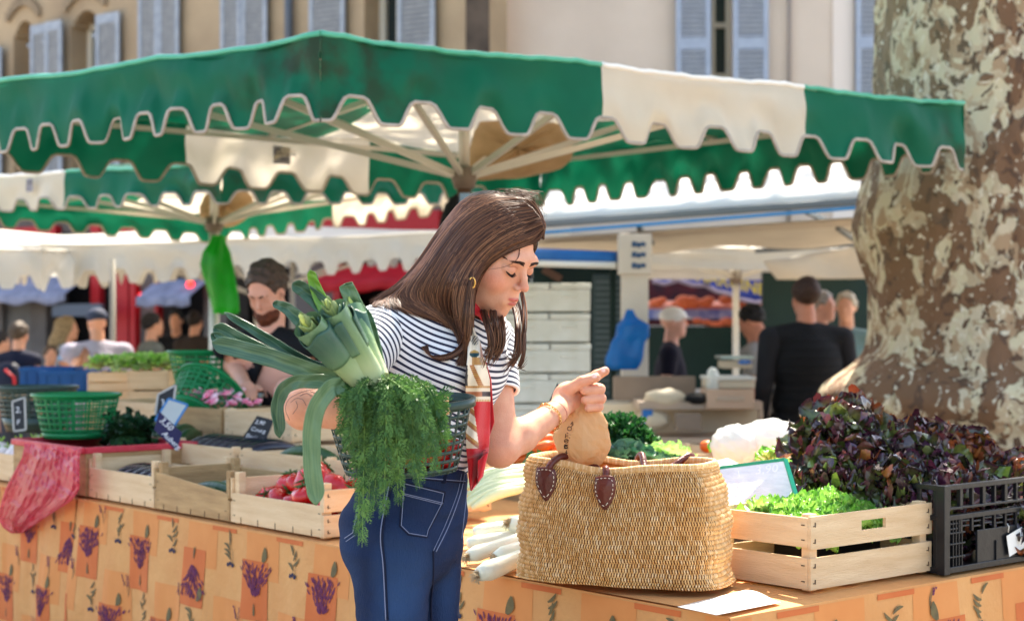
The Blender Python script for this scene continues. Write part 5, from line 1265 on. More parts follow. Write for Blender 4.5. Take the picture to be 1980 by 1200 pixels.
def shirt_mat():
    m = bpy.data.materials.new('striped_jersey'); m.use_nodes = True; N = m.node_tree.nodes; L = m.node_tree.links; b_ = N['Principled BSDF']; b_.inputs['Roughness'].default_value = .85; b_.inputs['Sheen Weight'].default_value = .15
    a = N.new('ShaderNodeAttribute'); a.attribute_name = 'stripe'; mm = N.new('ShaderNodeMath'); mm.operation = 'FRACT'; L.new(a.outputs['Fac'], mm.inputs[0])
    pp = N.new('ShaderNodeMath'); pp.operation = 'PINGPONG'; pp.inputs[1].default_value = .5; L.new(mm.outputs[0], pp.inputs[0])
    r = N.new('ShaderNodeMapRange'); r.inputs[1].default_value = .275; r.inputs[2].default_value = .315; L.new(pp.outputs[0], r.inputs[0])
    x = N.new('ShaderNodeMix'); x.data_type = 'RGBA'; x.inputs[6].default_value = (*lin((240, 236, 234)), 1); x.inputs[7].default_value = (*lin((34, 36, 62)), 1); L.new(r.outputs[0], x.inputs[0]); L.new(x.outputs[2], b_.inputs['Base Color'])
    n = N.new('ShaderNodeTexNoise'); n.inputs['Scale'].default_value = 350; bp = N.new('ShaderNodeBump'); bp.inputs['Strength'].default_value = .3; bp.inputs['Distance'].default_value = .002; tc = N.new('ShaderNodeTexCoord')
    L.new(tc.outputs['Object'], n.inputs['Vector']); L.new(n.outputs[0], bp.inputs['Height']); L.new(bp.outputs[0], b_.inputs['Normal']); return m
SHM = shirt_mat()
shirt = mesh_np('shirt', sv, sf, SHM, woman, attrs={'stripe': stripes(qT[:, 2], qT[:, 0], qT[:, 1])})
bvh_shirt = BVHTree.FromPolygons([tuple(v) for v in sv], [tuple(f) for f in sf.tolist()])
bvh_sleeves = []
for (a, e, r0, r1, k_) in ((SR, ER, .060, .060, .46), (SL, EL, .056, .052, .50)):
    end = a.lerp(e, k_); ax = na((end-a).normalized())
    def sl(P, a=a, end=end, r0=r0, r1=r1, ax=ax):
        d = rcone(P, a, end+(end-a)*.3, r0, r1+.002)-.0020*wr_n(P, .6); d = np.maximum(d, (P-na(end))@ax)
        q = P-na(a); t = q@ax; inner = np.linalg.norm(q-t[:, None]*ax, axis=1)-(r1-.006); return np.maximum(d, -np.maximum(inner, .04-t))
    v_, f_3 = sdf_mesh(sl, np.minimum(na(a), na(end))-.09, np.maximum(na(a), na(end))+.09, .0036)
    t = (v_-na(a))@ax; side = (v_-na(a))-t[:, None]*ax
    mesh_np('sleeve', v_, f_3, SHM, woman, attrs={'stripe': (t+.15*np.linalg.norm(side*[1, .2, .3], axis=1)+.003*np.sin(side[:, 0]*60))/.0122+.3}); bvh_sleeves.append(BVHTree.FromPolygons([tuple(x) for x in v_], [tuple(x) for x in f_3.tolist()]))
# ---- jeans ----
def jeans_f(P):
    z = P[:, 2]; fo_ = np.exp(-((z-.93)/.05)**2); d = pelvis(P, .004)-.0022*wr_n(P, .35)*np.clip((1.0-z)*6, 0, 1)-.004*fo_*np.sin(P[:, 0]*26+z*70+np.sin(P[:, 1]*20))-.0012*wr_n(P*[1, 1, 2.2], .9)
    for a_, b_c in ((Q(835, 1062, 3.0), Q(800, 1095, 2.95)), (Q(836, 1070, 3.0), Q(815, 1120, 2.95)), (Q(838, 1058, 3.0), Q(872, 1085, 3.05)), (Q(690, 1100, 3.0), Q(735, 1115, 2.95)), (Q(700, 1150, 3.0), Q(750, 1150, 2.95)), (Q(850, 1010, 2.95), Q(880, 1000, 3.0))):
        d = d+.0045*np.exp(-(rcone(P, a_, b_c, 0, 0)/.011)**2)
    d = np.maximum(d, z-(WA[2]-.012)); return d
jv, jf = sdf_mesh(jeans_f, [Q(640, 0, 3.05)[0], 2.98, .10], [Q(930, 0, 3.2)[0], 3.58, WA[2]+.02], .0052)
denim = M('denim', (34, 60, 104), .9, (16, 32, 64), 6, .5, .5, 420, stretch=(1, 1, .18))
denim = M('denim_faded', rough=.9, attr='Col', col2=(168, 172, 180), ns=9, nsoft=.8, bump=.5, bs=420, stretch=(1, 1, .18))
dcol = np.tile(na(lin((26, 46, 82))), (len(jv), 1))
for c_, r_3, kf in ((Q(775, 1090, 2.95), (.07, .09, .11), .62), (Q(700, 1060, 3.0), (.05, .09, .10), .5), (Q(770, 1190, 2.95), (.06, .09, .10), .5), (Q(862, 1130, 3.1), (.03, .08, .10), .35)):
    k = np.clip(1-np.linalg.norm((jv-na(c_))/np.array(r_3), axis=1), 0, 1)**.8*kf; dcol = dcol*(1-k[:, None])+na(lin((64, 104, 156)))*k[:, None]
jeans = mesh_np('jeans', jv, jf, denim, woman, col=dcol); bvh_jeans = BVHTree.FromPolygons([tuple(v) for v in jv], [tuple(f) for f in jf.tolist()])
seam = M('seam_thread', (124, 132, 160), .8); dseam = M('denim_dark', (14, 22, 48), .85)
def seamline(pts, r=.0009, mat=seam, name='seam', off=.0012, n=40, target=None):
    P = cat_pts([Vector((x, y, 0)) for x, y in pts], n) if len(pts) > 2 else [Vector((pts[0][0], pts[0][1], 0)).lerp(Vector((pts[1][0], pts[1][1], 0)), k/(n-1)) for k in range(n)]
    out = [hit(target or bvh_jeans, p.x, p.y, off) for p in P]; out = [p for p in out if p is not None]
    if len(out) > 2: m = MB(); m.tube(out, r, 5); m.build(name, mat, woman)
def polyseam(pts, closed=False, **k):
    for a, b_ in zip(pts, pts[1:]+([pts[0]] if closed else [])): seamline([a, b_], n=14, **k)
seamline([(757, 912), (750, 950), (736, 1030), (741, 1095), (746, 1198)], r=.0012); seamline([(761, 912), (754, 950), (740, 1030), (745, 1095), (750, 1198)], r=.0016, mat=dseam)
pk = [(779, 931), (861, 951), (857, 972), (829, 1026), (826, 1039), (789, 1033), (773, 1017)]
polyseam(pk, True, r=.0012, mat=dseam); cx_, cy_ = 815, 985
polyseam([(cx_+(x-cx_)*.93, cy_+(y-cy_)*.94) for x, y in pk], True, r=.0009)
polyseam([(779, 953), (857, 972)]); polyseam([(780, 956), (856, 975)], r=.0008)
seamline([(899, 915), (890, 955), (868, 1015), (843, 1066)], r=.0012); seamline([(893, 915), (884, 955), (862, 1012), (838, 1064)], r=.0008)
seamline([(905, 930), (899, 985), (893, 1040)], r=.001)
polyseam([(690, 995), (682, 1029), (666, 1040)], r=.0011); polyseam([(686, 1034), (669, 1046)], r=.0009)
seamline([(725, 916), (790, 921), (861, 927), (900, 930)], r=.0010); seamline([(725, 919), (790, 924), (861, 930), (900, 933)], r=.0016, mat=dseam)
seamline([(838, 1064), (838, 1110), (834, 1160), (834, 1198)], r=.002, mat=dseam)
for (x0, y0, x1, y1) in ((864, 900, 857, 934), (766, 900, 762, 930)):
    a, c = hit(bvh_jeans, x0, max(y0, 908), .003), hit(bvh_jeans, x1, y1, .004)
    if a and c: m = MB(); m.beam(a+Vector((0, 0, .008)), c, .010, .003); m.build('belt_loop', dseam, woman, smooth=False, bevel=.001)
# shoes (below the frame)
for x, y in ((Q(770, 0, 3.05).x, 3.2), (Q(842, 0, 3.18).x, 3.36)):
    m = MB(); m.blob((x+.05, y-.02, .045), (.135, .048, .05), 20, fn=lambda d: 1 if d.z > -.5 else .9); m.build('shoe', M('white_leather', (230, 228, 222), .5), woman)
# ---- brows, lashes, nails, earring ----
def hp_(x, y, z): return HO+(hl*x+hf*y+hu*z)*HS
def on_head(x, z, off=.0008):
    r = bvh_body.ray_cast(hp_(x, .2, z), -hf); return r[0]+hf*off if r[0] is not None else hp_(x, .09, z)
browm = M('brow_hair', (62, 38, 28), .7)
for sx in (-1, 1):
    m = MB(); rb = random.Random(3)
    for k in range(260):
        t = rb.random(); x = .0095+.036*t; z = .0165+.0075*math.sin(t*2.0)-.004*t; w = .0042*(1-t*.62); z += rb.uniform(-w, w)
        p = on_head(sx*x, z, .0004); q = on_head(sx*(x+.0045), z+.0022*(1-1.6*t), .0008); m.tube([p, q], [.00042, .00018], 3)
    m.build('eyebrow', browm, woman)
    m = MB(); pts = [on_head(sx*(.0185+.0255*t), -.0048-.0042*math.sin(math.pi*t)+.001*t, .0002) for t in [k/14 for k in range(15)]]; m.tube(pts, [.0004]+[.0009]*13+[.0005], 5)
    for k in range(40):
        t = k/39; p = on_head(sx*(.0185+.0255*t), -.0048-.0042*math.sin(math.pi*t)+.001*t, .0002); m.tube([p, p+hf*.0035-hu*.0028+hl*sx*.0012*(t-.2), p+hf*.0068-hu*.0034+hl*sx*.0035*(t-.2)], [.0003, .00024, .0001], 3)
    m.build('eyelashes', M('lash', (34, 22, 18), .6), woman)
    m = MB(); pts = [on_head(sx*(.0175+.027*t), .0052+.0042*math.sin(math.pi*t), .0001) for t in [k/14 for k in range(15)]]; m.tube(pts, [.0001]+[.00042]*13+[.0001], 4); m.build('lid_crease', M('lid_shade', (150, 84, 62), .6), woman)
nailm = M('nail', (244, 206, 196), .18, coat=.5)
for (x, y, d0, ang) in ((1149, 727, 3.27, -10), (1166, 715, 3.27, -28), (856, 769, 2.70, 4), (857, 793, 2.70, 8)):
    h_ = hit(bvh_body, x, y, .0004)
    if h_: m = MB(); m.blob(h_, (.0062, .0016, .0046), 12, rot=Matrix.Rotation(R(-ang), 3, 'Y')); m.build('fingernail', nailm, woman)
gold = M('gold', (222, 176, 104), .25, metal=1)
# bracelets
axL = (WL-EL).normalized(); u1 = axL.orthogonal().normalized(); u2 = axL.cross(u1)
def ringpt(c, r, a): return c+(u1*math.cos(a)+u2*math.sin(a))*r
m = MB(); cB = EL.lerp(WL, .86)
for k in range(26):
    a = 2*math.pi*k/26; p = ringpt(cB, .0300, a)+axL*.002*math.sin(3*a); t_ = (u2*math.cos(a)-u1*math.sin(a)); n_ = (p-cB).normalized(); up_ = axL if k % 2 else n_
    m.tube([p+t_*.0052*math.cos(b_)+up_*.0026*math.sin(b_) for b_ in [2*math.pi*j/10 for j in range(11)]], .0009, 5, cap=False)
m.blob(ringpt(cB, .033, 2.6), .0042, 10); m.build('chain_bracelet', gold, woman)
m = MB(); cB = EL.lerp(WL, 1.0); m.tube([ringpt(cB, .0262, 2*math.pi*k/40)+axL*.003*math.sin(2*math.pi*k/40) for k in range(41)], .0008, 5); m.build('thread_bracelet', M('red_thread', (150, 34, 40), .7), woman)
# forearm tattoo: fine dark lines of a leafy sprig
ink = M('tattoo_ink', (130, 96, 90), .6)
for pts in (((560, 812), (552, 790), (560, 770), (585, 757), (610, 752)), ((566, 800), (575, 786), (572, 775)), ((580, 765), (592, 760), (604, 765)), ((562, 778), (572, 770), (585, 772), (592, 784)), ((600, 756), (612, 760), (620, 755))):
    seamline(list(pts), r=.00045, mat=ink, name='tattoo', off=.0003, n=30, target=bvh_body)

# ---- scarf ----
scm = M('silk_print', rough=.42, attr='Col', bump=.1, bs=200, sheen=.3); RED, CRM, GLD, BRN, TEAL, DKB = [lin(c) for c in ((206, 20, 34), (238, 222, 196), (196, 152, 78), (176, 106, 66), (24, 66, 70), (34, 32, 36))]
rows_ = [(632, 908, 915), (645, 906, 920), (662, 905, 929), (690, 904, 934), (706, 902, 940), (735, 899, 947), (768, 901, 948), (800, 902, 948), (840, 901, 947), (870, 902, 945), (900, 905, 938), (920, 906, 934), (936, 908, 922), (948, 910, 912)]
def scarf_edges(y):
    for (a, l0, r0), (b_, l1, r1) in zip(rows_, rows_[1:]):
        if y <= b_: t = (y-a)/(b_-a); return l0+(l1-l0)*t, r0+(r1-r0)*t
    return rows_[-1][1:]
def sc_col(x, y):
    if y < 706:
        if (x-918)**2/50+(y-658)**2/90 < 1: return DKB if ((x+y*.7) % 5 > 2) else CRM
        if (x-917)**2/90+(y-684)**2/50 < 1: return TEAL if y > 682 else GLD
        if y > 690 and x > 912: return GLD if (x*1.3+y) % 4 > 1.6 else BRN
        if x > 928: return BRN
        return CRM
    if y < 745:
        k = x-(905+(y-706)*.45); return (BRN if (y % 4) > 1.5 else GLD) if 2 < k < 12 else CRM if x > 904 else DKB
    if y < 749: return GLD if (x % 3) > 1 else BRN
    if y < 756: return CRM
    if y < 766: return BRN if x < 932 else DKB
    if y < 771: return CRM
    if y < 776: return GLD if (x % 3) > 1 else CRM
    if x < 915+(y-776)*.12 and y < 866:
        if (y*1.2-x) % 34 < 7: return GLD if (x+y) % 3 > 1 else BRN
        if (y*1.2-x) % 34 < 14: return BRN
        return CRM
    return RED
m = MB(); yA, yB = 632, 948
def scp(u, v):
    y = yA+(yB-yA)*v; l, r = scarf_edges(y); x = l+(r-l)*u; h_ = hit([bvh_shirt, bvh_jeans], 905+(x-905)*.6, min(y, 890), 0, 3.1)
    d = h_.y-.022-.010*math.sin(u*math.pi)-.006*math.sin(u*9+v*7); return W(x, y, d)
def scc(u, v): y = yA+(yB-yA)*v; l, r = scarf_edges(y); return sc_col(l+(r-l)*u, y)
m.grid(scp, 46, 230, colfn=scc); m.build('scarf', scm, woman, attr=True, solid=.0012)
fl = [(700, 936, 940), (735, 938, 950), (780, 938, 953), (816, 938, 956), (850, 936, 944), (880, 934, 938)]
m = MB()
def flp(u, v):
    y = 700+180*v
    for (a, l0, r0), (b_, l1, r1) in zip(fl, fl[1:]):
        if y <= b_: t = (y-a)/(b_-a); l, r = l0+(l1-l0)*t, r0+(r1-r0)*t; break
    x = l+(r-l)*u; h_ = hit(bvh_shirt, min(930, x), min(y, 880), 0, 3.1); return W(x, y, h_.y-.008-.008*u)
m.grid(flp, 10, 50, colfn=lambda u, v: RED); m.build('scarf_tail', scm, woman, attr=True, solid=.0012)
m = MB(); nc = Q(884, 592, 3.045); na_ = (HO-hu*.07-hf*.025-Q(872, 630, 3.06)).normalized(); w1 = na_.orthogonal().normalized(); w2 = na_.cross(w1)
def nkw(u, v): a = u*2*math.pi; b_ = v*2*math.pi; rr_ = .058+.012*math.cos(b_)+.003*math.sin(a*9+b_*3); return nc+(w1*math.cos(a)+w2*math.sin(a))*rr_+na_*(.022*math.sin(b_)+.006*math.sin(a*2)+.004*math.sin(a*7+v*9))
m.grid(nkw, 70, 18, colfn=lambda u, v: RED if (u*40+v*7) % 9 > 1 else lin((150, 40, 34)), closeu=True); m.build('neck_wrap', scm, woman, attr=True)

# ---- hair ----
def hair_f(P):
    q = head_frame(P, HO, hf, hu, hl, HS)
    cap = ell(q, (0, -.015, .032), (.079, .099, .091))*HS
    mass = chainsdf(P, [Q(936, 430, 3.045), Q(909, 472, 3.02), Q(880, 515, 3.0), Q(848, 551, 2.985), Q(805, 572, 2.985), Q(775, 577, 3.0)], [.052, .054, .050, .044, .030, .014], .04)
    mass2 = chainsdf(P, [Q(893, 500, 2.955), Q(892, 550, 2.935), Q(897, 608, 2.93), Q(903, 650, 2.925)], [.028, .022, .015, .006], .02)
    d = su(su(cap, mass, .03), mass2, .02)
    face = ell(q, (-.006, .095, -.036), (.086, .072, .104))*HS
    d = ss(d, face, .006); d = ss(d, ell(q, (0, .03, -.13), (.05, .08, .07))*HS, .01)
    return d
uv_, uf = sdf_mesh(hair_f, [Q(740, 0, 3)[0], 2.98, Q(0, 680, 3)[2]], [Q(1075, 0, 3)[0], 3.42, Q(0, 360, 3)[2]], .0040)
bvh_hair = BVHTree.FromPolygons([tuple(v) for v in uv_], [tuple(f) for f in uf.tolist()])
hbase = M('hair_mass', (44, 29, 22), .5, (30, 19, 15), 60, .5, .6, 90, stretch=(1, 1, .12)); hsm = M('hair_strands', rough=.4, attr='Col', spec=.35)
hair = mesh_np('hair', uv_, uf, hbase, woman)
HT = [bvh_hair, bvh_body, bvh_shirt]+bvh_sleeves; hr = random.Random(4); HC_ = [lin(c) for c in ((84, 54, 40), (100, 65, 47), (68, 44, 33), (116, 77, 54), (88, 56, 41), (140, 96, 68))]
def strand(mb, pts2, r, off, default=3.1, fixed=None, n=22, col=None):
    P2 = cat_pts([Vector((x, y, 0)) for x, y in pts2], n); ds = []
    for p in P2:
        if fixed is not None:
            fx_ = fixed if hasattr(fixed, '__len__') else (fixed, fixed); q_ = min(1, len(ds)/(n-1)*2.2); ds.append(fx_[0]+(fx_[1]-fx_[0])*q_*q_*(3-2*q_)); continue
        h_ = hit(HT, p.x, p.y); ds.append(h_.y if h_ is not None and h_.y < 3.6 else None)
    last = next((d for d in ds if d), default)
    for i, d in enumerate(ds):
        if d is None: ds[i] = last
        last = ds[i]
    for _ in range(3): ds = [ds[0]]+[min((ds[i-1]+ds[i]+ds[i+1])/3, ds[i]) for i in range(1, n-1)]+[ds[-1]]
    pts = [W(p.x, p.y, d-off) for p, d in zip(P2, ds)]; c = col or HC_[hr.randrange(6)]; k = hr.uniform(.7, 1.15); c = tuple(v*k for v in c)
    mb.tube(pts, [r*(.7+.5*math.sin(math.pi*min(1, i/(n-1)*1.2+.1))) if i < n-4 else r*(n-i)/5 for i in range(n)], 4, cap=False, cols=[c]*n)
GD = [[(1052, 448), (1040, 466), (1008, 476), (972, 490), (945, 508), (926, 533), (914, 568), (912, 615), (908, 660), (900, 702)],
      [(1050, 436), (1022, 450), (985, 466), (950, 488), (920, 522), (903, 562), (898, 610), (898, 655), (895, 688), (884, 704)],
      [(1044, 420), (1006, 430), (960, 452), (920, 487), (890, 532), (876, 575), (880, 615), (892, 650), (899, 683), (901, 706)],
      [(1030, 402), (985, 408), (935, 432), (892, 470), (858, 520), (838, 562), (846, 594), (872, 622), (892, 652), (902, 688)],
      [(1010, 387), (960, 391), (905, 418), (862, 465), (828, 518), (804, 556), (810, 580), (838, 600), (868, 618), (888, 642)],
      [(985, 377), (935, 384), (887, 415), (848, 460), (812, 510), (782, 548), (772, 572), (790, 592), (822, 608), (850, 620)],
      [(962, 373), (910, 387), (872, 428), (838, 476), (806, 522), (774, 552), (748, 570), (738, 578), (730, 582), (722, 590)],
      [(950, 374), (900, 385), (872, 416), (842, 462), (814, 506), (784, 543), (754, 566), (740, 576), (731, 582), (724, 588)]]
m = MB()
for k in range(3400):
    t = hr.random()**.9*(len(GD)-1.001); i = int(t); f = t-i; jx = hr.gauss(0, 2.2); jy = hr.gauss(0, 2.2); cl = math.sin(t*40)*1.6
    a, b_ = GD[i], GD[i+1]; s_ = hr.uniform(-3, 3)
    pts = [(p[0]*(1-f)+q[0]*f+(jx+s_*math.sin(j*.8+k)+cl)*min(1, j/3)*.9, p[1]*(1-f)+q[1]*f+jy*min(1, j/3)) for j, (p, q) in enumerate(zip(a, b_))]
    cut = hr.choice((10, 10, 9, 8, 10)); strand(m, pts[:cut], hr.uniform(.0005, .0010), hr.uniform(.001, .007))
# hair at the far side of the parting
for k in range(260):
    t = hr.random(); a = [(1000-45*t, 381-7*t), (1030-20*t, 392), (1045-6*t, 415+4*t), (1052-4*t, 438), (1050-3*t, 462-10*t)]; strand(m, [(x+hr.gauss(0, 2), y+hr.gauss(0, 2)) for x, y in a], .0010, hr.uniform(.0, .004), default=3.2)
# locks that hang in front of chest and on the far side of the face
LOCKS = [([(985, 560), (1000, 610), (1002, 650), (998, 690), (978, 716)], (3.30, 3.20), 60, 6), ([(1005, 540), (1014, 600), (1012, 650), (1000, 690), (988, 706)], (3.32, 3.24), 34, 3.5), ([(955, 570), (968, 625), (968, 670), (948, 702)], (3.29, 3.10), 80, 6),
         ([(925, 560), (940, 615), (950, 665), (938, 704)], (3.28, 3.09), 80, 6), ([(995, 560), (1012, 630), (1012, 685), (1003, 710), (1016, 706)], (3.31, 3.22), 20, 3), ([(945, 560), (955, 610), (958, 650), (960, 690)], (3.28, 3.10), 60, 7), ([(930, 505), (914, 560), (910, 630), (914, 680), (908, 706)], None, 110, 5), ([(915, 520), (903, 580), (898, 640), (902, 700)], None, 110, 5)]
for pts, d, n_, sp in LOCKS:
    for k in range(int(n_*.62)):
        j0 = hr.gauss(0, sp*.5); j1 = hr.choice((-1.3, -.3, .6, 1.4))*sp+hr.gauss(0, 1.1); strand(m, [(x+j0+(j1-j0)*i/len(pts)+hr.gauss(0, .7), y+hr.gauss(0, 2)+hr.uniform(-34, 12)*(i == len(pts)-1)) for i, (x, y) in enumerate(pts)], .0009, hr.uniform(0, .012), fixed=d)
for k in range(90):                              # the lock that curls up at its end
    s_ = hr.gauss(0, 3.2); e = hr.uniform(-4, 10); strand(m, [(908+s_, 590), (907+s_, 635+s_*.3), (898+s_*.9, 668+s_*.6), (874, 687+s_*.8), (846+e*.3, 692+s_*.6), (828+e*.4, 684), (818+e, 669-e*.3)], .0010, hr.uniform(.004, .012))
for k in range(130):                              # flyaways
    a = hr.random(); x0 = 1040-250*a; y0 = 396 if a < .5 else 430+200*(a-.5)
    if a < .45: p = [(960+hr.uniform(-40, 80), 378+hr.uniform(-2, 6)), (985+hr.uniform(-30, 60), 372+hr.uniform(-8, 6)), (1010+hr.uniform(-10, 45), 384+hr.uniform(-10, 10)), (1045+hr.uniform(-10, 16), 415+hr.uniform(-14, 14))]
    else:
        j_ = hr.uniform(-9, 5); e_y = hr.uniform(-10, 8); p = [(846+j_, 462), (812+j_, 510), (776+j_*1.2, 548), (744+j_, 570+e_y*.5), (722+hr.uniform(-10, 10), 588+e_y)]
    strand(m, p, .00026, .004, default=3.2, n=14)
strand(m, [(1005, 478), (1000, 500), (985, 512), (960, 519), (925, 522)], .00035, .001); strand(m, [(1006, 478), (1002, 498), (988, 510)], .0006, .001)
m.build('hair_strands', hsm, hair, attr=True)

e_ = hit(HT, 913, 546, .012, 3.08); m = MB()
m.tube([e_+Vector((.0075*math.sin(t)*.72, -.003*math.cos(t), .0100*math.cos(t))) for t in [k/20*6.0+.2 for k in range(21)]], [.0012+.0011*math.sin(k/20*math.pi) for k in range(21)], 8); m.build('earring', gold, woman)
# ================= things she holds =================
QD = 2.62
lkg = M('leek_leaf', rough=.38, attr='Col', bump=.35, bs=30, coat=.15, trans=.12, spec=.5, stretch=(1, 1, 1))
LG, LM, LL_, LW, LY = [lin(c) for c in ((56, 92, 74), (98, 130, 94), (148, 172, 116), (208, 214, 164), (206, 214, 112))]
def mixc(a, b_, t): t = min(1, max(0, t)); return tuple(a[i]*(1-t)+b_[i]*t for i in range(3))
def blade(name, parent, pts, w, label=None, c0=LM, c1=LG, fold=.35, roll=0, d0=QD):
    """long strap leaf: pts = (px,py,depth offset), w = width in metres along it"""
    P = cat_pts([Q(x, y, d0+dz) for x, y, dz in pts], 40); ph0 = random.random()*6; m = MB()
    def fn(u, v):
        k = v*39; i = min(int(k), 38); p = P[i].lerp(P[i+1], k-i); t = (P[i+1]-P[max(0, i-1)]).normalized(); side = t.cross(Vector((0, -1, 0))); side = side if side.length > .01 else Vector((1, 0, 0)); side.normalize()
        nn = side.cross(t).normalized(); ra = roll*v; side, nn = side*math.cos(ra)+nn*math.sin(ra), nn*math.cos(ra)-side*math.sin(ra)
        x = (u-.5)*2; ww = (w[0]*(1-v)+w[1]*v)*(1 if v < .93 else max(.1, 1-((v-.93)/.07)**2*.9)); return p+side*x*ww/2+nn*(fold*ww*(abs(x)-.5)+.0015*math.sin(v*30+x*3+ph0))
    def cf(u, v): s_ = .5+.5*math.sin(u*46+.5*math.sin(v*9)); return mixc(mixc(c0, c1, v*1.5+.25*math.sin(u*21+ph0)*v), LL_, .26*s_+(.25 if abs(u-.5) < .04 else 0))
    m.grid(fn, 14, 60, colfn=cf); o = m.build(name, lkg, parent, attr=True, solid=.0012); return o
def leek(label, base, top, r0, r1, rings, seed, d0=QD, dz=0, open_=1.10):
    t = thing('leek', label, 'leek', Q(base[0], base[1], d0)); rr = random.Random(seed); a, c = Q(base[0], base[1], d0), Q(top[0], top[1], d0-.01+dz); ax = (c-a); L = ax.length; ax.normalize(); s1 = ax.cross(Vector((0, -1, 0))).normalized(); s2 = ax.cross(s1)
    m = MB()
    def fn(u, v): an = u*2*math.pi; rad = r0+(r1-r0)*v**1.2+.0016*math.sin(an*3+seed+v*3); return a+ax*L*v*.9+(s1*math.cos(an)+s2*math.sin(an))*rad
    m.grid(fn, 30, 30, colfn=lambda u, v: mixc(mixc(LW, LL_, v*2.2), LM, v*1.5-.35+.10*math.sin(u*90)), closeu=True); m.build('stem', lkg, t, attr=True)
    for k in range(rings):                      # nested sheaths whose cut ends show as a spiral
        f0 = rr.random()*6; span = rr.uniform(3.6, 5.6); rad = r1*open_*(1-k/(rings+.6)); hi = L*(.78+.26*k/rings+rr.uniform(-.03, .03)); m = MB(); lowv = L*(.40 if k < 2 else .6)
        def fs(u, v, f0=f0, span=span, rad=rad, hi=hi, lowv=lowv, k=k):
            an = f0+span*u; rr2 = rad*(.86+.16*v+.05*math.sin(an*2+k)); return a+ax*(lowv+(hi-lowv)*v+(.006*math.sin(an*3+k)+.012*(abs(u-.5) if k < 2 else 0))*v)+(s1*math.cos(an)+s2*math.sin(an))*rr2
        m.grid(fs, 22, 12, colfn=lambda u, v, k=k: mixc(mixc(LL_ if k % 2 else LM, LM if k % 2 else LG, v*1.5-.1*k), LY if k > rings-3 else LG, (.35 if k > rings-3 else .3)*v+.1*math.sin(u*60))); m.build('leaf_sheath', lkg, t, attr=True, solid=.0016)
    m = MB(); m.tube([c-ax*.04, c-ax*.015, c+ax*.004], [r1*.30, r1*.30, r1*.10], 12, cols=[LY]*3); m.build('heart', lkg, t, attr=True)
    return t
lk1 = leek('front leek with yellow green heart, leaning left over her forearm', (705, 742), (582, 612), .023, .027, 5, 1, dz=-.10)
lk2 = leek('middle leek with a spiral cut top, upright among her leeks', (722, 735), (632, 582), .022, .028, 6, 2, dz=-.07)
lk3 = leek('right hand leek of her bunch, closest to the striped sleeve', (732, 730), (676, 578), .019, .019, 3, 3, dz=.05)
blade('leaf', lk1, [(680, 742, 0), (610, 722, -.01), (520, 690, -.01), (410, 662, .02)], (.034, .030), c0=LL_, c1=LG, fold=.2)
blade('leaf', lk1, [(680, 738, .01), (600, 716, .01), (500, 676, .02), (413, 632, .05)], (.020, .030), c0=LM, c1=LG)
blade('leaf', lk1, [(680, 735, .02), (600, 706, .03), (510, 650, .04), (434, 604, .06)], (.030, .010), c0=LG, c1=LG, fold=.5)
blade('leaf', lk1, [(680, 738, .012), (590, 712, .02), (480, 682, .03), (408, 646, .045)], (.030, .022), c0=LM, c1=LG)
blade('leaf', lk1, [(672, 745, -.02), (610, 736, -.03), (560, 742, -.035), (536, 780, -.03), (541, 846, -.02)], (.026, .024), c0=LM, c1=LG, fold=.25, roll=.8)
blade('leaf', lk1, [(668, 744, -.03), (638, 752, -.045), (608, 800, -.045), (602, 880, -.04), (612, 976, -.03)], (.030, .032), c0=LM, c1=LM, fold=.2, roll=.5)
blade('leaf', lk1, [(665, 720, .0), (610, 650, .01), (560, 600, .02), (528, 586, .03)], (.040, .012), c0=LM, c1=LG)
blade('leaf', lk2, [(690, 700, .05), (650, 620, .06), (600, 570, .06), (566, 547, .05)], (.04, .022), c0=LG, c1=LG)
blade('leaf', lk2, [(670, 700, .05), (640, 620, .06), (612, 560, .06), (600, 522, .05)], (.036, .014), c0=LM, c1=lin((120, 170, 50)))
blade('leaf', lk2, [(668, 690, .07), (640, 620, .07), (614, 560, .08), (608, 526, .08)], (.03, .008), c0=LG, c1=LG)
blade('leaf', lk3, [(725, 720, .02), (704, 650, .03), (690, 600, .04), (673, 560, .04), (668, 548, .04)], (.036, .024), c0=LL_, c1=LM)
blade('leaf', lk3, [(725, 715, .05), (715, 660, .06), (705, 620, .06), (690, 598, .07)], (.04, .03), c0=LM, c1=LG)
# dark green plastic basket under her arm with tomatoes
hb_ = make_basket('dark green oval plastic basket of tomatoes held under the woman\'s arm', dgp, .150, .112, .140, n=34, rows=8, sx=.94, sy=.56, rim=.006, rimh=.016)
hb_.location = Q(776, 912, 2.85); hb_.rotation_euler = (R(7), R(-2), 0)
for k, (x, y) in enumerate(((870, 862), (848, 880), (820, 890), (858, 895), (790, 895), (700, 880), (740, 890))):
    o = dup(tom, Q(x, y, 2.855), rt.random()*6, ('small tomato highest on the right in the held basket', 'small tomato below the highest one in the held basket')[k] if k < 2 else 'small tomato seen through the slots of the held basket', scale=.5 if k else .62)
    o['group'] = 'tomatoes in the held basket'
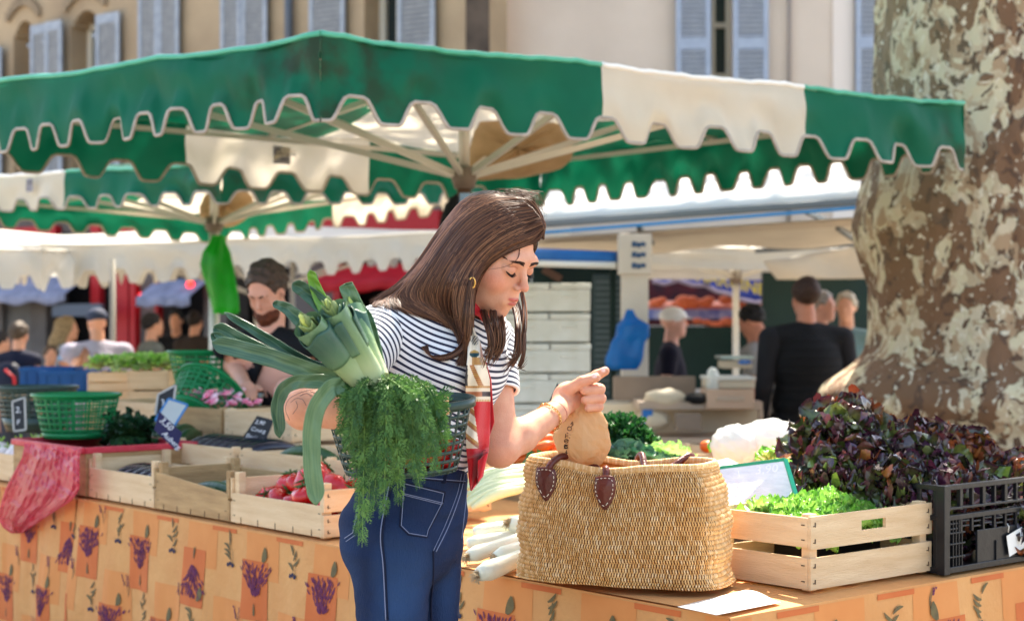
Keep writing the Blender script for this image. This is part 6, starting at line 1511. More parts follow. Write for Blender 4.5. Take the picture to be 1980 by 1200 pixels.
# carrot bunch: feathery tops hanging over the forearm
cb = thing('carrot_bunch', 'bunch of carrots with feathery green tops hanging over her forearm', 'carrots', Q(760, 760, QD))
for k in range(4): m = MB(); a = Q(700+38*k, 800+6*(k % 2), 2.80); m.tube([a+Vector((.02*t, .0, -.085*t/1)) for t in [j/6 for j in range(7)]], [.012, .0125, .011, .0095, .008, .005, .001], 9); m.build('carrot', carm, cb)
frm = M('carrot_top', rough=.55, attr='Col', trans=.25); FC = [lin(c) for c in ((64, 104, 48), (84, 124, 58), (44, 80, 40), (108, 148, 74), (70, 108, 58))]; fr2 = random.Random(21)
def frond(pts, w0, seed, d0):
    """one doubly pinnate leaf: stem with side sprays of tiny lobes"""
    rr = random.Random(seed); P = cat_pts([Q(x, y, d0+dz) for x, y, dz in pts], 60); m = MB(); base = rr.choice(FC); m.tube(P, [.0018*(1-k/75) for k in range(60)], 5, cols=[mixc(base, lin((150, 184, 96)), .55)]*60)
    N_ = 34
    for k in range(N_):
        t = .26+.74*k/(N_-1); i = min(57, int(t*58)); p = P[i]; ax = (P[i+1]-P[max(0, i-1)]).normalized(); env = math.sin(math.pi*min(1, .16+.84*(1-t)**.8))*.9+.12
        for sd_ in (-1, 1):
            side = ax.cross(Vector((rr.gauss(0, .35), -1, rr.gauss(0, .35)))).normalized()*sd_; L = w0*env*rr.uniform(.55, 1.1); d1 = (side*.62+ax*.85+Vector((0, rr.gauss(-.1, .35), -.15))).normalized(); col = mixc(base, FC[rr.randrange(5)], rr.random()); q0 = p; nb_ = 5
            for j in range(nb_):
                q1 = q0+d1*L/nb_; d1 = (d1+Vector((0, 0, -.12))).normalized(); m.add([q0, q1, q1+ax.cross(d1)*.0008], [(0, 1, 2)], None, [col]*3)
                for s2 in (-1, 1):
                    dd = (d1*.75+d1.cross(Vector((rr.gauss(0, .5), -1, rr.gauss(0, .5)))).normalized()*s2*.8).normalized(); ll = L*.34*(1.1-j/nb_)*rr.uniform(.7, 1.3); tip = q1+dd*ll; sw = d1*ll*.30
                    m.add([q1, q1+dd*ll*.45+sw, tip, q1+dd*ll*.5-sw], [(0, 1, 2, 3)], None, [col]*4)
                    t2 = q1+dd*ll*.5; d3 = (dd+d1*.9).normalized(); m.add([t2, t2+d3*ll*.3+dd*ll*.12, t2+d3*ll*.62, t2+d3*ll*.3-dd*ll*.1], [(0, 1, 2, 3)], None, [col]*4)
                q0 = q1
    m.build('frond', frm, cb, attr=True)
TIPS = [(690, 1058), (770, 978), (858, 868), (845, 912), (700, 1010), (665, 860), (672, 905), (722, 990), (735, 960), (800, 920), (812, 945), (784, 900), (700, 930), (668, 800), (760, 880), (830, 860), (752, 940), (682, 880), (718, 900), (792, 870), (868, 850), (655, 840), (742, 1000), (690, 960), (775, 940), (812, 880)]
for k, (tx, ty) in enumerate(TIPS+TIPS[:16]):
    if k >= len(TIPS): tx += fr2.uniform(-18, 18); ty -= fr2.uniform(10, 70)
    sx0 = 700+110*fr2.random() if k < len(TIPS) else 690+130*fr2.random(); tx += 10 if tx < 710 else 0; sx0 = sx0*.75+tx*.25; top = 734+fr2.uniform(-6, 10); dz = fr2.uniform(-.05, .03)
    ox = tx*.75+sx0*.25
    frond([(sx0+ (12 if tx < sx0 else -12), 760, .09), (sx0, top, .02+dz), ((sx0+ox)/2+(tx-sx0)*.15, top+26, -.02+dz), (ox, (top+ty)/2, -.01+dz), (tx, ty, .01+dz)], .033, k, QD+.0)
# paper bag in her left hand
kraft = M('kraft_paper', (226, 188, 138), .6, (206, 160, 110), 5, .5, .3, 50, trans=.3)
pbg = thing('paper_bag', 'crumpled brown paper bag held closed by the woman above the wicker bag', 'paper bag', Q(1130, 890, HD))
prof = [(730, 1124, 9), (742, 1126, 8), (756, 1125, 6), (768, 1127, 9), (782, 1129, 20), (797, 1130, 37), (818, 1131, 49), (843, 1130, 56), (866, 1129, 55), (884, 1128, 47), (897, 1128, 36), (902, 1128, 4)]
def pbf(u, v):
    k = v*(len(prof)-1); i = min(int(k), len(prof)-2); f = k-i; y, x, h = [prof[i][j]*(1-f)+prof[i+1][j]*f for j in range(3)]
    a = u*2*math.pi; fold = abs(((a*5/(2*math.pi)+.3*math.sin(v*5)) % 1)-.5)*2; cr_ = 1.04-.20*fold*(1-.5*v)+.08*sm_noise(a*2.2, v*9, 0, 6)-.14*abs(sm_noise(a*3+v*4, v*6-a, 0, 2))+random.uniform(-.03, .03)*min(1, v*4)
    r = h/3060*HD*KD*cr_; c = Q(x, y, HD-.012+.02*min(1, v*2.2)); return c+Vector((math.cos(a)*r, math.sin(a)*r*.62, .004*math.sin(a*5+v*8)*v))
m = MB(); m.grid(pbf, 34, 26, closeu=True); m.build('bag_body', kraft, pbg, smooth=False)
bvh_pb = BVHTree.FromPolygons([tuple(v) for v in m.v], m.f)
inkb = M('printed_ink', (70, 54, 44), .7)
def ink2(pts, r=.0009):
    out = [hit(bvh_pb, x, y, .0006) for x, y in pts]; out = [p for p in out if p is not None]
    if len(out) > 1: m_.tube(out, r, 4)
m_ = MB()
ink2([(1101+4*math.cos(a), 828+4*math.sin(a)) for a in [k*.63 for k in range(11)]]); ink2([(1104, 820), (1107, 815), (1108, 820), (1105, 824)], .0013)
ink2([(1096, 836), (1103, 840), (1095, 842), (1102, 846)]); ink2([(1094, 838), (1093, 846)])
ink2([(1095+4*math.cos(a), 852+3.5*math.sin(a)) for a in [k*.63 for k in range(11)]]); ink2([(1091, 852), (1100, 851)])
ink2([(1091, 860), (1097, 861), (1097, 866), (1092, 866), (1092, 861)], .0022); ink2([(1095, 870), (1096, 877)], .0013); ink2([(1093, 874), (1098, 875)])
m_.build('printed_pictogram', inkb, pbg)
# ================= farther market: cream awnings, left =================
parasol('market_awning', 'long cream awning with wavy valance in front of the red shopfronts', [(-4.05, 13.6), (.6, 16.4), (-1.2, 19.2), (-5.9, 16.4)], [1.70, 2.02, 2.1, 1.95], .36,
        [[(0, 1, W_FAB)]]*4, 2.3, 2.42, [20, 16, 20, 16], seed=4, roofbands=[(0, 1.01, W_FAB)], trim=False, poler=.028, drop=.34, flutter=.01)
parasol('market_awning', 'cream awning cut by the left edge, under the smaller parasol', [(-3.95, 13.3), (-2.9, 17.0), (-7.5, 18.0), (-8.0, 13.6)], [1.66, 1.9, 2.0, 1.84], .34,
        [[(0, 1, W_FAB)]]*4, 2.2, 2.36, [12, 14, 12, 14], seed=5, roofbands=[(0, 1.01, W_FAB)], trim=False, poler=.028, drop=.34, flutter=.01)
def awn(name, label, cat, p0, p1, z0, z1, dep, mat, wave=.03, n=40):
    """sloping shop awning: fabric from the wall at z1 out to a wavy front edge at z0"""
    p0, p1 = Vector(p0), Vector(p1); ax = (p1-p0).normalized(); nn = Vector((ax.y, -ax.x, 0)); nn = nn if nn.y < 0 else -nn; t = thing(name, label, cat, (p0+p1)/2)
    m = MB(); m.grid(lambda u, v: p0.lerp(p1, u)+nn*dep*v+Vector((0, 0, z1+(z0-z1)*v+.01*math.sin(u*20)*v)), n, 6); m.build('awning_cloth', mat, t, solid=.004)
    m = MB(); m.grid(lambda u, v: p0.lerp(p1, u)+nn*(dep+.01+.01*math.sin(u*30)*v)+Vector((0, 0, z0+.01*math.sin(u*20)-v*(.13+wave*math.sin(u*(p1-p0).length*9)))), n*3, 3); m.build('awning_valance', mat, t, solid=.004)
    return t
gaw = M('grey_awning', (150, 150, 168), .7, (110, 112, 128), 6, .5); raw_ = M('red_awning', (206, 20, 34), .6, (186, 14, 28), 5, .5, trans=.2)
def onL(px, off=0): x = fx(px); p = TL@Vector((x, -off, 0)); return Vector((p.x, p.y, 0))
def zat(px, py, off=0): return HC-(py-CY)/F*onL(px, off).y
awn('shop_awning', 'grey awning over the shopfront at the far left', 'awning', onL(-40), onL(178), zat(60, 572), zat(60, 545)+.1, .5, gaw, .02)
awn('shop_awning', 'narrow grey awning right of the red door frame', 'awning', onL(305), onL(408), zat(350, 575), zat(350, 552)+.1, .4, gaw, .01)
awn('shop_awning', 'bright red awning behind the woman\'s hair', 'awning', onL(655, .1), onL(850, .1), zat(740, 545), zat(740, 510), .5, raw_, .01)
t = thing('tavern_sign', 'grey fascia sign hanging in the red door frame', 'sign', onL(205, .4)); m = MB(); a, b_ = onL(150, .45), onL(245, .45)
m.beam(Vector((a.x, a.y, zat(200, 600))), Vector((b_.x, b_.y, zat(200, 600))), .05, .18, up=Vector((0, 0, 1))); m.build('sign_board', M('sign_grey', (84, 90, 100), .6), t, smooth=False)
lampm = M('red_lamp_glass', (255, 40, 36), .4, emit=1.6)
for px, py, lab in ((275, 573, 'small glowing red lamp beside the red door frame'), (368, 550, 'small glowing red lamp left of the lime bag'), (610, 545, 'small glowing red lamp above the leeks')):
    t = thing('lamp', lab, 'lamp', onL(px, .3)); c = W(px, py, onL(px, .3).y); m = MB(); m.blob(c, .055, 14); m.build('globe', lampm, t)
    m = MB(); m.beam(c+Vector((0, 0, .05)), c+Vector((0, 0, .09)), .03, .03); m.beam(c+Vector((0, 0, .09)), c+Vector((0, .3, .09)), .015, .015); m.build('bracket', M('iron', (40, 38, 38), .6, metal=.6), t)
# poles of the cream awnings seen in front of the shops
for px, d, y0, lab in ((218, 12.8, 525, 'thin pale pole in front of the man in the cap'), (566, 15.0, 500, 'thin pale pole right of the bearded vendor')):
    c = W(px, y0, d); m = MB(); m.tube([(c.x, d, 0), (c.x, d, c.z+.1)], .022, 12); tag(m.build('awning_pole', M('grey_pole', (150, 142, 130), .6)), lab, 'pole')
# lime green plastic bag hung on the second parasol's pole
lime = M('lime_plastic_film', (34, 190, 50), .3, (16, 160, 36), 6, .5, .5, 16, trans=.4, coat=.2)
oc = [(455, 412, 434), (470, 408, 436), (490, 395, 442), (510, 392, 446), (540, 398, 452), (570, 404, 458), (596, 410, 464), (606, 414, 460)]
def limef(u, v):
    k = v*(len(oc)-1); i = min(int(k), len(oc)-2); f = k-i; y, l, r = [oc[i][j]*(1-f)+oc[i+1][j]*f for j in range(3)]; a = u*2*math.pi
    cx = (l+r)/2; h = (r-l)/2/F*10.9; c = W(cx, y, 10.88); kk = 1+.18*math.sin(a*4+v*5)+.1*sm_noise(a*2, v*8, 0, 3); return c+Vector((math.cos(a)*h*kk, math.sin(a)*h*.55*kk, 0))
m = MB(); m.grid(limef, 40, 40, closeu=True)
tag(m.build('plastic_bag', lime), 'lime green plastic bag hanging on the pole of the smaller parasol', 'plastic bag')
# canvas bundle and labels under the canopies
cvm = M('khaki_canvas', (214, 186, 148), .8, (190, 160, 122), 7, .5, .8, 16, trans=.4)
def bundle(label, pts, d, dd, seed):
    m = MB(); cx = sum(p[0] for p in pts)/len(pts); cy = sum(p[1] for p in pts)/len(pts); n = 60; ring = cat_pts([Vector((x, y, 0)) for x, y in pts]+[Vector((*pts[0], 0))], n+1)[:-1]
    def fn(u, v):
        th = math.pi*v; p = ring[int(u*n) % n]; k = math.sin(th)**.6; x = cx+(p.x-cx)*k; y = cy+(p.y-cy)*k; q = W(x, y, d-math.cos(th)*dd*(1+.15*sm_noise(u*20, v*8, 0, seed))); q += Vector((0, 0, .008*sm_noise(u*30, v*14, 0, seed))); return q
    m.grid(fn, n, 24, closeu=True); return tag(m.build('canvas_bundle', cvm), label, 'canvas bundle')
bundle('folded khaki canvas tied under the large parasol, right of its pole', [(918, 250), (945, 234), (1060, 238), (1092, 250), (1108, 290), (1085, 325), (1000, 344), (915, 345), (904, 310)], 8.0, .16, 2)
bundle('folded khaki canvas under the smaller parasol around its pole', [(385, 400), (400, 375), (440, 366), (480, 372), (490, 395), (470, 428), (420, 440), (390, 425)], 11.4, .14, 5)
dbk = M('black_fabric', (14, 14, 17), .8, (22, 22, 26), 8, .5, .4, 30)
bundle_ = bundle('black bag hanging behind the woman\'s head beside the parasol pole', [(870, 382), (886, 378), (889, 410), (886, 450), (862, 466), (848, 460), (850, 430), (858, 404)], 7.3, .06, 8); bundle_.data.materials[0] = dbk; bundle_.name = 'black_bag'; bundle_['category'] = 'bag'
lbm = M('label_grey', (150, 146, 150), .7); lbi = M('label_ink', (70, 66, 78), .7)
def valance_label(par, px, py, d, w, h, txt, ux):
    c = W(px, py, d); ux = Vector(ux).normalized(); uy = Vector((0, 0, 1)); n = ux.cross(uy); n = n if n.y < 0 else -n; m = MB(); m.add([c-ux*w/2-uy*h/2, c+ux*w/2-uy*h/2, c+ux*w/2+uy*h/2, c-ux*w/2+uy*h/2], [(0, 1, 2, 3)]); o = m.build('label', lbm, par, smooth=False)
    m = MB(); text_mesh(m, txt, c-ux*w*.42+uy*h*.02+n*.004, ux, uy, h*.42, font_bold=True); m.box(c-uy*h*.25+n*.004, (w*.6, .002, .006)); m.build('label_print', lbi, o, smooth=False)
valance_label(PAR1, 545, 300, 8.50, .105, .095, 'CLASSE', (.79, .61, 0)); valance_label(PAR2, 57, 358, 9.98, .07, .085, 'CTP', (.77, -.6, 0))
pl_ = MB(); pl_.box(W(899, 384, 7.31), (.05, .01, .05)); pl_.build('sticker', M("sticker", (150, 180, 214), .5), PAR1, smooth=False)

# ================= right side: trailer stall, boxes, fish stall =================
whp = M('white_lacquer', (244, 244, 240), .3, (236, 236, 230), 3, .5, coat=.3); beige = M('beige_tarp', (214, 200, 182), .75, (196, 182, 164), 3, .6, .3, 9, trans=.12); dkg = M('dark_green_paint', (6, 34, 32), .55, (10, 42, 38), 5, .5)
alug = M('grey_rail', (120, 126, 130), .4, metal=.5); bluep = M('blue_stripe', (60, 150, 214), .5)
tr = thing('market_trailer', 'white market trailer with raised canopy, dark green inner wall and blue awning roll', 'trailer', (2.4, 12.6, 0))
def px_quad(mb, pts, thick=.0):
    vs = [W(*p) for p in pts]; mb.add(vs, [(0, 1, 2, 3)])
m = MB(); a, b_, c, d = W(1040, 425, 10.6), W(1700, 378, 9.6), W(1700, 300, 12.2), W(1040, 350, 13.0); m.grid(lambda u, v: a.lerp(b_, u).lerp(d.lerp(c, u), v)+Vector((0, 0, .10*math.sin(math.pi*min(1, v*1.2)))), 30, 10); m.build('raised_canopy', whp, tr, solid=.03)
m = MB(); m.beam(a+Vector((0, -.02, -.03)), b_+Vector((0, -.02, -.03)), .05, .045); m.build('canopy_rail', alug, tr, smooth=False, bevel=.008)
m = MB(); m.beam(a+Vector((0, -.03, -.09)), b_+Vector((0, -.03, -.065)), .03, .02); m.build('blue_edge', bluep, tr, smooth=False)
a2, b2 = W(1040, 462, 11.2), W(1700, 428, 10.4); m = MB(); m.grid(lambda u, v: (a+Vector((0, .1, -.12))).lerp(b_+Vector((0, .1, -.12)), u).lerp(a2.lerp(b2, u), v)+Vector((0, 0, -.03*math.sin(math.pi*v))), 30, 6); m.build('canopy_lining', beige, tr, solid=.01)
a3, b3 = W(1040, 492, 12.2), W(1700, 470, 11.6); m = MB(); m.grid(lambda u, v: a2.lerp(b2, u).lerp(a3.lerp(b3, u), v)+Vector((0, 0, .02*math.sin(u*14)*v)), 40, 6); m.build('side_curtain', M('pale_tarp', (232, 222, 206), .75, (216, 206, 190), 4, .5, .3, 8, trans=.2), tr, solid=.01)
for x, y, x2, y2 in ((1235, 440, 1262, 470), (1560, 410, 1600, 428), (1620, 440, 1655, 465)): m = MB(); m.beam(W(x, y, 10.6), W(x2, y2, 11.0), .03, .03); m.build('canopy_arm', alug, tr, smooth=False)
# white post with blue marks
pst = thing('post', 'white square post with three blue marks, right of the blue plastic bag', 'post', (W(1225, 600, 10.2).x, 10.2, 0))
x0, x1 = W(1196, 600, 10.2).x, W(1260, 600, 10.2).x; zt = W(1200, 452, 10.2).z; m = MB(); m.box(((x0+x1)/2, 10.25, zt/2), (x1-x0-.04, .1, zt)); m.box(((x0+x1)/2-.0, 10.24, zt-.13), (x1-x0+.0, .13, .26)); m.build('post_body', M('post_white', (224, 214, 200), .6, (210, 200, 186), 4, .5), pst, smooth=False, bevel=.006)
for py in (472, 492, 513):
    m = MB()
    for q in range(3): m.box(W(1226+9*q, py+(q % 2)*1.5, 10.17), (.028, .004, .034-.004*q), Matrix.Rotation(R(12), 3, 'Y'))
    m.build('marking', M('mark_blue', (60, 92, 128), .6), pst, smooth=False)
# blue awning roll + dark green cabinet and shelf column
rl = thing('awning_roll', 'rolled blue and white striped awning above the white boxes', 'awning', (W(1110, 500, 10.4).x, 10.4, 0))
m = MB(); m.tube([W(1010, 492, 10.6), W(1192, 500, 10.3)], .048, 14); m.build('roll', M('awning_blue', (40, 120, 196), .5, (28, 100, 176), 6, .4), rl); m = MB(); m.tube([W(1010, 508, 10.55), W(1192, 513, 10.25)], .022, 12); m.build('white_band', whp, rl)
for px in (1020, 1186): m = MB(); c = W(px, 505, 10.5); m.beam((c.x, 10.55, 0), (c.x, 10.55, c.z), .04, .04); m.build('roll_support', dkg, rl, smooth=False)
cab = thing('cabinet', 'tall dark green cabinet with grey louvred door, behind the white boxes', 'cabinet', (W(1140, 700, 10.8).x, 10.8, 0))
xa, xb = W(1030, 0, 10.8).x, W(1216, 0, 10.8).x; m = MB(); m.box(((xa+xb)/2, 11.1, .92), (xb-xa, .5, 1.84)); m.build('cabinet_body', dkg, cab, smooth=False, bevel=.01)
m = MB(); xc = W(1180, 0, 10.8).x; m.box((xc, 10.82, 1.28), (.24, .03, .86)); m.build('door', M('cabinet_grey', (70, 88, 92), .5, (58, 74, 78), 8, .5), cab, smooth=False, bevel=.01)
m = MB()
for k in range(19): m.box((xc, 10.80, .90+.042*k), (.20, .012, .018))
m.build('louvres', M('louvre_grey', (96, 110, 114), .5), cab, smooth=False)
m = MB(); m.beam(W(1050, 520, 10.78), W(1085, 540, 10.78), .02, .05); m.build('stray_strap', M('strap_brown', (110, 80, 66), .7), cab, smooth=False)
# stacked white polystyrene boxes
foam = M('white_foam', (246, 244, 236), .8, (226, 222, 208), 10, .5, .2, 60); fb = None; nb = 0
CLAB = ['left column', 'middle column', 'right column']
for col, (cxp, wdt) in enumerate(((1018, .30), (1100, .27))):
    for k in range(9):
        c = W(cxp, 0, 9.0); z = .19+k*.1725
        t = thing('foam_box', 'white foam box, %s %s column of the stack' % (('lowest of', 'second lowest of', 'third lowest of', 'fourth lowest of', 'middle of', 'fourth from the top of', 'third from the top of', 'second from the top of', 'topmost of')[k], 'the left' if col == 0 else 'the right'), 'box', (c.x, 9.15, z-.16), 0, 'stacked white foam boxes, %s column' % ('left' if col == 0 else 'right'))
        m = MB(); L_ = .28 if col == 0 else .245; m.box((c.x+(.0 if k % 2 else .004), 9.15, z-.075), (L_-.008, .3, .125)); m.build('box_body', foam, t, smooth=False, bevel=.008)
        m = MB(); m.box((c.x+(.0 if k % 2 else .004), 9.15, z+.006), (L_, .31, .034)); m.box((c.x, 8.995, z-.05), (.09, .012, .016)); m.build('lid', foam, t, smooth=False, bevel=.006)
# blue plastic bag on the post
blb = M('blue_plastic_film', (0, 122, 204), .3, (0, 100, 180), 6, .5, .5, 14, trans=.3, coat=.2)
ob = [(598, 1212, 1224), (615, 1205, 1232), (628, 1190, 1252), (650, 1186, 1252), (662, 1180, 1244), (690, 1170, 1240), (706, 1174, 1238), (714, 1185, 1232)]
def blf(u, v):
    k = v*(len(ob)-1); i = min(int(k), len(ob)-2); f = k-i; y, l, r = [ob[i][j]*(1-f)+ob[i+1][j]*f for j in range(3)]; a = u*2*math.pi; h = (r-l)/2/F*9.9; c = W((l+r)/2, y, 9.95); kk = 1+.12*math.sin(a*3+v*4)+.12*sm_noise(a*2, v*8, 0, 7); return c+Vector((math.cos(a)*h*kk, math.sin(a)*h*.5*kk, 0))
m = MB(); m.grid(blf, 40, 30, closeu=True); tag(m.build('plastic_bag', blb), 'bright blue plastic bag hanging on the white post', 'plastic bag')
# white parasol and cream flap farther back
parasol('parasol', 'white pyramid parasol between the post and the trailer flap', [(.95, 13.2), (3.2, 13.4), (3.1, 15.6), (.9, 15.4)], [1.84, 1.83, 1.82, 1.83], .18, [[(0, 1, W_FAB)]]*4, 2.1, 2.22, [1, 1, 1, 1], seed=6, trim=False, poler=.025, drop=0.0, wave=.01, roofbands=[(0, 1.01, W_FAB)])
fp = thing('tarpaulin', 'cream tarpaulin flap hanging beside the tree trunk', 'tarpaulin', (3.2, 12.6, 0))
m = MB(); q = [W(1475, 505, 12.6), W(1690, 470, 12.4), W(1690, 538, 12.4), W(1502, 540, 12.6)]; m.grid(lambda u, v: q[0].lerp(q[1], u).lerp(q[3].lerp(q[2], u), v)+Vector((0, -.04*math.sin(v*3)*math.sin(u*7), 0)), 24, 8); m.build('flap', M('pale_tarp'), fp, solid=.01)
m = MB(); m.beam(W(1460, 485, 12.55), W(1690, 470, 12.35), .035, .035); m.build('pole', alug, fp, smooth=False)
# fish stall: blue awning with yellow letters, orange and blue counter, dark green front
fs_ = thing('fish_stall', 'stall with deep blue awning, yellow letters and orange produce rows', 'stall', (2.4, 16.5, 0))
ba = M('deep_blue_awning', (18, 52, 150), .6, (14, 42, 128), 4, .5, trans=.15); pipg = M('awning_piping', (170, 160, 190), .6)
top = [(1262, 514), (1320, 514), (1400, 520), (1460, 528), (1520, 530), (1640, 535)]; bot = [(1262, 540), (1285, 546), (1310, 538), (1340, 548), (1365, 548), (1385, 560), (1410, 565), (1435, 576), (1460, 582), (1490, 576), (1525, 562), (1560, 566), (1640, 572)]
def interp(tb, x):
    for (a, ya), (b_, yb) in zip(tb, tb[1:]):
        if x <= b_: return ya+(yb-ya)*(x-a)/(b_-a)
    return tb[-1][1]
m = MB(); m.grid(lambda u, v: W(1262+378*u, interp(top, 1262+378*u)*(1-v)+interp(bot, 1262+378*u)*v, 16.0-.3*v+.05*math.sin(u*40)*v), 90, 6); m.build('awning', ba, fs_, solid=.006)
m = MB(); m.tube([W(1262+378*k/90, interp(bot, 1262+378*k/90)+3, 15.68) for k in range(91)], .022, 6); m.build('awning_piping', pipg, fs_)
m = MB(); ux = (W(1430, 556, 15.7)-W(1350, 538, 15.7)).normalized(); uy = Vector((0, -.02, 1)); text_mesh(m, 'MARGINE', W(1344, 541, 15.62), ux, uy, .165, font_bold=True); m.build('lettering', M('yellow_letters', (232, 216, 70), .6), fs_, smooth=False)
m = MB(); m.box(W(1400, 625, 16.4), (2.6, .6, .04)); m.box(W(1400, 578, 16.9), (2.8, .05, .5)); m.build('back_panel', M('stall_dark', (58, 44, 52), .8, (110, 40, 44), 5, .4), fs_, smooth=False)
m = MB(); m.box(W(1400, 690, 16.0), (2.3, .5, .62)); m.build('counter', dkg, fs_, smooth=False)
orm = M('salmon_rows', (238, 138, 96), .6, (214, 96, 58), 10, .5); 
m = MB(); m.box(W(1380, 592, 16.3), (1.9, .25, .07), Matrix.Rotation(R(12), 3, 'X')); m.build('produce_tray', M('tray_pink', (236, 168, 150), .6, (232, 130, 90), 9, .5), fs_, smooth=False)
m = MB(); m.box(W(1390, 607, 16.2), (1.5, .1, .10)); m.build('price_strip', M('strip_blue', (90, 112, 196), .6, (200, 206, 232), 9, .35), fs_, smooth=False)
fo = None
for k in range(44):
    px = 1268+rt.uniform(0, 270); py = 583+rt.uniform(-5, 6) if k % 2 else 628+rt.uniform(-8, 8); c = W(px, py, 16.0)
    if fo is None: m = MB(); m.blob((0, 0, 0), (.07, .06, .045), 10); fo = o = m.build('produce_heap', orm)
    else: o = fo.copy(); COL.objects.link(o)
    o.location = c; o.scale = (rt.uniform(.7, 1.3),)*3; tag(o, 'orange heap of produce on the blue awninged stall', 'produce', 'orange heaps on the far stall')
# grey counter, boxes and scales between bag and the man in the quilted vest
ctr = thing('market_counter', 'long pale counter with grey panels behind the wicker bag', 'counter', (W(1300, 0, 9.6).x, 9.6, 0))
cream = M('cream_panel', (218, 204, 182), .7, (202, 188, 166), 3, .5); brg = M('brown_grey_panel', (150, 132, 118), .7, (128, 112, 100), 4, .5)
def pbox(par, name, px0, px1, py0, py1, d, dep, mat, bev=.005):
    a, b_ = W(px0, py1, d), W(px1, py0, d); m = MB(); m.box(((a.x+b_.x)/2, d+dep/2, (a.z+b_.z)/2), (b_.x-a.x, dep, b_.z-a.z)); return m.build(name, mat, par, smooth=False, bevel=bev)
pbox(ctr, 'front_panel', 1165, 1470, 780, 1010, 9.7, .5, cream); pbox(ctr, 'counter_top', 1235, 1475, 776, 792, 9.3, .9, M('counter_wood', (186, 164, 146), .6)); pbox(ctr, 'side_panel', 1186, 1345, 727, 774, 9.75, .05, brg)
pbox(ctr, 'lower_shelf', 1230, 1480, 846, 858, 9.2, .5, M('counter_wood')); pbox(ctr, 'blue_flap', 1242, 1262, 792, 822, 9.28, .02, M('awning_blue'))
for x in (1240, 1468): pbox(ctr, 'leg', x, x+8, 792, 1030, 9.3, .06, M('counter_wood'))
def pthing(name, label, cat, *a, **k): t = thing(name, label, cat, W((a[0]+a[1])/2, a[3], a[4])); pbox(t, name+'_body', *a, **k); return t
t = pthing('cash_box', 'pinkish wooden chest on the counter beside the quilted vest', 'box', 1366, 1458, 752, 790, 9.25, .3, M('chest', (206, 176, 154), .7, (188, 158, 136), 5, .5)); pbox(t, 'chest_band', 1385, 1440, 766, 776, 9.235, .02, M('counter_wood'))
t = pthing('tray', 'pale tray stacked above the pinkish chest', 'tray', 1370, 1460, 736, 750, 9.3, .35, cream); pbox(t, 'tray_lip', 1368, 1462, 728, 735, 9.28, .38, M('tray_white', (214, 212, 206), .5))
t = pthing('weighing_scale', 'pale scale with raised pan in front of the dark haired vendor', 'scale', 1398, 1455, 697, 712, 9.8, .25, cream); pbox(t, 'pan', 1394, 1458, 688, 694, 9.75, .3, M('scale_pan'))
for k, (cx, cy, rx, ry, lab, mt) in enumerate(((1288, 768, .125, .05, 'cream cloth heap on the brown edged counter', cream), (1262, 812, .1, .06, 'pale sack under the counter top', cream), (1378, 742, .04, .10, 'white plastic bag hanging at the middle of the counter', plw), (1348, 770, .07, .035, 'black cloth lying on the counter beside the cream heap', dbk), (1440, 700, .04, .015, 'crumpled blue bag on the stacked tray', blb))):
    m = MB(); m.blob(W(cx, cy, 9.35 if k != 3 else 9.32), (rx, .08, ry), 22, fn=lambda v, k=k: 1+.12*sm_noise(v.x*4, v.y*4, v.z*4, k)); tag(m.build('cloth_heap' if k in (0, 3) else 'sack' if k == 1 else 'plastic_bag', mt), lab, 'cloth' if k in (0, 3) else 'sack' if k == 1 else 'plastic bag')
m = MB(); m.box(W(1330, 815, 9.25), (.15, .1, .1)); tag(m.build('brown_box', brg, smooth=False, bevel=.01), 'brown box on the lower shelf of the counter', 'box')
# green panels behind the heads near the trunk
m = MB(); c = W(1600, 560, 14.5); m.box((c.x, 14.5, 1.0), (1.2, .1, 1.72)); tag(m.build('green_screen', dkg, smooth=False, bevel=.01), 'dark green panel behind the two grey haired shoppers', 'screen')
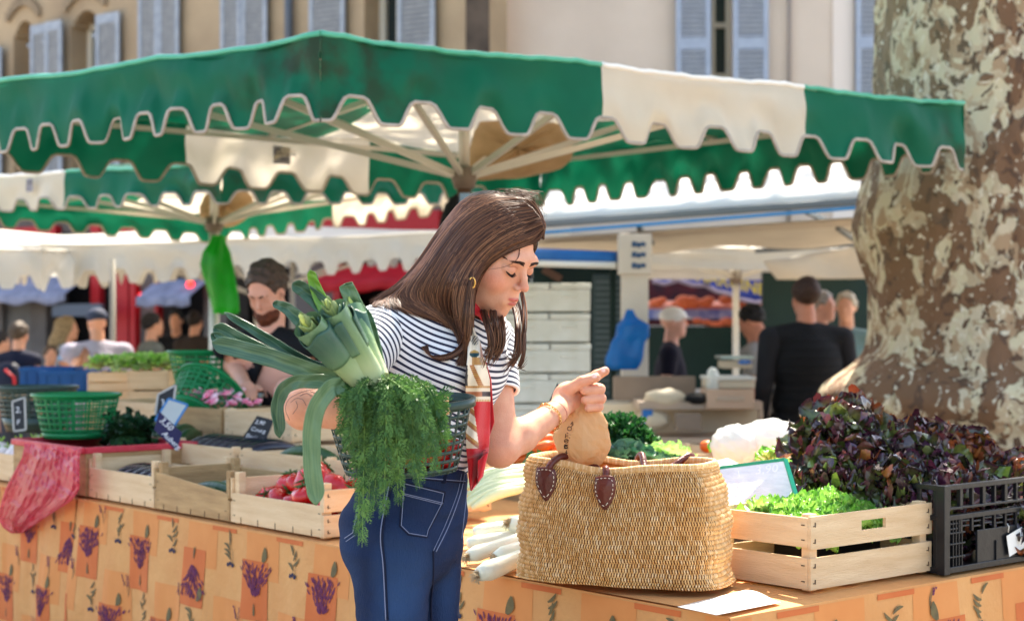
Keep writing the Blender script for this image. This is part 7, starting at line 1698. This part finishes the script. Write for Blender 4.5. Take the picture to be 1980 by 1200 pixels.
# ================= other people =================
def person(label, px, py_top, d, face=0, height=1.72, pitch=0, build=1.0, top=(120,)*3, top_len='short', hair=(60, 46, 38), hairlen='short', bottom=(40, 44, 60), skinc=(222, 160, 128), arm_l=None, arm_r=None, lean=0, cap=None, beard=None, vest=None, h=.012, extra=None, sleeves=None):
    """standing figure whose head top is at photo pixel (px, py_top); face = heading in degrees (0 = away from camera, 180 = towards it)"""
    s = height/1.72; head_top = W(px, py_top, d); zt = head_top.z; x0 = head_top.x; az = R(face); f = Vector((math.sin(az), math.cos(az), 0)); l = Vector((-f.y, f.x, 0))*1.0
    up = Vector((0, 0, 1)); ln = f*math.sin(R(lean))+up*math.cos(R(lean)); HCn = head_top-up*.118*s; g0 = zt-1.72*s
    hfv = (f*math.cos(R(pitch))-up*math.sin(R(pitch))).normalized(); huv = (up*math.cos(R(pitch))+f*math.sin(R(pitch))).normalized(); hlv = huv.cross(hfv)
    O = HCn-huv*0-up*.0; neckb = O-up*.20*s-f*.03*s; pel = neckb-ln*.52*s; pel.z = min(pel.z, neckb.z-.5*s); b = build
    shl, shr = neckb+l*.175*b*s-up*.045*s, neckb-l*.175*b*s-up*.045*s
    def limb(sh, tgt, side):
        if tgt is None: el = sh+l*side*.05*s-up*.29*s-f*.02; wr = el+f*.08*s-up*.24*s+l*side*.0
        else: el, wr = [Vector(x) for x in tgt]
        return el, wr
    el_l, wr_l = limb(shl, arm_l, 1); el_r, wr_r = limb(shr, arm_r, -1)
    gz = 0.0; legs = []
    for sd_ in (1, -1):
        hp = pel+l*sd_*.09*s*b-up*.05*s; kn = Vector((hp.x, hp.y, max(.25, (hp.z)*.52))); an = Vector((hp.x, hp.y, .09)); legs.append((hp, kn, an, an+f*.14-up*.04))
    def hands(P):
        d_ = None
        for el, wr in ((el_l, wr_l), (el_r, wr_r)):
            ax = (wr-el).normalized(); sd = ax.cross(up); sd = sd.normalized() if sd.length > .1 else l; pal = wr+ax*.05*s; e = rcone(P, wr, pal, .025*s, .034*s)
            for k, (o_, L_) in enumerate(((-.028, .062), (-.010, .074), (.010, .070), (.027, .055))):
                q0 = pal+sd*o_*s+ax*.012; q1 = q0+ax*L_*.5*s-up*.008; q2 = q1+ax*L_*.4*s-up*.022; e = su(e, chainsdf(P, [q0, q1, q2], [.0105*s, .0095*s, .008*s]), .006)
            e = su(e, chainsdf(P, [wr+ax*.02-sd*.02*s, pal-sd*.05*s, pal-sd*.055*s+ax*.03*s], [.013*s, .012*s, .010*s]), .008); d_ = e if d_ is None else np.minimum(d_, e)
        return d_
    Bt = np.array([na(l), na(f), na(ln)]).T
    def trunkf(P, o=0): 
        c = neckb-ln*.20*s; d_ = ell(P, c, (.165*b*s+o, .115*b*s+o, .20*s+o), Bt); d_ = su(d_, ell(P, neckb-ln*.42*s, (.145*b*s+o, .105*b*s+o, .17*s+o), Bt), .06); d_ = su(d_, chainsdf(P, [shl, neckb-up*.005, shr], [.058*s+o, .055*s+o, .058*s+o], .03), .05); return d_
    def armf(P, o=0, frac=1.0):
        d_ = None
        for sh, el, wr in ((shl, el_l, wr_l), (shr, el_r, wr_r)):
            if frac < 1: e = rcone(P, sh, sh.lerp(el, frac*1.4), .052*s*b+o, .050*s*b+o)
            else: e = chainsdf(P, [sh, el, wr], [.048*s*b+o, .040*s+o, .027*s+o], .02)
            d_ = e if d_ is None else np.minimum(d_, e)
        return d_
    def legf(P, o=0):
        d_ = ell(P, pel+up*.02, (.155*b*s+o, .115*b*s+o, .13*s+o), Bt)
        for hp, kn, an, toe in legs: d_ = su(d_, chainsdf(P, [hp, kn, an], [.085*s*b+o, .058*s+o, .042*s+o], .03), .03)
        return d_
    def bodyf(P):
        d_ = head_sdf(head_frame(P, O, hfv, huv, hlv, s), fem=False)*s; d_ = su(d_, chainsdf(P, [O-huv*.08*s-hfv*.02*s, neckb], [.054*s, .06*s], .02), .02); d_ = su(d_, trunkf(P, -.012), .03); d_ = su(d_, np.minimum(armf(P), hands(P)), .02); d_ = su(d_, legf(P, -.012), .03)
        for hp, kn, an, toe in legs: d_ = su(d_, rcone(P, an, toe, .042, .03), .02)
        return d_
    root = thing('person', label, 'person', (pel.x, pel.y, 0)); pts = [shl, shr, el_l, el_r, wr_l, wr_r, O, pel]; lo = [min(p[i] for p in pts)-.26 for i in range(3)]; hi = [max(p[i] for p in pts)+.22 for i in range(3)]; lo[2] = .0
    sk = M('skin_%d_%d' % (skinc[0], skinc[2]), skinc, .5, tuple(int(c*.93) for c in skinc), 12, .5); hi[2] = zt+.05
    v_, fa = sdf_mesh(bodyf, lo, hi, h); mesh_np('body', v_, fa, sk, root)
    tm = M('cloth_%d_%d_%d' % tuple(top), top, .85, tuple(int(c*.82) for c in top), 7, .6, .4, 60)
    zw = pel.z+.04*s
    if sleeves is not None:
        for sh, el, wr in ((shl, el_l, wr_l), (shr, el_r, wr_r)):
            v_, fa = sdf_mesh(lambda P: np.maximum(chainsdf(P, [sh, el, wr], [.048*s*b+.012, .040*s+.012, .027*s+.012], .02), .05-np.linalg.norm(P-na(wr), axis=1)), lo, hi, h); mesh_np('sleeve', v_, fa, M('sleeve_%d' % sleeves[0], sleeves, .85), root)
    def topf(P):
        d_ = trunkf(P, .012)
        if top_len != 'none': d_ = su(d_, armf(P, .013, .48) if top_len == 'short' else armf(P, .013, 1.0), .03)
        if top_len == 'short':
            for sh, el in ((shl, el_l), (shr, el_r)):
                ax = na((el-sh).normalized()); c = na(sh.lerp(el, .55)); q = P-na(sh); t = q@ax; near = np.linalg.norm(q-t[:, None]*ax, axis=1) < .11*s; cut = (P-c)@ax; d_ = np.where(near & (t > .06) & (cut > -.02), np.maximum(d_, cut), d_)
        d_ = su(d_, ell(P, pel+up*.09*s, (.150*b*s+.012, .115*b*s+.012, .16*s), Bt), .04)
        d_ = d_-.004*wr_n(P, .25); d_ = np.maximum(d_, (zw-.10*s)-P[:, 2]); return ss(d_, ell(P, O-up*.10*s+f*.03*s, (.07*s, .08*s, .09*s)), .01)
    v_, fa = sdf_mesh(topf, lo, hi, h); mesh_np('shirt' if vest is None else 'quilted_vest', v_, fa, tm, root)
    v_, fa = sdf_mesh(lambda P: np.maximum(legf(P, .010), P[:, 2]-zw), lo, [hi[0], hi[1], zw+.05], h*1.3); mesh_np('trousers', v_, fa, M('trouser_%d_%d' % (bottom[0], bottom[2]), bottom, .85, tuple(int(c*.8) for c in bottom), 9, .5), root)
    hm = M('hair_%d_%d' % (hair[0], hair[2]), hair, .6, tuple(int(c*.6) for c in hair), 50, .5, .9, 60)
    def hairf(P):
        q = head_frame(P, O, hfv, huv, hlv, s); g = .010 if hairlen == 'buzz' else .010; d_ = ell(q, (0, -.022, .032), (.072+g, .095+g, .086+g))*s-.009*wr_n(P, 1.6 if hairlen != 'buzz' else .5)
        if hairlen == 'long': d_ = su(d_, chainsdf(P, [O-hfv*.05*s, O-hfv*.10*s-up*.14*s, O-hfv*.10*s-up*.34*s], [.085*s, .085*s, .05*s], .03), .04)
        cut = ell(q, (0, .112, -.035), (.105, .094, .130 if hairlen != 'buzz' else .1))*s; d_ = ss(d_, cut, .008)
        if hairlen != 'long': d_ = np.maximum(d_, (-.004-q[:, 2]-.55*np.maximum(0, -q[:, 1]))*s); d_ = ss(d_, np.minimum(ell(q, (.075, .012, -.02), (.03, .028, .035)), ell(q, (-.075, .012, -.02), (.03, .028, .035)))*s, .005)
        return d_
    if cap is None or hairlen != 'short':
        v_, fa = sdf_mesh(hairf, na(O)-[.22, .22, .42 if hairlen == 'long' else .2], na(O)+[.22, .22, .2], h*.6); mesh_np('hair', v_, fa, hm, root)
    if beard is not None:
        def bf(P):
            q = head_frame(P, O, hfv, huv, hlv, s); d_ = ell(q, (0, .048, -.085), (.057, .050, .048))*s-.003*wr_n(P, 3); d_ = su(d_, ell(q, (0, .075, -.105), (.028, .026, .032))*s, .02); d_ = np.maximum(d_, (q[:, 2]+.045)*s); d_ = ss(d_, rcone(q, (-.02, .10, -.066), (.02, .10, -.066), .006, .006)*s, .003); return d_
        v_, fa = sdf_mesh(bf, na(O)-[.18, .18, .22], na(O)+[.18, .18, .05], .006); mesh_np('beard', v_, fa, M('beard_hair', beard, .7, tuple(int(c*.6) for c in beard), 50, .5, .9, 70), root)
        m = MB()
        for sx in (-1, 1):
            a = O+(hlv*sx*.012+hfv*.088+huv*.017)*s; c = O+(hlv*sx*.045+hfv*.074+huv*.019)*s; m.tube([a, (a+c)/2+huv*.004, c], [.0045, .005, .003], 6)
        m.build('eyebrows', hm, root)
    if cap is not None:
        m = MB(); rot = Matrix((hlv, hfv, huv)).transposed()
        m.blob(O+(hfv*-.012+huv*.045)*s, (.085*s, .108*s, .078*s), 22, rot=rot, fn=lambda dd: 1 if dd.z > -.15 else .93)
        m.grid(lambda u, v: O+(hlv*(.07*math.sin((u-.5)*2.6))+hfv*(.075+.065*v*math.cos((u-.5)*2.4))+huv*(.045-.012*v))*s, 14, 5); m.build('cap', M('cap_%d_%d' % (cap[0], cap[2]), cap, .8), root, solid=.003)
    if extra: extra(root, dict(O=O, neckb=neckb, pel=pel, f=f, l=l, up=up, ln=ln, s=s, shl=shl, shr=shr))
    return root
# bearded vendor
va = W(470, 760, 6.55); vr = W(545, 742, 6.6)
person('bearded vendor in a black t-shirt looking down at his scale', 515, 508, 6.75, face=200, pitch=32, height=1.74, lean=14, top=(13, 13, 17), hair=(92, 70, 56), beard=(112, 54, 28), build=1.08, h=.009, skinc=(232, 166, 138),
       arm_r=(W(580, 735, 6.72), W(556, 745, 6.45)), arm_l=(W(452, 705, 6.9), W(474, 745, 6.52)))
# shoppers at the left
def backpack(root, k):
    m = MB(); c = k['neckb']-k['ln']*.27-k['f']*.17; m.blob(c, (.15, .09, .22), 24, fn=lambda d: 1+.05*math.sin(d.z*9)); m.build('backpack', M('navy_nylon', (20, 24, 48), .6, (14, 17, 36), 6, .5, .3, 40), root)
    m = MB(); m.tube([c+Vector((.0, -.085, .16)), c+Vector((.075, -.09, .10)), c+Vector((.085, -.092, -.05)), c+Vector((.07, -.09, -.2))], .012, 8); m.build('red_piping', M('red_paint'), root)
person('boy with brown hair and navy red trimmed backpack, seen from behind', 38, 622, 13.0, face=10, height=1.50, top=(20, 24, 48), hair=(92, 74, 58), bottom=(60, 62, 70), top_len='none', extra=backpack, build=.95)
person('blonde long haired woman in a pale blue top beside the capped man', 132, 612, 14.5, face=75, height=1.58, top=(160, 172, 190), hair=(176, 150, 112), hairlen='long', bottom=(70, 76, 96))
person('heavy man in pale lilac polo shirt and dark cap, from behind', 187, 596, 12.3, face=-28, height=1.62, top=(176, 168, 184), hair=(80, 70, 66), cap=(50, 56, 76), bottom=(120, 116, 120), build=1.25, arm_l=(W(150, 690, 12.2), W(138, 726, 11.9)))
person('dark haired man in a grey green t-shirt, half turned right', 297, 605, 14.8, face=60, height=1.62, top=(112, 114, 108), hair=(38, 32, 32), bottom=(60, 60, 66))
person('small child in a light blue hat between the shoppers', 130, 682, 13.6, face=40, height=1.22, top=(190, 196, 214), cap=(140, 180, 214), bottom=(70, 70, 90))
person('child with reddish face beside the boy with the backpack', 98, 668, 14.2, face=150, height=1.30, top=(170, 140, 150), hair=(100, 80, 66), bottom=(70, 70, 90))
person('shopper in dark clothes in the doorway right of the grey green t-shirt', 340, 600, 17.0, face=180, height=1.62, top=(18, 19, 26), hair=(30, 36, 34), bottom=(34, 34, 40))
person('tall shopper in brown standing behind the lime bag', 378, 602, 16.8, face=20, height=1.62, top=(58, 46, 40), hair=(52, 40, 34), bottom=(50, 46, 46))
person('shopper in a pale striped top at the left picture edge', 2, 640, 13.4, face=60, height=1.4, top=(150, 146, 156), hair=(60, 50, 46), bottom=(60, 60, 80))
# right side
def quilt(root, k):
    m = MB()
    for j in range(13):
        z = k['neckb'].z-.06-.052*j
        b_ = BVHTree.FromObject(next(c for c in root.children if c.name.startswith('quilted_vest')), bpy.context.evaluated_depsgraph_get()) if j == 0 else quilt.b
        quilt.b = b_; mi = pmat(root).inverted(); run = []
        for i in range(40):
            a = 2*math.pi*i/40; c = Vector((k['neckb'].x*.4+k['pel'].x*.6, k['pel'].y*.6+k['neckb'].y*.4, z)); dr = Vector((math.cos(a), math.sin(a), 0)); r = b_.ray_cast(mi@(c+dr*.6), -dr)
            run.append((pmat(root)@r[0]+dr*.001) if r[0] is not None else None)
        run = [p for p in run if p is not None]
        if len(run) > 10: m.tube(run+[run[0]], .0035, 4, cap=False)
    m.build('quilting', M('quilt_line', (10, 11, 14), .8), root)
person('man in a black quilted vest with shaved head, seen from behind', 1556, 537, 9.9, face=-12, height=1.80, top=(19, 20, 26), top_len='none', hair=(74, 50, 40), hairlen='buzz', bottom=(24, 25, 32), build=1.30, vest=1, sleeves=(30, 30, 36), skinc=(206, 140, 116), extra=quilt, h=.010)
person('grey haired shopper just right of the shaved head', 1592, 562, 11.6, face=120, height=1.66, top=(216, 214, 210), hair=(176, 168, 160), bottom=(80, 80, 90), skinc=(226, 168, 150))
person('white haired shopper with sunlit curls beside the trunk', 1636, 565, 11.4, face=200, height=1.62, top=(120, 150, 150), hair=(214, 196, 170), hairlen='short', bottom=(80, 80, 90))
person('vendor with dark hair in a grey shirt bending at his scale', 1452, 590, 11.0, face=-70, height=1.62, pitch=25, lean=22, top=(152, 148, 146), hair=(28, 24, 26), bottom=(60, 60, 66), skinc=(196, 130, 104))
person('stallholder in a white cap and navy t-shirt beside the post', 1304, 594, 11.6, face=100, height=1.62, top=(24, 22, 44), hair=(176, 170, 170), cap=(240, 240, 240), bottom=(60, 60, 80), skinc=(232, 176, 160))
